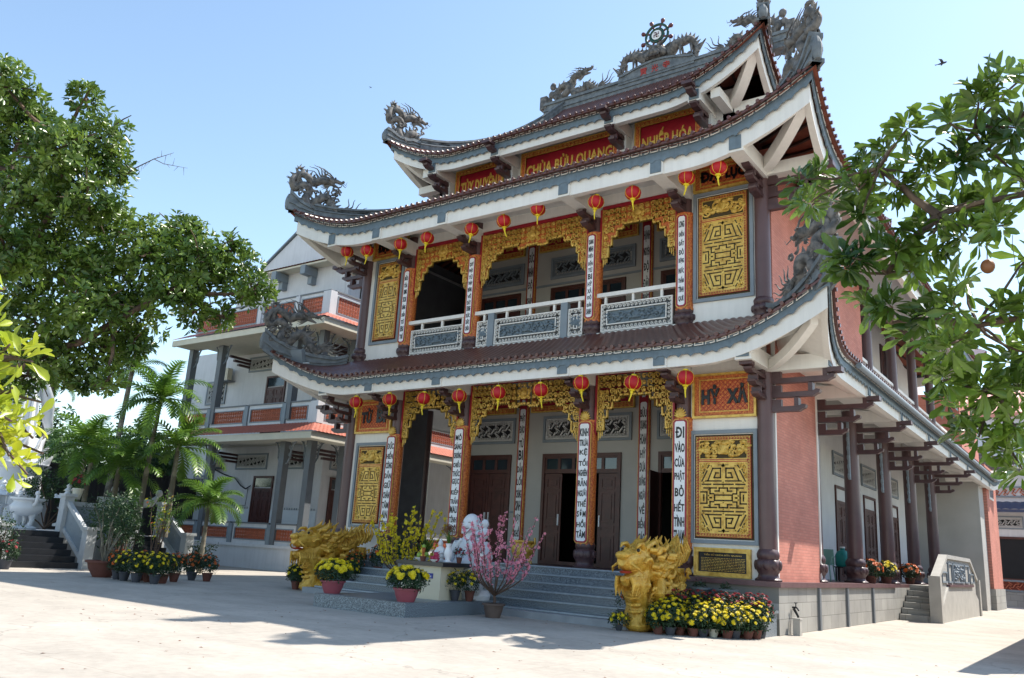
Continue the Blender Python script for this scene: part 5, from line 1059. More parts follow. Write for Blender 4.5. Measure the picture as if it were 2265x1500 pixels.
cl, rs = lobe_points(NL2, 1700, 4, .1); whorls('leaves', cl, rs, 5, .072, 'leafN', nb, .2, .4, 1.1, 3, 0, LEAF8)
cl = np.array([(14.8, -15.78, 2.14)]); whorls('leaves', cl, np.array([(.3, -.2, 0.)]), 5, .09, 'leafN', nb, .2, .5, 1.1, 8, 0, LEAF8)
# ================================================================ LEFT COURTYARD TERRACE
M['lgray'] = mat('light_stone', '#a9adb0', 0.7, 0.1, 4, 0.1); M['blackstone'] = mat('black_stone', '#26282c', 0.3, 0.15, 6); M['fence'] = mat('dark_metal_fence', '#24211f', 0.6, 0.15, 3)
te = root('raised_terrace', (-13, -3, 0), 'raised stone terrace with two black stairways and grey balustrades at left', 'terrace')
mb = MB(); mb.box(-19, -9.25, -9, .35, 0, 1.05); mb.build('platform', 'lgray', te)
def bal_run(P, u0, u1, z0, z1, h, name='balustrade'):      # sloped or level balustrade in plane P
    m_ = MB(); f = lambda u: z0+(z1-z0)*(u-u0)/(u1-u0)
    for a, b_ in ((0, .14), (h-.14, h)): m_.poly([P.p(u0, f(u0)+a, -.07), P.p(u1, f(u1)+a, -.07), P.p(u1, f(u1)+b_, -.07), P.p(u0, f(u0)+b_, -.07)], P.N*.14)
    b = m_.build(name, 'lgray', te); m_ = MB(); g = random.Random(2); n = max(2, int(abs(u1-u0)/.3))
    for i in range(n):
        u = u0+(u1-u0)*(i+.5)/n; z = f(u)+h/2
        for k in range(3): P.swirl(m_, (u+g.uniform(-.06, .06), z+(k-1)*.17), .12, 1.2, g.uniform(0, 6), g.choice((1, -1)), .025, 0)
    m_.poly([P.p(u0, f(u0)+.12, -.015), P.p(u1, f(u1)+.12, -.015), P.p(u1, f(u1)+h-.12, -.015), P.p(u0, f(u0)+h-.12, -.015)], P.N*.03)
    m_.build('carved_infill', 'gray', b, 60); return b
for y0, y1 in ((-5.7, -3.45), (-1.95, -.05)):
    mb = MB()
    for i in range(6): mb.box(-7.55-.3*(i+1) if i < 5 else -9.24, -7.55-.3*i, y0, y1, 0 if i == 0 else .17*i+.003, .175*(i+1)-.002)
    mb.build('black_steps', 'blackstone', te)
    for y in (y0-.12, y1+.12):
        P = Plane((0, y, 0)); bal_run(P, -9.1, -7.6, 1.1, .15, .95, 'stair_balustrade')
        for x, z in ((-7.5, 1.15), (-9.2, 2.15)): m_ = MB(); m_.box(x-.15, x+.15, y-.15, y+.15, 0, z); m_.box(x-.2, x+.2, y-.2, y+.2, z, z+.09); m_.build('post', 'lgray', te)
for a, b in ((-8.9, -5.95), (-3.2, -2.2)): bal_run(Plane((-9.3, 0, 0), Y_, X_), a, b, 1.06, 1.06, .95)
def urn(x, y, z, s):
    u = root('stone_urn', (x, y, z), 'big white marble incense urn on three legs at the top of the left stairs', 'urn', world=False)
    m_ = MB(); m_.lathe([(.42*s, 0), (.46*s, .06*s), (.4*s, .1*s), (.3*s, .14*s)], (0,0,0), 24); m_.build('base', 'marble', u, 50)
    for k in range(3): a = k*2.094+.5; m_ = MB(); m_.tube([(math.cos(a)*.22*s, math.sin(a)*.22*s, .1*s), (math.cos(a)*.3*s, math.sin(a)*.3*s, .3*s), (math.cos(a)*.28*s, math.sin(a)*.28*s, .52*s)], [.1*s, .08*s, .14*s], 8); m_.build('leg', 'marble', u, 60)
    m_ = MB(); m_.lathe([(.1*s, .45*s), (.38*s, .5*s), (.52*s, .66*s), (.55*s, .8*s), (.46*s, .92*s), (.44*s, .98*s), (.58*s, 1.04*s), (.58*s, 1.1*s), (.46*s, 1.1*s), (.4*s, 1.0*s), (0, .98*s)], (0,0,0), 28, close=False); m_.build('bowl', 'marble', u, 50)
    for sg in (1, -1): m_ = MB(); m_.tube([(sg*.46*s, 0, .85*s), (sg*.66*s, 0, .92*s), (sg*.7*s, 0, 1.15*s), (sg*.62*s, 0, 1.28*s)], [.07*s, .07*s, .06*s, .05*s], 8); m_.ball((sg*.64*s, 0, 1.27*s), .09*s, 8, 6); m_.build('handle', 'marble', u, 60)
urn(-10.6, -3.9, 1.05, .9)
def lantern(x, y, z, s, lab, grp):
    u = root('stone_lantern', (x, y, z), lab, 'stone lantern', grp, world=False)
    for nm, pr in (('base', [(.3, 0), (.3, .08), (.14, .14), (.12, .5), (.2, .56), (.26, .62)]), ('roof', [(.4, .92), (.36, .98), (.14, 1.08), (.1, 1.12)]), ('finial', [(.08, 1.12), (.13, 1.2), (.06, 1.28), (.09, 1.34), (.0, 1.44)])):
        m_ = MB(); m_.lathe([(a*s, b*s) for a, b in pr], (0,0,0), 6 if nm == 'roof' else 16); m_.build(nm, 'marble', u, 40)
    m_ = MB()
    for k in range(4): a = k*PI/2+.785; m_.tube([(math.cos(a)*.17*s, math.sin(a)*.17*s, .6*s), (math.cos(a)*.17*s, math.sin(a)*.17*s, .93*s)], .04*s, 6)
    m_.box(-.1*s, .1*s, -.1*s, .1*s, .6*s, .93*s); m_.build('light_box', 'marble', u); 
    for k in range(4): a = k*PI/2; m_ = MB(); m_.ball((math.cos(a)*.38*s, math.sin(a)*.38*s, 1.0*s), .05*s, 6, 5); m_.build('roof_knob', 'marble', u, 60)
lantern(-10.4, -2.75, 1.2, 1.0, 'white stone lantern behind the top of the nearer stairs', 'white stone lanterns on the terrace')
lantern(-12.5, -3.9, 1.2, 1.0, 'white stone lantern farther back behind the marble urn', 'white stone lanterns on the terrace')
# small dragon-topped gatepost by the far stairs
u = root('stone_bracket_post', (-10.3, -.35, 1.05), 'carved grey stone post with curling ends beside the far stairs', 'stone post', world=False)
m_ = MB(); m_.box(-.2, .2, -.2, .2, 0, 1.0); m_.build('post', 'lgray', u)
m_ = MB(); m_.tube([(0, -.9, 1.5), (0, -.6, 1.15), (0, 0, 1.1), (0, .6, 1.15), (0, .9, 1.5)], [.05, .14, .18, .14, .05], 8); m_.ball((0, -.85, 1.52), .13, 8, 6); m_.ball((0, .85, 1.52), .13, 8, 6); m_.ball((0, 0, 1.35), (.12, .2, .2), 8, 6); m_.build('curled_top', 'lgray', u, 60)
# tall white robed statue on a lotus
st = root('robed_statue', (-16.0, -2.3, 0), 'tall white robed statue standing on a lotus behind the tree at left', 'statue', world=False)
m_ = MB(); m_.lathe([(1.5, 1.0), (1.5, 2.2), (1.2, 2.3), (1.1, 3.2), (1.4, 3.4)], (0,0,0), 20); m_.build('pedestal', 'marble', st, 40)
m_ = MB()
for lv, (z, r, n_) in enumerate(((3.5, 1.25, 14), (3.85, 1.1, 12), (4.2, .9, 10))):
    for k in range(n_): a = 2*PI*(k+.5*lv)/n_; m_.tube([(math.cos(a)*r*.5, math.sin(a)*r*.5, z-.15), (math.cos(a)*r*.95, math.sin(a)*r*.95, z-.05), (math.cos(a)*r*1.1, math.sin(a)*r*1.1, z+.3)], [.25, .22, .03], 6, .6)
m_.lathe([(.6, 3.3), (1.0, 3.5), (.9, 4.4), (.5, 4.5)], (0,0,0), 20); m_.build('lotus_seat', 'marble', st, 60)
m_ = MB(); m_.lathe([(.72, 4.4), (.62, 5.0), (.52, 5.9), (.5, 6.6), (.58, 7.2), (.52, 7.7), (.22, 7.95), (.17, 8.1)], (0,0,0), 24, 1, .75, wob=.06, nw=9); m_.ball((0, 0, 8.4), (.27, .27, .35), 12, 10)
for sg in (1, -1):
    m_.tube([(0, sg*.5, 7.5), (.2, sg*.68, 6.9), (.5, sg*.35, 6.6)], [.2, .2, .12], 8); m_.tube([(.4, sg*.4, 6.6), (.35, sg*.75, 5.9), (.15, sg*.95, 5.2), (.1, sg*1.15, 4.75), (.1, sg*1.35, 4.95)], [.2, .26, .2, .16, .04], 8, .5)
for k in range(9): a = k*.7; m_.tube([(math.cos(a)*.5, math.sin(a)*.38, 7.2), (math.cos(a+.2)*.56, math.sin(a+.2)*.44, 6.0), (math.cos(a+.1)*.72, math.sin(a+.1)*.56, 4.5)], [.04, .06, .08], 5)
m_.build('robed_figure', 'marble', st, 70)
m_ = MB(); m_.ball((0, 0, 8.75), (.2, .2, .2), 10, 8); m_.lathe([(.3, 8.3), (.31, 8.6), (.22, 8.8)], (-.05, 0, 0), 16); m_.build('hood', 'marble', st, 60)
# fence behind the terrace
fr = root('metal_fence', (-18.4, -6, 0), 'dark sheet metal fence behind the palms', 'fence')
for i in range(9):
    y0 = -8+i*2.0; m_ = MB(); m_.add(*([[(-18.4-.012*(k % 2), y0+k*.1, z) for z in (1.0, 3.75) for k in range(20)], [(k, k+1, k+21, k+20) for k in range(19)]])); m_.build('fence_panel', 'fence', fr); m_ = MB(); m_.box(-18.46, -18.36, y0+1.92, y0+1.99, 0, 3.85); m_.build('fence_post', 'fence', fr)
m_ = MB(); m_.box(-18.37, -18.3, -8, 10, 3.7, 3.78); m_.build('top_rail', 'fence', fr)
# ---------------------------------------------------------------- palms
def frond(arr, o, az, el, L, n=26, droop=1.0, g=None, ll=.42):
    o = np.array(o); h = np.array([math.cos(az), math.sin(az), 0]); pts = []; p = o.copy(); e = el
    for i in range(n+1): pts.append(p.copy()); e -= droop*1.5/n*(.4+i/n); p = p+(h*math.cos(e)+np.array([0,0,math.sin(e)]))*L/n
    sd = np.array([-math.sin(az), math.cos(az), 0])
    for i in range(3, n):
        t = (pts[i+1]-pts[i-1]); t /= np.linalg.norm(t); up = np.cross(sd, t)*-1; q = i/n; l_ = ll*(math.sin(PI*(.12+.83*q))**.6)*g.uniform(.85, 1.1)
        for s in (1, -1):
            for w_ in (0, 1):
                d = sd*s*.9+t*(.55+.3*q)+up*(.28*(-1)**(i+w_)+.05)-np.array([0,0,.12]); arr.append((pts[i]+t*L/n*.5*w_, d, up+sd*s*.2, l_, .038))
    return pts
def palm(x, y, z0, zc, n, L, r, lab, grp, seed, lean=(0,0), up=1.25, ll=.42):
    g = random.Random(seed); o = root('palm_tree', (x, y, z0), lab, 'palm tree', grp, world=False); H = zc-z0
    m_ = MB(); pts = [Vector((lean[0]*t*t, lean[1]*t*t, H*t)) for t in np.linspace(0, 1, 16)]; m_.tube(pts, [r*(1.25-.45*i/15)*(1+.06*(i % 2)) for i in range(16)], 10); m_.tube([pts[-1], pts[-1]+Vector((0,0,.5))], [r*.8, r*.35], 8); m_.build('trunk', 'palmtrunk', o, 60)
    arr, rb = [], MB(); top = (lean[0], lean[1], H+.2)
    for k in range(n):
        a = k*2.4+g.uniform(-.2, .2); e = up-(k/n)*1.5+g.uniform(-.1, .1); p_ = frond(arr, top, a, e, L*g.uniform(.85, 1.1), 30, .95+.35*g.random(), g, ll); rb.tube([Vector(q) for q in p_[::3]], lerps([.022, .017, .009, .004], len(p_[::3])), 4)
    A_ = [np.array(v) for v in zip(*arr)]; lf = leaf_mesh('crown', A_[0], A_[1], A_[2], A_[3], A_[4], 'palm', o, BLADE); rb.build('frond_stems', 'palm', lf); return o
G_ = 'feathery palms in the left courtyard'
palm(-8.9, -1.0, 1.05, 5.5, 19, 1.9, .08, 'tallest feathery palm with its crown against the white building', G_, 1, (.2, 0))
palm(-8.3, -.3, 1.05, 3.9, 17, 1.8, .09, 'palm with bushy crown just below the tallest palm beside the white building', G_, 2)
palm(-11.2, -2.0, 1.05, 3.8, 19, 1.95, .09, 'palm growing left behind the pink flower pot', G_, 3)
palm(-9.4, -1.7, 1.05, 3.0, 16, 1.8, .1, 'short palm with a pale trunk midway along the terrace', G_, 4)
palm(-6.27, -.15, 0, 2.0, 16, 1.4, .07, 'small palm standing on the ground right of the terrace', G_, 5, up=1.35, ll=.36)
palm(-19.3, .2, 0, 7.3, 12, 1.6, .12, 'slender palm trunk rising behind the white statue', G_, 6, (-.1, 0))
palm(-16.8, 2.1, 0, 7.9, 12, 1.6, .12, 'slender tall palm rising behind the dark fence', G_, 7, (.3, 0))
palm(-13.4, -0.6, 1.05, 3.9, 12, 1.5, .09, 'palm half hidden in the greenery by the dark fence', G_, 8)
# ---------------------------------------------------------------- bushes and potted plants
def bush(name, x, y, z, rx, h, dens, L, m, lab, cat, seed, n=5, stems=True, grp=None):
    o = root(name, (x, y, z), lab, cat, grp, world=False); g = random.Random(seed)
    lob = [(g.uniform(-.6, .6)*rx, g.uniform(-.6, .6)*rx, h*g.uniform(.45, .85), rx*g.uniform(.4, .6)) for _ in range(6)]+[(0, 0, h*.6, rx*.6)]
    cl, rs = lobe_points(lob, dens, seed, .2, 1.1*h/rx/1.6 if h > rx else .8); cl[:, 2] = np.maximum(cl[:, 2], .05)
    whorls('foliage', cl, rs, n, L, m, o, .4, .4, 1.05, seed)
    m_ = MB()
    for k, q in enumerate(lob): limb(m_, (g.uniform(-.05, .05), g.uniform(-.05, .05), 0), q[:3], .03, .01, .1, k, 5, 5)
    m_.build('stems', 'twig', o, 60); return o
bush('shrub', -6.4, -2.95, 0, .75, 2.2, 420, .12, 'hedge', 'big dark shrub growing between the two stairways', 'shrub', 1)
bush('shrub', -7.4, -2.5, 0, .8, 2.1, 330, .12, 'hedge', 'rounded dark shrub behind the clay potted shrub', 'shrub', 2)
bush('shrub', -6.9, -6.1, 0, .6, 1.5, 170, .1, 'mum', 'leafy shrub at the left edge below the stair rail', 'shrub', 3)
bush('shrub', -6.6, .1, 0, .45, 1.0, 170, .1, 'hedge', 'low leafy shrub at the foot of the small palm', 'shrub', 4)
bush('shrub', -14.2, -1.5, 1.05, 1.6, 2.2, 60, .16, 'hedge', 'wide dark shrub on the terrace in front of the dark fence', 'shrub', 5)
FT = [('far_tree', -24, -5, 3.2, 6.0), ('far_tree', -26, 1.5, 3.6, 6.6), ('far_tree', -23, 6.5, 3.0, 6.2), ('far_tree', -28, 11, 3.8, 7.5), ('far_tree', -22, 12, 3, 6.5), ('far_tree', -30, -10, 4, 7), ('far_tree', -34, 20, 4, 8)]
for k, (nm, x, y, r, h) in enumerate(FT):
    lab = ['broad tree behind the white statue', 'dark round tree over the middle of the dark fence', 'tree behind the fence next to the white building', 'tall tree behind the corner of the white building', 'bushy tree almost hidden by the white building', 'tree at the far left behind the terrace', 'distant tree beyond the white building'][k]
    o = root(nm, (x, y, 0), lab, 'tree', 'trees beyond the dark fence', world=False); g = random.Random(k+50); m_ = MB(); limb(m_, (0,0,0), (0,0,h*.6), .25, .12, .03, k); m_.build('trunk', 'bark', o, 60)
    lob = [(g.uniform(-.7, .7)*r, g.uniform(-.7, .7)*r, h*g.uniform(.35, .85), r*g.uniform(.35, .55)) for _ in range(11)]; cl, rs = lobe_points(lob, 45, k, .3); whorls('crown', cl, rs, 6, .32, 'farleaf', o, .4, .45, 1.1, k)
def pot(m_, r, h, lip=1.12, base=.68): m_.lathe([(r*base, 0), (r*.9, h*.5), (r, h*.86), (r*lip, h*.87), (r*lip, h), (r*.92, h), (r*.88, h*.9), (0, h*.88)], (0,0,0), 20, close=False)
FL = {}
def bloom_mesh(m, r, kind='mum'):
    k = (m, r, kind)
    if k not in FL:
        q = MB()
        if kind == 'mum':
            for i, (rr, zz, nn) in enumerate(((1, 0, 11), (.75, .28, 9), (.42, .45, 6))):
                for j in range(nn): a = 2*PI*j/nn+i; c_, s_ = math.cos(a), math.sin(a); q.add([(c_*r*.2, s_*r*.2, zz*r*.7), (c_*rr*r-s_*r*.22, s_*rr*r+c_*r*.22, zz*r+.04*r), (c_*rr*r*1.12, s_*rr*r*1.12, zz*r+.1*r), (c_*rr*r+s_*r*.22, s_*rr*r-c_*r*.22, zz*r+.04*r)], [(0,1,2,3)])
            q.ball((0, 0, .2*r), (.5*r, .5*r, .32*r), 7, 5)
        else:
            for j in range(5): a = 2*PI*j/5; c_, s_ = math.cos(a), math.sin(a); q.add([(0,0,0), (c_*r*.7-s_*r*.45, s_*r*.7+c_*r*.45, .25*r), (c_*r, s_*r, .35*r), (c_*r*.7+s_*r*.45, s_*r*.7-c_*r*.45, .25*r)], [(0,1,2,3)])
            q.ball((0,0,.1*r), .25*r, 5, 4)
        o = q.build('bloom', m); FL[k] = o.data; bpy.data.objects.remove(o)
    return FL[k]
def put_bloom(parent, m, r, p, d, kind='mum', s=1.0, name='flower'):
    o = bpy.data.objects.new(name, bloom_mesh(m, r, kind)); C.objects.link(o); o.parent = parent; o.location = p; o.rotation_euler = Vector(d).to_track_quat('Z', 'Y').to_euler(); o.scale = (s, s, s); return o
def mum_pot(x, y, z, pr, ph, R_, H, nf, fm, fr_, potm, lab, seed, grp=None, name='potted_chrysanthemum', tight=False):
    o = root(name, (x, y, z), lab, 'potted flowers', grp, world=False); g = random.Random(seed); m_ = MB(); pot(m_, pr, ph); m_.build('pot', potm, o, 50)
    gg = np.random.default_rng(seed); k = int(260*(R_/.3)**2); d = norm(gg.normal(0, 1, (k, 3))*np.array([1,1,.8])+np.array([0,0,.25])); q = gg.uniform(.35, 1.0, (k, 1))**.6; cl = d*q*np.array([R_, R_, H*.55])+np.array([0,0,ph+H*.42]); cl[:,2] = np.maximum(cl[:,2], ph*.7)
    whorls('foliage', cl, d, 5, .07 if R_ > .2 else .06, 'mum', o, .3, .34, 1.1, seed)
    for i in range(nf):
        a = 2.4*i+g.uniform(-.3, .3); t = (i+.5)/nf; ph_ = math.acos(1-t*(1.15 if not tight else .85)); dv = Vector((math.sin(ph_)*math.cos(a), math.sin(ph_)*math.sin(a), math.cos(ph_))); p = (dv.x*R_*1.02, dv.y*R_*1.02, ph+H*.42+dv.z*H*.6+g.uniform(-.01, .03)); dv.z += .35
        put_bloom(o, fm, fr_, p, dv, 'mum', g.uniform(.7, 1.25))
    return o
# left courtyard pots
o = root('potted_shrub', (-3.6, -4.9, 0), 'airy small-leaved shrub in a wide clay bowl by the stairs', 'potted shrub', world=False)
m_ = MB(); pot(m_, .4, .42, 1.15, .55); m_.build('pot', 'clay', o, 50); m_ = MB(); g = random.Random(3); tips = []
for k in range(8): t = (g.uniform(-.3, .35), g.uniform(-.4, .4), g.uniform(1.3, 1.9)); tips.append(t); limb(m_, (g.uniform(-.06, .06), g.uniform(-.06, .06), .36), t, .028, .01, .07, k+5, 7, 6)
m_.build('stems', 'palmtrunk', o, 60); cl, rs = lobe_points([(a, b, c-.15, .34) for a, b, c in tips], 320, 6, .1, 1.2); whorls('foliage', cl, rs, 5, .07, 'hedge', o, .4, .42, 1.1, 2)
o = root('yellow_flowering_shrub', (-4.9, -2.7, 0), 'thin shrub dotted with yellow flowers behind the orange marigolds', 'flowering shrub', world=False)
m_ = MB(); pot(m_, .22, .3); m_.build('pot', 'blackpot', o, 50); m_ = MB(); tips = []
for k in range(9): t = (g.uniform(-.35, .35), g.uniform(-.4, .4), g.uniform(1.0, 2.6)); tips.append(t); limb(m_, (0, 0, .25), t, .02, .006, .06, k+5, 7, 5)
m_.build('stems', 'twig', o, 60); cl, rs = lobe_points([(a*.8, b*.8, c*.85, .3) for a, b, c in tips], 150, 6, .1, 1.3); whorls('foliage', cl, rs, 4, .08, 'palm', o, .4, .4, 1.1, 2)
for k in range(40): t = tips[k % 9]; q = .55+.45*g.random(); put_bloom(o, 'oflower' if k % 7 == 0 else 'mflower', .04, (t[0]*q+g.uniform(-.14, .14), t[1]*q+g.uniform(-.14, .14), t[2]*q+g.uniform(-.1, .1)), (g.uniform(-1,1), g.uniform(-1,.2), .6), 'five')
gp = 'marigold and chrysanthemum pots in front of the left courtyard'
LP_ = [(-2.7, -5.0, 'oflower', 'orange flowers in a pot beside the clay bowl'), (-2.35, -4.55, 'oflower', 'orange flowers in a pot behind the yellow ones'), (-2.2, -5.1, 'yflower', 'yellow flowers in the front row nearest the clay bowl'), (-1.8, -4.7, 'yflower', 'tall yellow flowers in the middle of the left row'), (-1.65, -5.1, 'yflower', 'yellow flowers at the front middle of the left row'), (-1.3, -4.6, 'yflower', 'yellow flowers towards the right of the left row'), (-1.1, -4.95, 'yflower', 'low yellow flowers at the front right of the left row'), (-1.9, -3.9, 'oflower', 'orange flowers behind the right end of the row'), (-2.6, -2.9, 'oflower', 'orange flowers in a dark pot close to the far stairs'), (-2.2, -2.7, 'oflower', 'orange flowers in a pot nearest the small palm')]
LP_ = [(x, y, m, l) for x, y, m, l in LP_]
for k, (x, y, m, l) in enumerate(LP_): mum_pot(x, y, 0, .13, .22, .26, .5, 20, m, .042, 'clay' if k % 2 else 'blackpot', l, k+70, gp)
mum_pot(-6.6, -6.0, 0, .16, .26, .3, .5, 16, 'rflower', .04, 'blackpot', 'reddish pink flowers in a dark pot at the left edge', 91)
o = mum_pot(-9.35, -2.98, 2.1, .16, .34, .2, .42, 22, 'rflower', .045, 'canvas', 'magenta flowers in a cream vase on the terrace balustrade', 92, name='flower_vase')
o = mum_pot(-4.9, -1.4, 0, .14, .24, .25, .45, 10, 'oflower', .04, 'blackpot', 'sparse orange flowers in a pot under the small palm', 93)
# ================================================================ LANTERNS
M['lanternred'] = mat('lantern_silk', '#b81420', 0.5, 0.1, 4, trans=.15); M['tassel'] = mat('yellow_tassel', '#e0c92a', 0.6, 0.1); M['cord'] = mat('cord', '#c9c9c9', 0.6)
lproto = root('red_lantern', (0, 0, 0), 'x', 'lantern', 'red lanterns hanging under the eaves', world=False)
lproto.scale = (1.13, 1.13, 1.13)
mb = MB(); R_ = .165
for i in range(13):
    pass
prof = [(.05, -.135), (.11, -.115), (.15, -.07), (.168, 0), (.15, .07), (.11, .115), (.05, .135)]
mb.lathe(prof, (0,0,0), 24, wob=.018, nw=12); mb.build('silk_globe', 'lanternred', lproto, 60)
mb = MB()
for k in range(6): a = k*PI/3; mb.tube([(math.cos(a)*(r+.004), math.sin(a)*(r+.004), z) for r, z in prof], .0045, 4)
mb.lathe([(.05, .13), (.055, .155), (.045, .165)], (0,0,0), 12); mb.lathe([(.045, -.165), (.058, -.15), (.05, -.13)], (0,0,0), 12); mb.build('gold_ribs_and_caps', 'tassel', lproto, 40)
mb = MB(); mb.ball((0, 0, -.19), (.032, .032, .035), 8, 6); mb.tube([(0,0,-.2), (.005, 0, -.27), (.03, .01, -.38)], [.02, .016, .011], 6); mb.build('tassel', 'tassel', lproto, 60)
mb = MB(); mb.tube([(0,0,.16), (0,0,.46)], .004, 4); mb.build('cord', 'cord', lproto)
UP = [(.35, 9.60), (1.2, 9.49), (2.52, 9.46), (3.52, 9.47), (5.07, 9.44), (6.12, 9.47), (7.17, 9.59), (8.84, 9.44), (9.82, 9.46), (11.15, 9.54), (11.89, 9.60)]
LO = [(1.31, 5.03), (2.58, 5.04), (3.8, 5.0), (5.0, 4.99), (6.22, 5.0), (7.46, 4.99), (8.56, 5.08), (9.88, 5.0), (11.11, 5.02)]
ORD = ['first', 'second', 'third', 'fourth', 'fifth', 'sixth', 'seventh', 'eighth', 'ninth', 'tenth', 'last']
first = True
for row, y, L_ in (('middle', -1.3, UP), ('lower', -1.2, LO)):
    for k, (x, z) in enumerate(L_):
        c_ = lproto if first else copy_tree(lproto); first = False; g = random.Random(k*7+int(y*10)); c_.location = (x, y, z); c_.rotation_euler = (g.uniform(-.12, .12), g.uniform(-.15, .15), g.uniform(0, 6))
        c_['label'] = 'red silk lantern, %s from the left in the row under the %s roof' % (ORD[k] if k < len(L_)-1 else 'last', row)
mb = MB()
cdl = root('lantern_wire', (6.2, -1.2, 5.3), 'thin red wire the lower row of lanterns hangs from', 'wire')
for a, b in zip(LO, LO[1:]): mb.tube([(a[0], -1.2, 5.33), ((a[0]+b[0])/2, -1.2, 5.25), (b[0], -1.2, 5.33)], .006, 4)
mb.build('wire', 'red', cdl)
# ================================================================ GOLD DRAGONS
def voxel(o, s=.02, it=2):
    m_ = o.modifiers.new('remesh', 'REMESH'); m_.mode = 'VOXEL'; m_.voxel_size = s; m_.use_smooth_shade = True
    if it: q = o.modifiers.new('smooth', 'SMOOTH'); q.iterations = it; q.factor = .5
def gold_dragon(x, y, lab, seed):
    o = root('gold_dragon', (x, y, 0), lab, 'dragon statue', 'gold dragons flanking the steps', world=False)
    P = plane_fn((0, 0, 0), (0, -1, 0), (1, 0, 0)); g = random.Random(seed); q = MB(); N = X_
    body = spline([(-1.15, 1.45, 0), (-.8, 1.32, 0), (-.4, 1.15, 0), (0, 1.05, 0), (.35, 1.08, 0), (.6, 1.0, 0), (.7, .72, 0), (.6, .42, 0), (.66, .12, 0)], 5)
    q.tube([P(p.x, p.y, 0) for p in body], lerps([.12, .17, .2, .22, .23, .21, .2, .17, .2], len(body)), 12)
    c2 = spline([(-1.0, .95, 0), (-.7, .85, 0), (-.45, .55, 0), (-.1, .5, 0), (.1, .75, 0), (.35, .6, 0), (.3, .3, 0), (.5, .1, 0)], 5)
    for sg in (1, -1): q.tube([P(p.x, p.y, .14*sg) for p in c2], lerps([.09, .12, .14, .15, .15, .14, .13, .14], len(c2)), 10)
    H = 1.28; Q = lambda u, v, n=0: P(.72+u*H, 1.14+v*H, n*H); ax = (Vector((0,-1,0)), N, Z_); R = lambda *a: [r*H for r in a]
    q.ball(Q(-.02, .1), R(.22, .19, .2), 14, 12, ax); q.tube([Q(.05, .1), Q(.2, .09), Q(.36, .06), Q(.46, .08)], R(.17, .145, .125, .08), 12); q.ball(Q(.45, .15), R(.075, .11, .06), 10, 8, ax)
    q.tube([Q(-.05, -.1), Q(.16, -.17), Q(.34, -.2), Q(.42, -.17)], R(.14, .11, .08, .04), 10)
    for k in range(4): q.tube([Q(.12+.09*k, .19-.01*k, -.1), Q(.13+.09*k, .245-.015*k, 0), Q(.12+.09*k, .19-.01*k, .1)], R(.022, .03, .022), 6)
    for sg in (1, -1):
        for r_ in (.045, .085): q.tube([Q(.44, .13+.02*math.sin(a), (.06+.0*a)*sg+r_*math.cos(a)*.4) for a in np.linspace(0, 5, 7)], R(*[.02]*7), 5)
        q.ball(Q(.16, .22, .105*sg), R(.06, .045, .05), 8, 6, ax); q.tube([Q(.02, .25, .11*sg), Q(.1, .32, .13*sg), Q(.2, .31, .14*sg), Q(.27, .26, .13*sg)], R(.045, .04, .03, .012), 6)
        q.tube([Q(-.05, .26, .1*sg), Q(-.25, .36, .14*sg), Q(-.45, .38, .13*sg), Q(-.55, .47, .13*sg)], R(.05, .045, .032, .01), 6); q.tube([Q(-.28, .36, .14*sg), Q(-.36, .46, .15*sg)], R(.03, .008), 5)
        for k in range(4): a0 = .3+k*.35; q.tube([Q(.02+.1*math.cos(a0+t), .02+.1*math.sin(a0+t), (.19+.01*k)*sg) for t in np.linspace(0, 1.6, 5)], R(.03, .035, .03, .02, .01), 5)
        for k in range(12): u0 = -.12+.045*k; q.tube([Q(u0, -.14, .11*sg), Q(u0-.02, -.26, .14*sg), Q(u0+.03*math.sin(k*1.7), -.36-.03*(k % 3), .13*sg)], R(.034, .028, .006), 5)
        for k in range(8): q.tube([Q(.08+.042*k, .0, .115*sg*(1-.03*k)), Q(.085+.042*k, -.055, .115*sg*(1-.03*k))], R(.016, .005), 4)
        q.tube([Q(.38, .04, .11*sg), Q(.36, -.02, .2*sg), Q(.28, -.08, .24*sg), Q(.2, -.03, .25*sg)], R(.022, .02, .014, .005), 5)
        for k in range(34):                       # flame-like mane locks sweeping back from the cheeks
            row = k % 4; u0, v0 = -.14-.17*row+g.uniform(-.05, .05), g.uniform(-.32, .34)-.02*row; L = g.uniform(.18, .36); w_ = (.15+g.uniform(-.02, .05))*sg; up = g.uniform(.0, .16)
            q.tube([Q(u0, v0, w_), Q(u0-L*.35, v0-.03+up*.2, w_+.07*sg), Q(u0-L*.7, v0+up*.4, w_+.07*sg), Q(u0-L, v0+up, w_+.02*sg), Q(u0-L*1.05, v0+up+.08, w_*.9)], R(.04, .044, .034, .02, .005), 6)
        q.tube([P(.2, .88, .2*sg), P(.46, .66, .33*sg), P(.3, .42, .33*sg), P(.45, .2, .32*sg)], [.14, .11, .085, .075], 8)
        for c_ in (-1, 0, 1): q.tube([P(.45, .2, (.3+.06*c_)*sg), P(.57, .17, (.3+.1*c_)*sg), P(.61, .04, (.3+.11*c_)*sg)], [.045, .04, .01], 5)
        q.tube([P(-.7, .8, .2*sg), P(-.5, .55, .3*sg), P(-.65, .35, .3*sg), P(-.5, .15, .3*sg)], [.13, .1, .08, .07], 8)
        for k in range(26):                       # curling cloud scrolls on the flank
            s, h = g.uniform(-1.15, .55), g.uniform(.12, .8); h += max(0, -s)*.35; r = g.uniform(.07, .12); w_ = g.uniform(.2, .27); q.tube([P(s+r*(1-i/9)*math.cos(i*.9+k), h+r*(1-i/9)*math.sin(i*.9+k), (w_+.006*i)*sg) for i in range(9)], [.032*(1-.06*i) for i in range(9)], 5)
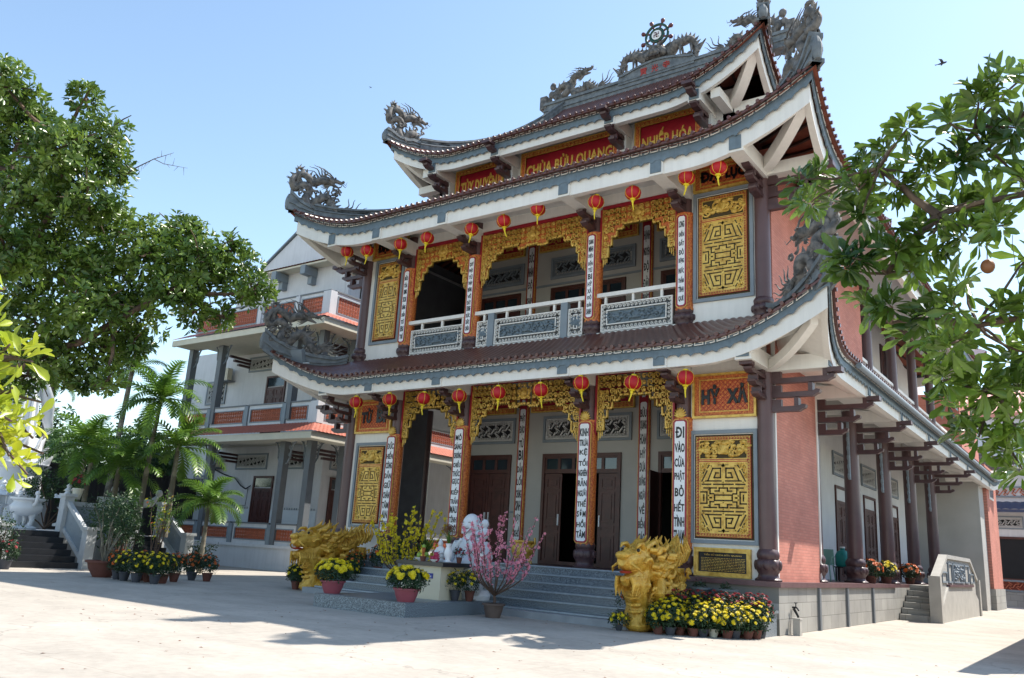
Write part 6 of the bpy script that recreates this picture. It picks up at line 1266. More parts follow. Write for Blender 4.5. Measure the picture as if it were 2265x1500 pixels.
        for k in range(13):                       # flames licking up along the back
            s = -1.2+.1*k+g.uniform(-.03, .03); h = .92+max(0, -s)*.33; q.tube([P(s, h, .12*sg), P(s-.06, h+.2, .18*sg), P(s-.0, h+.32+g.uniform(0, .1), .15*sg), P(s-.14, h+.42+g.uniform(0, .16), .1*sg)], [.055, .045, .03, .006], 5)
    for k in range(18):                           # back fins
        p = body[min(len(body)-2, 1+k*2)]; t = body[min(len(body)-1, 2+k*2)]-body[min(len(body)-2, k*2)]; n_ = Vector((-t.y, t.x)).normalized(); n_ = -n_ if n_.y < 0 else n_
        q.tube([P(p.x, p.y), P(p.x+n_.x*.2, p.y+n_.y*.28), P(p.x+n_.x*.3-.12, p.y+n_.y*.4)], [.09, .06, .008], 6)
    for k in range(7):                            # belly plates on the throat
        z_ = .95-.12*k; q.tube([P(.86-.04*abs(k-3), z_, -.14), P(.93-.04*abs(k-3), z_-.01, 0), P(.86-.04*abs(k-3), z_, .14)], [.03, .04, .03], 6)
    q.ball(P(.62, .1), (.26, .25, .13), 12, 8, ax)
    for k in range(26): a = k*2.4; q.ball(P(.6-.065*k, .08+.04*(k % 5), .22*math.sin(a)), .085, 8, 6)
    q.tube([P(-1.0, .1), P(-1.0, 1.15)], [.22, .18], 8)
    b = q.build('scaled_body', 'golddragon', o, 60); voxel(b, .0115, 0)
    for sg in (1, -1): e = MB(); e.ball(Q(.205, .23, .125*sg), .036, 8, 6); e.build('eye', 'black', o, 60)
    t_ = MB(); t_.ball(Q(.34, -.08), R(.14, .07, .022), 8, 6, ax); t_.build('tongue', 'vermil', o, 60); return o
gold_dragon(10.85, -2.02, 'gold painted dragon at the right of the front steps, facing the courtyard', 1)
gold_dragon(1.35, -1.55, 'gold painted dragon at the left of the steps beyond the yellow blossom tree', 2)
# ================================================================ SHRINE PLATFORM AND OFFERINGS
pf = root('shrine_platform', (6.3, -3.8, 0), 'low granite platform in front of the steps carrying the altar', 'platform')
mb = MB(); mb.box(5.05, 7.5, -5.3, -2.4, 0, .25); mb.build('kerb', 'granite', pf); mb = MB(); mb.box(5.15, 7.4, -5.2, -2.4, .2, .256); mb.build('paving', 'granite', pf)
al = root('altar_table', (6.7, -3.6, .25), 'cream tiled altar with a black stone top and blue sign', 'altar')
M['cream'] = mat('cream_tile', '#cfc6ae', 0.35, 0.06, 2); M['bluesign'] = mat('blue_sign', '#1c2f8c', 0.4)
mb = MB(); mb.box(6.08, 7.12, -3.92, -3.2, .25, .9); mb.build('body', 'cream', al); mb = MB(); mb.box(5.98, 7.24, -4.02, -3.1, .9, .98); mb.build('top', 'blackstone', al)
mb = MB(); mb.box(6.38, 6.92, -3.94, -3.92, .66, .76); sg_ = mb.build('sign', 'bluesign', al); mb = MB(); text(mb, 'THÙNG PHƯỚC ĐIỀN', (6.65, -3.94, .71), .48, .06, X_, Z_, F_, .02, .004); mb.build('lettering', 'lwhite', sg_)
# laughing buddha
bu = root('laughing_buddha', (6.92, -2.75, .25), 'white marble laughing Buddha statue with big belly behind the altar', 'statue', world=False)
q = MB(); q.lathe([(.46, 0), (.48, .1), (.42, .2)], (0,0,0), 24); q.ball((0, 0, .62), (.43, .36, .46), 16, 12); q.ball((0, -.12, .62), (.34, .3, .33), 16, 12); q.ball((0, 0, 1.02), (.36, .26, .3), 16, 12)
q.ball((0, -.03, 1.52), (.2, .205, .245), 18, 14); q.tube([(0, 0, 1.15), (0, -.01, 1.4)], [.2, .17], 12)
q.ball((0, -.12, 1.42), (.13, .1, .09), 12, 8); q.ball((0, -.235, 1.5), (.035, .045, .04), 8, 6); q.tube([(0, -.2, 1.6), (0, -.235, 1.52)], [.015, .025], 6); q.tube([(-.1, -.2, 1.41), (0, -.225, 1.375), (.1, -.2, 1.41)], [.02, .03, .02], 8); q.tube([(-.28, -.12, 1.18), (-.15, -.25, .98), (0, -.3, .93), (.15, -.25, .98), (.28, -.12, 1.18)], [.03, .035, .035, .035, .03], 6); q.ball((0, -.42, .6), .03, 8, 6)
for sg in (1, -1):
    q.ball((.1*sg, -.15, 1.45), (.07, .06, .06), 8, 6); q.tube([(.2*sg, 0, 1.58), (.235*sg, .0, 1.5), (.23*sg, 0, 1.34)], [.04, .05, .05], 8); q.tube([(.04*sg, -.2, 1.59), (.08*sg, -.21, 1.605), (.12*sg, -.18, 1.59)], [.012, .016, .01], 5)
    q.tube([(.3*sg, 0, 1.12), (.46*sg, -.02, .88), (.4*sg, -.22, .66), (.22*sg, -.34, .6)], [.15, .13, .11, .07], 10); q.tube([(.2*sg, -.05, .3), (.4*sg, -.3, .26), (.1*sg, -.42, .2)], [.2, .17, .1], 10)
    for f_ in range(4): q.tube([(.22*sg-.03*f_*sg, -.36, .62-.01*f_), (.16*sg-.03*f_*sg, -.41, .58-.02*f_), (.14*sg-.03*f_*sg, -.41, .53-.02*f_)], [.022, .02, .014], 6)
    q.tube([(.1*sg, -.2, 1.22), (.3*sg, -.24, .95), (.34*sg, -.3, .6), (.25*sg, -.36, .3)], [.05, .05, .05, .06], 8)
for k in range(6): a = -.9+k*.36; q.tube([(math.sin(a)*.42, -math.cos(a)*.4, .3), (math.sin(a)*.47, -math.cos(a)*.45, .12), (math.sin(a)*.5, -math.cos(a)*.48, .02)], [.06, .06, .05], 6)
b = q.build('body', 'marble', bu, 60); voxel(b, .011, 1)
q = MB(); q.tube([(-.08, -.225, 1.455), (0, -.245, 1.435), (.08, -.225, 1.455)], [.006, .012, .006], 6); q.build('smile', 'dgray', bu, 60)
for sg in (1, -1): q = MB(); q.tube([(.035*sg, -.213, 1.565), (.075*sg, -.222, 1.577), (.115*sg, -.195, 1.562)], [.004, .008, .004], 5); q.build('closed_eye', 'dgray', bu, 60)
q = MB(); q.ball((.32, .02, 1.56), (.085, .085, .1), 12, 10); q.ball((.32, .02, 1.36), (.11, .09, .13), 12, 8)
for sg in (1, -1): q.tube([(.32+.08*sg, 0, 1.42), (.32+.13*sg, -.08, 1.36), (.32+.08*sg, -.12, 1.32)], [.04, .035, .03], 6)
q.tube([(.3, -.05, 1.27), (.28, -.14, 1.2)], [.05, .04], 6); b = q.build('child_on_shoulder', 'marble', bu, 60); voxel(b, .012, 2)
# offerings on the altar
zt = .98
v_ = root('flower_vase', (7.02, -3.62, zt), 'tall white porcelain vase holding dried brown flowers', 'vase', world=False)
mb = MB(); mb.lathe([(.1, 0), (.13, .015), (.06, .03), (.055, .07), (.09, .16), (.075, .24), (.042, .32), (.065, .38), (.05, .36), (.0, .3)], (0,0,0), 20, close=False); mb.build('vase_body', 'lwhite', v_, 50)
M['dried'] = mat('dried_flower', '#7d5240', 0.9, 0.2, 12, trans=.1); mb = MB(); g = random.Random(9); hd = []
for k in range(34): a = g.uniform(0, 6.3); r = g.uniform(.02, .17); h = .62+.14*g.random()-r*.25; mb.tube([(0, 0, .33), (math.cos(a)*r*.5, math.sin(a)*r*.5, .5), (math.cos(a)*r, math.sin(a)*r, h)], [.003, .003, .002], 4); hd.append((math.cos(a)*r, math.sin(a)*r, h, .035))
mb.build('stems', 'palm', v_); cl, rs = lobe_points(hd, 7000, 3, .1); whorls('dried_flowers', cl, rs, 5, .022, 'dried', v_, .5, .5, 1.2, 3)
v_ = root('small_statue', (6.78, -3.58, zt), 'small white seated figure between the fruit and the vase', 'figurine', world=False)
mb = MB(); mb.lathe([(.1, 0), (.11, .04), (.09, .06)], (0,0,0), 14); mb.ball((0,0,.13), (.11, .09, .09), 12, 8); mb.ball((0, 0, .24), (.08, .06, .1), 12, 8); mb.ball((0, -.01, .37), (.055, .055, .065), 12, 8); mb.ball((0, 0, .44), .025, 8, 6)
for sg in (1, -1): mb.tube([(.07*sg, 0, .28), (.1*sg, -.04, .2), (.03*sg, -.08, .17)], [.035, .03, .022], 6)
b = mb.build('figure', 'marble', v_, 60); voxel(b, .007, 1)
def bowl(x, y, r, h, m, lab, cat='bowl', name='bowl'):
    o = root(name, (x, y, zt), lab, cat, world=False); q = MB(); q.lathe([(r*.5, 0), (r*.55, .01), (r*.9, h*.6), (r, h), (r*.93, h), (r*.8, h*.6), (0, h*.3)], (0,0,0), 18, close=False); q.build('dish', m, o, 50); return o
M['dragonfruit'] = mat('dragon_fruit_skin', '#a02848', 0.5, 0.15, 9); M['greenfruit'] = mat('green_fruit', '#7d9a3c', 0.5, 0.15, 9); M['yfruit'] = mat('mango_skin', '#c9b23c', 0.5, 0.1)
bowl(6.88, -3.86, .1, .05, 'lwhite', 'white dish holding dark red dragon fruit at the front of the altar')
for k, (dx, dy, dz) in enumerate(((-.05, 0, .08), (.05, .0, .08), (0, .04, .16))):
    f = root('dragon_fruit', (6.88+dx, -3.86+dy, zt+dz-.02), ['left dragon fruit in the white dish', 'right dragon fruit in the white dish', 'top dragon fruit resting on the two others'][k], 'fruit', 'dragon fruits in the dish', world=False)
    q = MB(); q.ball((0,0,.0), (.052, .052, .062), 10, 8); q.build('flesh_body', 'dragonfruit', f, 60); q = MB()
    for j in range(9): a = j*2.4; q.tube([(math.cos(a)*.045, math.sin(a)*.045, -.03+.01*j), (math.cos(a)*.07, math.sin(a)*.07, .0+.01*j)], [.014, .002], 4)
    q.build('scales', 'dragonfruit', f)
bowl(6.42, -3.72, .15, .07, 'lwhite', 'wide white dish piled with green and yellow fruit')
g = random.Random(2)
FRT = [('green', 'greenfruit', -.08, 0, .11, .06), ('yellow', 'yfruit', .06, -.05, .1, .055), ('green', 'greenfruit', .05, .06, .12, .06), ('yellow', 'yfruit', -.02, .02, .2, .055), ('green', 'greenfruit', .03, -.01, .29, .045)]
FLB = ['round green fruit at the left of the fruit dish', 'yellow mango at the front right of the fruit dish', 'round green fruit at the back right of the fruit dish', 'yellow mango on the second layer of the fruit pile', 'small green fruit crowning the pile']
for k, (nm, m, dx, dy, dz, r) in enumerate(FRT):
    f = root('mango' if nm == 'yellow' else 'green_fruit', (6.42+dx, -3.72+dy, zt+dz), FLB[k], 'fruit', None, world=False); q = MB(); q.ball((0,0,0), (r, r*.9, r*1.05), 12, 10); q.build('skin', m, f, 60); q = MB(); q.tube([(0,0,r), (.004, 0, r+.02)], .004, 4); q.build('stalk', 'twig', f)
gr = root('gladiolus_bunch', (6.3, -3.5, zt), 'bunch of upright green leaves behind the fruit', 'plant', world=False); mb = MB(); mb.lathe([(.05, 0), (.06, .12), (.05, .14)], (0,0,0), 12); mb.build('holder', 'lwhite', gr, 40)
gg = np.random.default_rng(2); k = 40; P_ = np.tile(np.array([[0, 0, .1]]), (k, 1)); D_ = np.stack([gg.normal(0, .3, k), gg.normal(0, .3, k), np.ones(k)], 1); leaf_mesh('leaves', P_, D_, gg.normal(0, 1, (k, 3)), gg.uniform(.25, .45, k), np.full(k, .02), 'leafR', gr)
def small_pot(x, y, z, r, h, m, lab, cat, name): o = root(name, (x, y, z), lab, cat, world=False); q = MB(); pot(q, r, h); q.build('pot', m, o, 50); return o
o = small_pot(6.6, -3.9, zt, .065, .1, 'clay', 'brown clay incense pot at the front edge of the altar', 'incense pot', 'incense_pot'); mb = MB()
for k in range(12): a = k*2.4; mb.tube([(math.cos(a)*.015, math.sin(a)*.015, .09), (math.cos(a)*.035, math.sin(a)*.035, .27)], .0025, 4)
mb.build('incense_sticks', 'vermil', o)
o = small_pot(6.62, -3.3, zt, .05, .12, 'vermil', 'red cup of incense sticks at the back of the altar', 'incense cup', 'incense_cup'); mb = MB()
for k in range(9): a = k*2.4; mb.tube([(math.cos(a)*.012, math.sin(a)*.012, .1), (math.cos(a)*.03, math.sin(a)*.03, .33)], .0025, 4)
mb.build('incense_sticks', 'vermil', o)
mum_pot(7.16, -3.42, zt, .06, .12, .09, .18, 16, 'rflower', .022, 'clay', 'small clay pot of dark red flowers at the right end of the altar', 7, name='potted_flowers')
# bowls and pots round the platform
mum_pot(7.24, -5.02, .25, .23, .25, .38, .36, 46, 'yflower', .062, 'pinkpot', 'big yellow chrysanthemums in a red bowl on the platform corner', 11, 'chrysanthemum bowls in front of the steps', tight=True)
mum_pot(5.22, -5.0, .256, .23, .25, .36, .38, 42, 'yflower', .062, 'pinkpot', 'big yellow chrysanthemums in a red bowl at the left end of the platform', 12, 'chrysanthemum bowls in front of the steps', tight=True)
mum_pot(7.22, -3.55, .256, .1, .2, .19, .36, 20, 'yflower', .035, 'blackpot', 'yellow flowers in a black pot right beside the altar', 13, 'small yellow pots beside the altar')
mum_pot(7.38, -3.28, .256, .1, .2, .19, .4, 20, 'yflower', .035, 'clay', 'yellow flowers in a brown pot next to the black pot', 14, 'small yellow pots beside the altar')
# yellow apricot blossom tree
def blossom_tree(x, y, z, potm, pr, ph, H, Wd, n, nb_, m, r, lab, cat, name, seed, up=.9, leafn=0, cord=False, z0=0):
    o = root(name, (x, y, z), lab, cat, world=False); g = random.Random(seed); q = MB(); pot(q, pr, ph, 1.15, .7); p_ = q.build('pot', potm, o, 50); q = MB(); q.lathe([(0, 0), (pr*.86, .0), (pr*.86, .02), (0, .06)], (0, 0, ph*.86), 12, close=False); q.build('soil', 'soil', p_)
    q = MB(); ends = []; base = Vector((0, 0, ph*.85))
    f1 = base+Vector((g.uniform(-.04, .04), g.uniform(-.04, .04), .18)); q.tube([base, (base+f1)/2+Vector((.02, 0, 0)), f1], [.035, .03, .026], 8)
    for k in range(n):
        a = k*2*PI/n*1.0+g.uniform(-.3, .3); rr = Wd*g.uniform(.45, 1.0); hh = H*g.uniform(.62, 1.0)*(1-.12*rr/Wd); tip = Vector((math.cos(a)*rr, math.sin(a)*rr, hh)); m1 = f1.lerp(tip, .3)+Vector((math.cos(a)*rr*.25, math.sin(a)*rr*.25, -.06*H*.3)); pts = spline([f1, m1, f1.lerp(tip, .65)+Vector((math.cos(a), math.sin(a), 0))*rr*.12, tip], 4); q.tube(pts, lerps([.016, .012, .008, .003], len(pts)), 5)
        for j in range(5):
            t = g.uniform(.35, .95); b0 = pts[int(t*(len(pts)-1))]; d = Vector((g.uniform(-1, 1), g.uniform(-1, 1), g.uniform(.2, 1.2))).normalized()*g.uniform(.12, .32); q.tube([b0, b0+d*.5+Vector((0, 0, .01)), b0+d], [.005, .004, .002], 4); ends.append((b0, b0+d))
        ends += [(pts[i], pts[i+1]) for i in range(len(pts)//3, len(pts)-1)]
    q.build('branches', 'twig', o, 60)
    def site(): a, b = g.choice(ends); return a.lerp(b, g.random())+Vector([g.uniform(-.02, .02) for _ in range(3)])
    for k in range(100): put_bloom(o, m, r, site(), (g.uniform(-1,1), g.uniform(-1,.6), g.uniform(-.3,1)), 'five', g.uniform(.75, 1.3), 'blossom')
    q = MB(); me = bloom_mesh(m, r, 'five'); vv = [Vector(v.co) for v in me.vertices]; ff = [tuple(p.vertices) for p in me.polygons]
    for k in range(nb_-100):
        c_ = site(); R3 = Vector((g.uniform(-1,1), g.uniform(-1,.6), g.uniform(-.3,1))).to_track_quat('Z', 'Y').to_matrix(); s = g.uniform(.5, 1.2); q.add([c_+R3 @ (v*s) for v in vv], ff)
    e = q.build('smaller_blossoms', m, o); e['kind'] = 'stuff'
    if leafn:
        S_ = np.array([tuple(site()) for _ in range(leafn)]); gg = np.random.default_rng(seed); leaf_mesh('leaves', S_, gg.normal(0, 1, (leafn, 3))+[0, 0, .5], gg.normal(0, 1, (leafn, 3)), gg.uniform(.03, .06, leafn), np.full(leafn, .018), 'leafR', o)
    return o
blossom_tree(5.25, -2.95, .25, 'blackpot', .15, .15, 2.3, .95, 19, 1000, 'mflower', .038, 'slender tree covered in small yellow blossoms left of the altar', 'blossom tree', 'yellow_blossom_tree', 3, leafn=160)
M['soilpot'] = mat('brown_stone_pot', '#5f4f48', 0.8, 0.15, 6)
pt = blossom_tree(8.05, -3.35, 0, 'soilpot', .2, .27, 2.3, 1.0, 19, 1300, 'pflower', .031, 'bare-branched tree with pink peach blossoms in a brown pot', 'blossom tree', 'peach_blossom_tree', 8, leafn=60)
mb = MB(); mb.tube([(.32*math.cos(a), .32*math.sin(a), .98+.03*math.sin(3*a)) for a in np.linspace(0, 2*PI, 20)], .004, 4, cap=False); mb.build('tie_string', 'cord', pt)
for k, (dx, dy, dz) in enumerate(((-.3, -.25, 1.2), (-.12, -.35, 1.14))):
    q = MB(); q.obox((dx, dy, dz), (.035, .0, -.02), (0, .002, 0), (.02, 0, .055)); t_ = q.build('paper_tag', 'lwhite', pt)
# pots by the left dragon
gp2 = 'flower pots around the left gold dragon'
for k, (x, y, z, fm, H, pm, l) in enumerate(((.35, -1.75, 0, 'yflower', .42, 'blackpot', 'yellow flowers in a black pot in front of the left gold dragon'), (.75, -2.1, 0, 'yflower', .42, 'clay', 'yellow flowers in a brown pot touching the left gold dragon'), (.0, -1.45, 0, 'yflower', .4, 'blackpot', 'yellow flowers in the leftmost black pot by the left dragon'), (.25, -1.2, .0, 'rflower', .5, 'clay', 'dark red flowers behind the left yellow pots'), (2.3, -1.75, .17, 'yflower', .45, 'blackpot', 'yellow flowers on the bottom step beside the left gold dragon'), (2.15, -1.45, .34, 'oflower', .5, 'clay', 'orange flowers on the steps beside the left gold dragon'), (2.55, -1.0, .5, 'oflower', .55, 'clay', 'tall orange marigolds halfway up the steps at left'), (2.9, -.7, .67, 'yflower', .5, 'blackpot', 'yellow flowers higher up the steps at left'))):
    mum_pot(x, y, z, .12, .2, .24, H, 18, fm, .04, pm, l, 200+k, gp2)
o = root('potted_grass', (-.2, -.9, 0), 'light green grassy plant in a pot behind the left gold dragon head', 'potted plant', world=False); q = MB(); pot(q, .18, .3); q.build('pot', 'clay', o, 50)
gg = np.random.default_rng(6); k = 420; D_ = np.stack([gg.normal(0, .55, k), gg.normal(0, .55, k), np.ones(k)], 1); leaf_mesh('grass_blades', np.stack([gg.uniform(-.12, .12, k), gg.uniform(-.12, .12, k), np.full(k, .26)], 1), D_, gg.normal(0, 1, (k, 3)), gg.uniform(.3, .6, k), np.full(k, .016), 'leafR', o)
# flower bed at the right
gp3 = 'yellow chrysanthemum pots in front of the right corner'
POS = ['right beside the gold dragon', 'second from the gold dragon', 'third from the gold dragon', 'fourth from the gold dragon', 'in the middle', 'fourth from the plinth corner', 'third from the plinth corner', 'second from the plinth corner', 'closest to the plinth corner']
for k in range(9):
    t = k/8; x, y = 11.32+1.28*t+.05*math.sin(k*2.3), -2.78+1.0*t+.06*math.sin(k*4.1); mum_pot(x, y, 0, .1, .14, .23+.02*math.sin(k*3), .36+.07*math.sin(k*1.9), 24+(k*5) % 7, 'yflower', .042, ('clay', 'blackpot', 'clay')[k % 3] if k != 5 else 'canvas', 'yellow pot in the front row, '+POS[k], 300+k, gp3)
for k in range(9):
    t = k/8; x, y = 11.25+1.35*t+.06*math.sin(k*3.3), -2.45+.95*t; mum_pot(x, y, 0, .1, .17, .23, .42+.08*math.sin(k*2.7), 22+(k*3) % 8, 'yflower', .042, 'clay', 'yellow pot in the second row, '+POS[k], 320+k, gp3)
gp4 = 'dark red flower pots behind the yellow rows'
for k in range(8):
    t = k/7; mum_pot(11.3+1.35*t, -2.0+.75*t, 0, .11, .2, .22, .56, 26, 'rflower', .035, 'blackpot', 'dark red pot behind the yellow rows, '+(['closest to the gold dragon', 'second from the gold dragon', 'third from the gold dragon', 'left of the middle', 'right of the middle', 'third from the plinth', 'second from the plinth', 'closest to the plinth'][k]), 340+k, gp4)
mum_pot(10.62, -2.95, 0, .07, .1, .17, .2, 18, 'yflower', .035, 'blackpot', 'low clump of yellow flowers at the foot of the right gold dragon', 360)
mum_pot(10.35, -2.3, 0.13, .1, .2, .15, .55, 7, 'oflower', .045, 'blackpot', 'tall pot with a few orange flowers left of the right gold dragon', 361)
lg = root('granite_ledge', (11.7, -.7, 0), 'low granite ledge behind the flower pots under the plaque', 'ledge'); mb = MB(); mb.box(10.66, 12.66, -1.15, -.37, 0, .42); mb.build('ledge_block', 'granite', lg); mb = MB(); mb.box(10.62, 12.7, -1.19, -.365, .42, .47); mb.build('ledge_cap', 'granite', lg)
M['urnp'] = mat('painted_urn', '#5d6468', 0.5, 0.15, 6)
for k, x in enumerate((11.3, 11.82)):
    o = root('glazed_planter', (x, -.85, .47), 'grey tapered planter with an orange painted dragon, %s of the two' % ('left' if k == 0 else 'right'), 'planter', 'painted planters under the plaque', world=False)
    q = MB(); q.lathe([(.12, 0), (.14, .02), (.22, .3), (.25, .3), (.25, .34), (.21, .34), (.2, .28), (0, .28)], (0,0,0), 4 if 0 else 20, close=False); b = q.build('pot', 'urnp', o, 50); q = MB(); g = random.Random(k)
    for j in range(14): a = -PI/2+g.uniform(-.9, .9); z_ = g.uniform(.07, .25); r = .135+.31*z_*.9; q.ball((math.cos(a)*r, math.sin(a)*r, z_), (.035, .02, .025), 6, 4)
    q.build('painted_dragon', 'oflower', b, 60); cl, rs = lobe_points([(0, 0, .36, .12)], 3000, k, .1, .5); whorls('foliage', cl, rs, 4, .05, 'mum', o, .5, .4, 1.1, k)
# gold urn on the veranda
o = root('gold_incense_urn', (5.95, .6, 1.0), 'gold incense urn on the veranda behind the pink blossoms', 'urn', world=False)
q = MB(); q.lathe([(.2, .12), (.28, .25), (.3, .4), (.24, .48), (.3, .52), (.3, .56), (.22, .56), (0, .5)], (0,0,0), 20, close=False); q.build('bowl', 'gold', o, 50)
for k in range(3): a = k*2.1; q = MB(); q.tube([(math.cos(a)*.2, math.sin(a)*.2, .2), (math.cos(a)*.25, math.sin(a)*.25, 0)], [.05, .04], 6); q.build('leg', 'gold', o, 50)
for sg in (1, -1): q = MB(); q.tube([(sg*.27, 0, .42), (sg*.36, 0, .5), (sg*.34, 0, .64)], [.03, .03, .03], 6); q.build('handle', 'gold', o, 50)
# ================================================================ RIGHT SIDE
ss_ = root('side_stair', (13.2, 13, 0), 'small grey side stair with a solid carved balustrade on the right', 'stair')
mb = MB()
for i in range(6): mb.box(12.75, 13.62, 10.3+.33*i, 12.3, .0 if i == 0 else .166*i+.002, .166*(i+1))
mb.box(12.75, 13.62, 12.3, 16.5, 0, .998)
for i in range(5): mb.box(12.75, 13.62, 16.5, 18.5-.33*i, .0 if i == 0 else .166*i+.002, .166*(i+1))
mb.build('steps', 'plinthx', ss_)
M['stairstone'] = mat('stair_stone', '#a8a59e', 0.8, 0.1, 3, 0.2, 30)
mb = MB(); pr = [(10.3, 0), (18.6, 0), (18.6, .45), (17.0, 1.02), (12.0, 1.02), (10.3, .2)]; mb.poly([(13.62, a, b) for a, b in pr], (.22, 0, 0)); mb.build('stringer', 'stairstone', ss_)
mb = MB(); pr = [(10.75, .5), (12.1, 1.02), (16.9, 1.02), (18.3, .6), (18.3, 1.15), (16.9, 1.85), (12.1, 1.85), (10.75, 1.3)]; mb.poly([(13.66, a, b) for a, b in pr], (.12, 0, 0)); wp = mb.build('balustrade_panel', 'stairstone', ss_)
mb = MB()
for a, b in (((10.5, 1.22), (12.1, 1.88)), ((12.1, 1.88), (16.9, 1.88)), ((16.9, 1.88), (18.45, 1.2))): mb.obox(((13.72), (a[0]+b[0])/2, (a[1]+b[1])/2+.02), (.12, 0, 0), (0, (b[0]-a[0])/2, (b[1]-a[1])/2), (0, -.0, .06))
mb.build('handrail', 'stairstone', ss_); mb = MB(); mb.obox((13.73, 14.5, 1.04), (.16, 0, 0), (0, 2.5, 0), (0, 0, .035)); mb.build('moulding', 'cap', ss_)
for y, h in ((10.4, 1.3), (18.52, 1.25)): mb = MB(); mb.box(13.575, 13.89, y-.15, y+.15, 0, h); mb.build('newel_post', 'stairstone', ss_)
P = Plane((13.78, 0, 0), Y_, X_); mb = MB()
for a, b in ((11.2, 12.1), (12.35, 13.1), (13.3, 15.5), (15.7, 16.6), (16.9, 17.8)): P.frame(mb, a, b, 1.12, 1.72 if a > 12 and a < 16.8 else 1.45, .05, 0, .04)
floral(P, mb, 13.45, 15.35, 1.18, 1.66, .02, 1, 5, .035); mb.build('carved_relief', 'gray', wp, 50)
for k, (y, l) in enumerate(((8.1, 'orange and yellow flowers in the pot nearest the brick wall'), (10.0, 'orange and yellow flowers in the pot between the second and third columns'), (13.4, 'orange and yellow flowers in the pot by the side stair'))):
    mum_pot(12.5, y, 1.0, .16, .2, .3, .42, 22, 'yflower' if k % 2 else 'oflower', .06, 'clay', l, 400+k, 'flower pots along the side veranda')
tp = root('water_tap', (12.76, .45, 0), 'black water tap on the plinth above a small stone post', 'water tap'); mb = MB(); mb.tube([(12.71, .45, .52), (12.8, .45, .52), (12.84, .45, .46)], [.02, .02, .015], 8); mb.tube([(12.78, .45, .52), (12.78, .45, .6)], .012, 6); mb.build('spout', 'iron', tp, 50); mb = MB(); mb.obox((12.78, .45, .61), (.01, .05, 0), (-.01, 0, 0), (0, 0, .01)); mb.build('handle', 'iron', tp)
mb = MB(); mb.tube([(12.72, .5, .5), (12.8, .52, .35), (12.78, .5, .2)], [.03, .025, .015], 6); mb.build('hose_end', 'iron', tp, 50)
pp_ = root('stone_post', (12.85, .3, 0), 'short square stone post at the foot of the plinth below the tap', 'post', world=False); mb = MB(); mb.box(-.07, .07, -.07, .07, 0, .3); mb.build('shaft', 'stairstone', pp_); mb = MB(); mb.box(-.08, .08, -.08, .08, .3, .33); mb.build('top', 'stairstone', pp_)
M['teal'] = mat('teal_plastic', '#1c8a84', 0.45, 0.1)
ch = root('plastic_chair', (11.5, 7.2, 1.0), 'pale green plastic chair inside the side veranda', 'chair', world=False); M['pgreen'] = mat('green_plastic', '#7fa79a', 0.5)
mb = MB(); mb.box(-.22, .22, -.22, .22, .42, .45); mb.build('seat', 'pgreen', ch); mb = MB(); mb.poly([(-.22, .2, .45), (.22, .2, .45), (.18, .28, .85), (-.18, .28, .85)], (0, .03, 0)); mb.build('backrest', 'pgreen', ch)
for sx in (1, -1):
    for sy in (1, -1): q = MB(); q.tube([(sx*.19, sy*.19, .43), (sx*.23, sy*.24, 0)], .02, 6); q.build('leg', 'pgreen', ch)
    q = MB(); q.tube([(sx*.22, .22, .65), (sx*.25, -.15, .63), (sx*.22, -.2, .44)], .02, 6); q.build('armrest', 'pgreen', ch)
bt = root('water_bottle', (11.9, 7.6, 1.4), 'round teal water container standing on the veranda wall stand', 'water container', world=False); mb = MB(); mb.lathe([(.17, 0), (.2, .05), (.2, .3), (.15, .4), (.06, .45), (.06, .5)], (0,0,0), 18); mb.build('tank', 'teal', bt, 50)
mb = MB(); mb.lathe([(.07, .5), (.07, .54)], (0,0,0), 12); mb.build('cap', 'lwhite', bt); mb = MB(); mb.box(-.2, .2, -.2, .2, -.03, 0); mb.box(-.17, -.13, -.17, -.13, -.4, -.03); mb.box(.13, .17, .13, .17, -.4, -.03); mb.box(-.17, -.13, .13, .17, -.4, -.03); mb.box(.13, .17, -.17, -.13, -.4, -.03); mb.build('stand', 'iron', bt)
# unseen wall added right of the frame to cast the lower right shadow
bw = root('shadow_wall', (17.6, 10, 0), 'unseen rendered wall added at the right to cast a shadow on the courtyard', 'wall'); mb = MB(); mb.box(17.4, 17.6, -1.2, 28, 0, 3.0); mb.build('wall_panel', 'wall', bw); mb = MB(); mb.box(17.33, 17.67, -1.27, 28.05, 3.0, 3.12); mb.build('coping', 'gray', bw)
# building at the far right
B = root('rear_building', (16, 36, 0), 'white building with blue tile canopy and dark doorway at the far right', 'building')
mb = MB(); mb.box(9, 24, 36, 44, 0, 7.2); mb.build('wall', 'wallw', B); mb = MB(); mb.box(9, 24, 40, 50, 7.2, 11.2); mb.build('upper_wall', 'wallw', B)
M['bluetile'] = mat('blue_tile', '#31415e', 0.4, 0.15, 8); M['pinkroof'] = mat('pink_metal_roof', '#c98878', 0.6, 0.1, 4)
r_ = MB(); n_ = 150; r_.grid([[(9+15*i/n_, 36-1.0*v, 5.45-.45*v+.04*abs(math.cos(PI*i/4))) for i in range(n_+1)] for v in (0, .5, 1)]); r_.box(9, 24, 35.0, 35.12, 4.85, 5.0); r_.build('blue_canopy', 'bluetile', B, 50)
r_ = MB(); r_.grid([[(9+16*i/n_, 39.6+5.2*v, 11.0+2.3*v+.04*(i % 3 == 0)) for i in range(n_+1)] for v in (0, 1)]); r_.box(9, 25, 39.6, 39.75, 10.75, 11.0); r_.build('pink_roof', 'pinkroof', B)
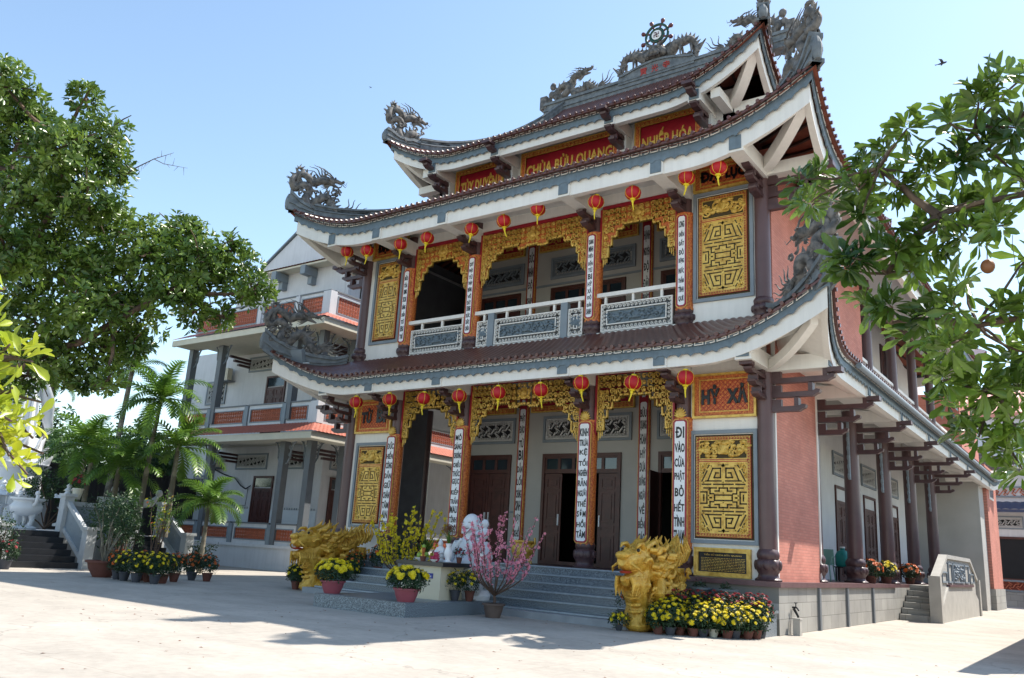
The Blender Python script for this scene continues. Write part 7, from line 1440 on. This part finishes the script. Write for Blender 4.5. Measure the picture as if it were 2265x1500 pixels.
Pb = Plane((0, 35.99, 0)); fret_window(Pb, 12.7, 14.1, 4.0, 4.7, B); mb = MB(); Pb.frame(mb, 12.55, 14.3, 1.3, 3.6, .12, 0, .08); dr = mb.build('doorway', 'wood', B); mb = MB(); Pb.rect(mb, 12.67, 14.18, 1.3, 3.48, 0, .02); mb.build('opening', 'dark', dr)
mb = MB(); Pb.rect(mb, 10, 24, 0, .7, 0, .3); mb.build('base_course', 'plinthx', B)
for x in (12.75, 15.0, 17.2):
    mb = MB(); Pb.frame(mb, x, x+1.3, .75, 1.35, .08, 0, .1); b = mb.build('lattice_frame', 'gray', B); mb = MB(); Pb.rect(mb, x+.1, x+1.2, .85, 1.25, 0, .03); mb.build('lattice_back', 'terradark', b); mb = MB(); diag_key(Pb, mb, x+.1, x+1.2, .85, 1.25, .12, .04, .03, .03); mb.build('lattice', 'terra', b)
    mb = MB(); Pb.frame(mb, x, x+1.6, 5.7, 6.3, .08, 0, .1); b = mb.build('lattice_frame', 'gray', B); mb = MB(); diag_key(Pb, mb, x+.1, x+1.5, 5.8, 6.2, .14, .04, .0, .05); mb.build('lattice', 'terra', b)
rp = MB(); rp.tube([(11.9, 35.2, 7.3), (12.4, 35.1, 7.5), (13.2, 35.1, 7.2), (14.3, 35.2, 7.0)], [.3, .28, .24, .2], 8); g = random.Random(1)
for k in range(16): a = g.uniform(11.9, 14.2); rp.tube([(a, 35.15, 7.4), (a+.1, 35.1, 7.8), (a+g.uniform(-.3, .3), 35.1, 8.0+g.random()*.5)], [.14, .1, .02], 6)
rp.build('ridge_carving', 'stone', B, 60)
for k, (x, y, r, h, l) in enumerate(((21, 52, 3.5, 9, 'tree behind the building at the far right'), (10, 56, 4, 10, 'tree mostly hidden behind the temple'))):
    o = root('far_tree', (x, y, 0), l, 'tree', None, world=False); g = random.Random(k+80); m_ = MB(); limb(m_, (0,0,0), (0,0,h*.6), .25, .12, .03, k); m_.build('trunk', 'bark', o, 60)
    cl, rs = lobe_points([(g.uniform(-.7, .7)*r, g.uniform(-.7, .7)*r, h*g.uniform(.35, .85), r*.45) for _ in range(10)], 40, k, .3); whorls('crown', cl, rs, 6, .32, 'farleaf', o, .4, .45, 1.1, k)
# birds
M['bird'] = mat('bird_plumage', '#2b3038', 0.7)
for k, (p, l) in enumerate((((14.67, 12.99, 19.26), 'small dark bird flying at the upper right above the tree'), ((-9.07, 7.35, 22.51), 'tiny bird in the sky left of the temple roof'))):
    o = root('bird', p, l, 'bird', None, world=False); s = .2 if k == 0 else .07; q = MB(); q.tube([(-s*.9, 0, 0), (-s*.4, 0, 0), (s*.3, 0, .01), (s*.6, 0, .02), (s*.75, 0, .02)], [s*.05, s*.16, s*.18, s*.12, s*.02], 8)
    q.poly([(-s*.8, -s*.05, 0), (-s*1.3, -s*.22, 0), (-s*1.15, 0, 0), (-s*1.3, s*.22, 0), (-s*.8, s*.05, 0)], (0, 0, s*.02)); q.build('body', 'bird', o, 60)
    for sg in (1, -1): q = MB(); q.poly([(s*.3, 0, 0), (-s*.2, 0, 0), (-s*.35, sg*s*.7, s*.35), (-s*.5, sg*s*1.35, s*.3), (s*.05, sg*s*.75, s*.42)], (0, 0, s*.02)); q.build('wing', 'bird', o)
# loose cables seen in front of the white building
cb = root('hanging_cable', (-14, 7.3, 3.5), 'black cable sagging across the ground floor wall of the white building', 'cable'); mb = MB()
mb.tube([(-17.2, 7.4, 4.3), (-16.4, 7.4, 4.05), (-15.4, 7.38, 3.85), (-14.9, 7.38, 3.5), (-14.5, 7.38, 3.35), (-14.2, 7.4, 3.5)], .03, 5); mb.tube([(-14.35, 7.4, 3.4), (-14.4, 7.4, 2.6), (-15.8, 7.4, 2.6)], .012, 4); mb.build('cable_run', 'iron', cb)
# fallen leaves and petals
g = np.random.default_rng(11); k = 260; X0 = g.uniform(4, 17.5, k); Y0 = g.uniform(-13, -2.5, k); ok = ~((X0 > 4.9) & (X0 < 7.6) & (Y0 > -5.4)); X0, Y0 = X0[ok], Y0[ok]; k = len(X0)
o = leaf_mesh('fallen_leaves', np.stack([X0, Y0, np.full(k, .006)], 1), np.stack([g.normal(0,1,k), g.normal(0,1,k), np.zeros(k)], 1), np.stack([g.normal(0,.15,k), g.normal(0,.15,k), np.ones(k)], 1), g.uniform(.02, .06, k), g.uniform(.01, .03, k), 'dried'); o['kind'] = 'stuff'; tag(o, 'small dry leaves scattered over the concrete courtyard', 'fallen leaves')
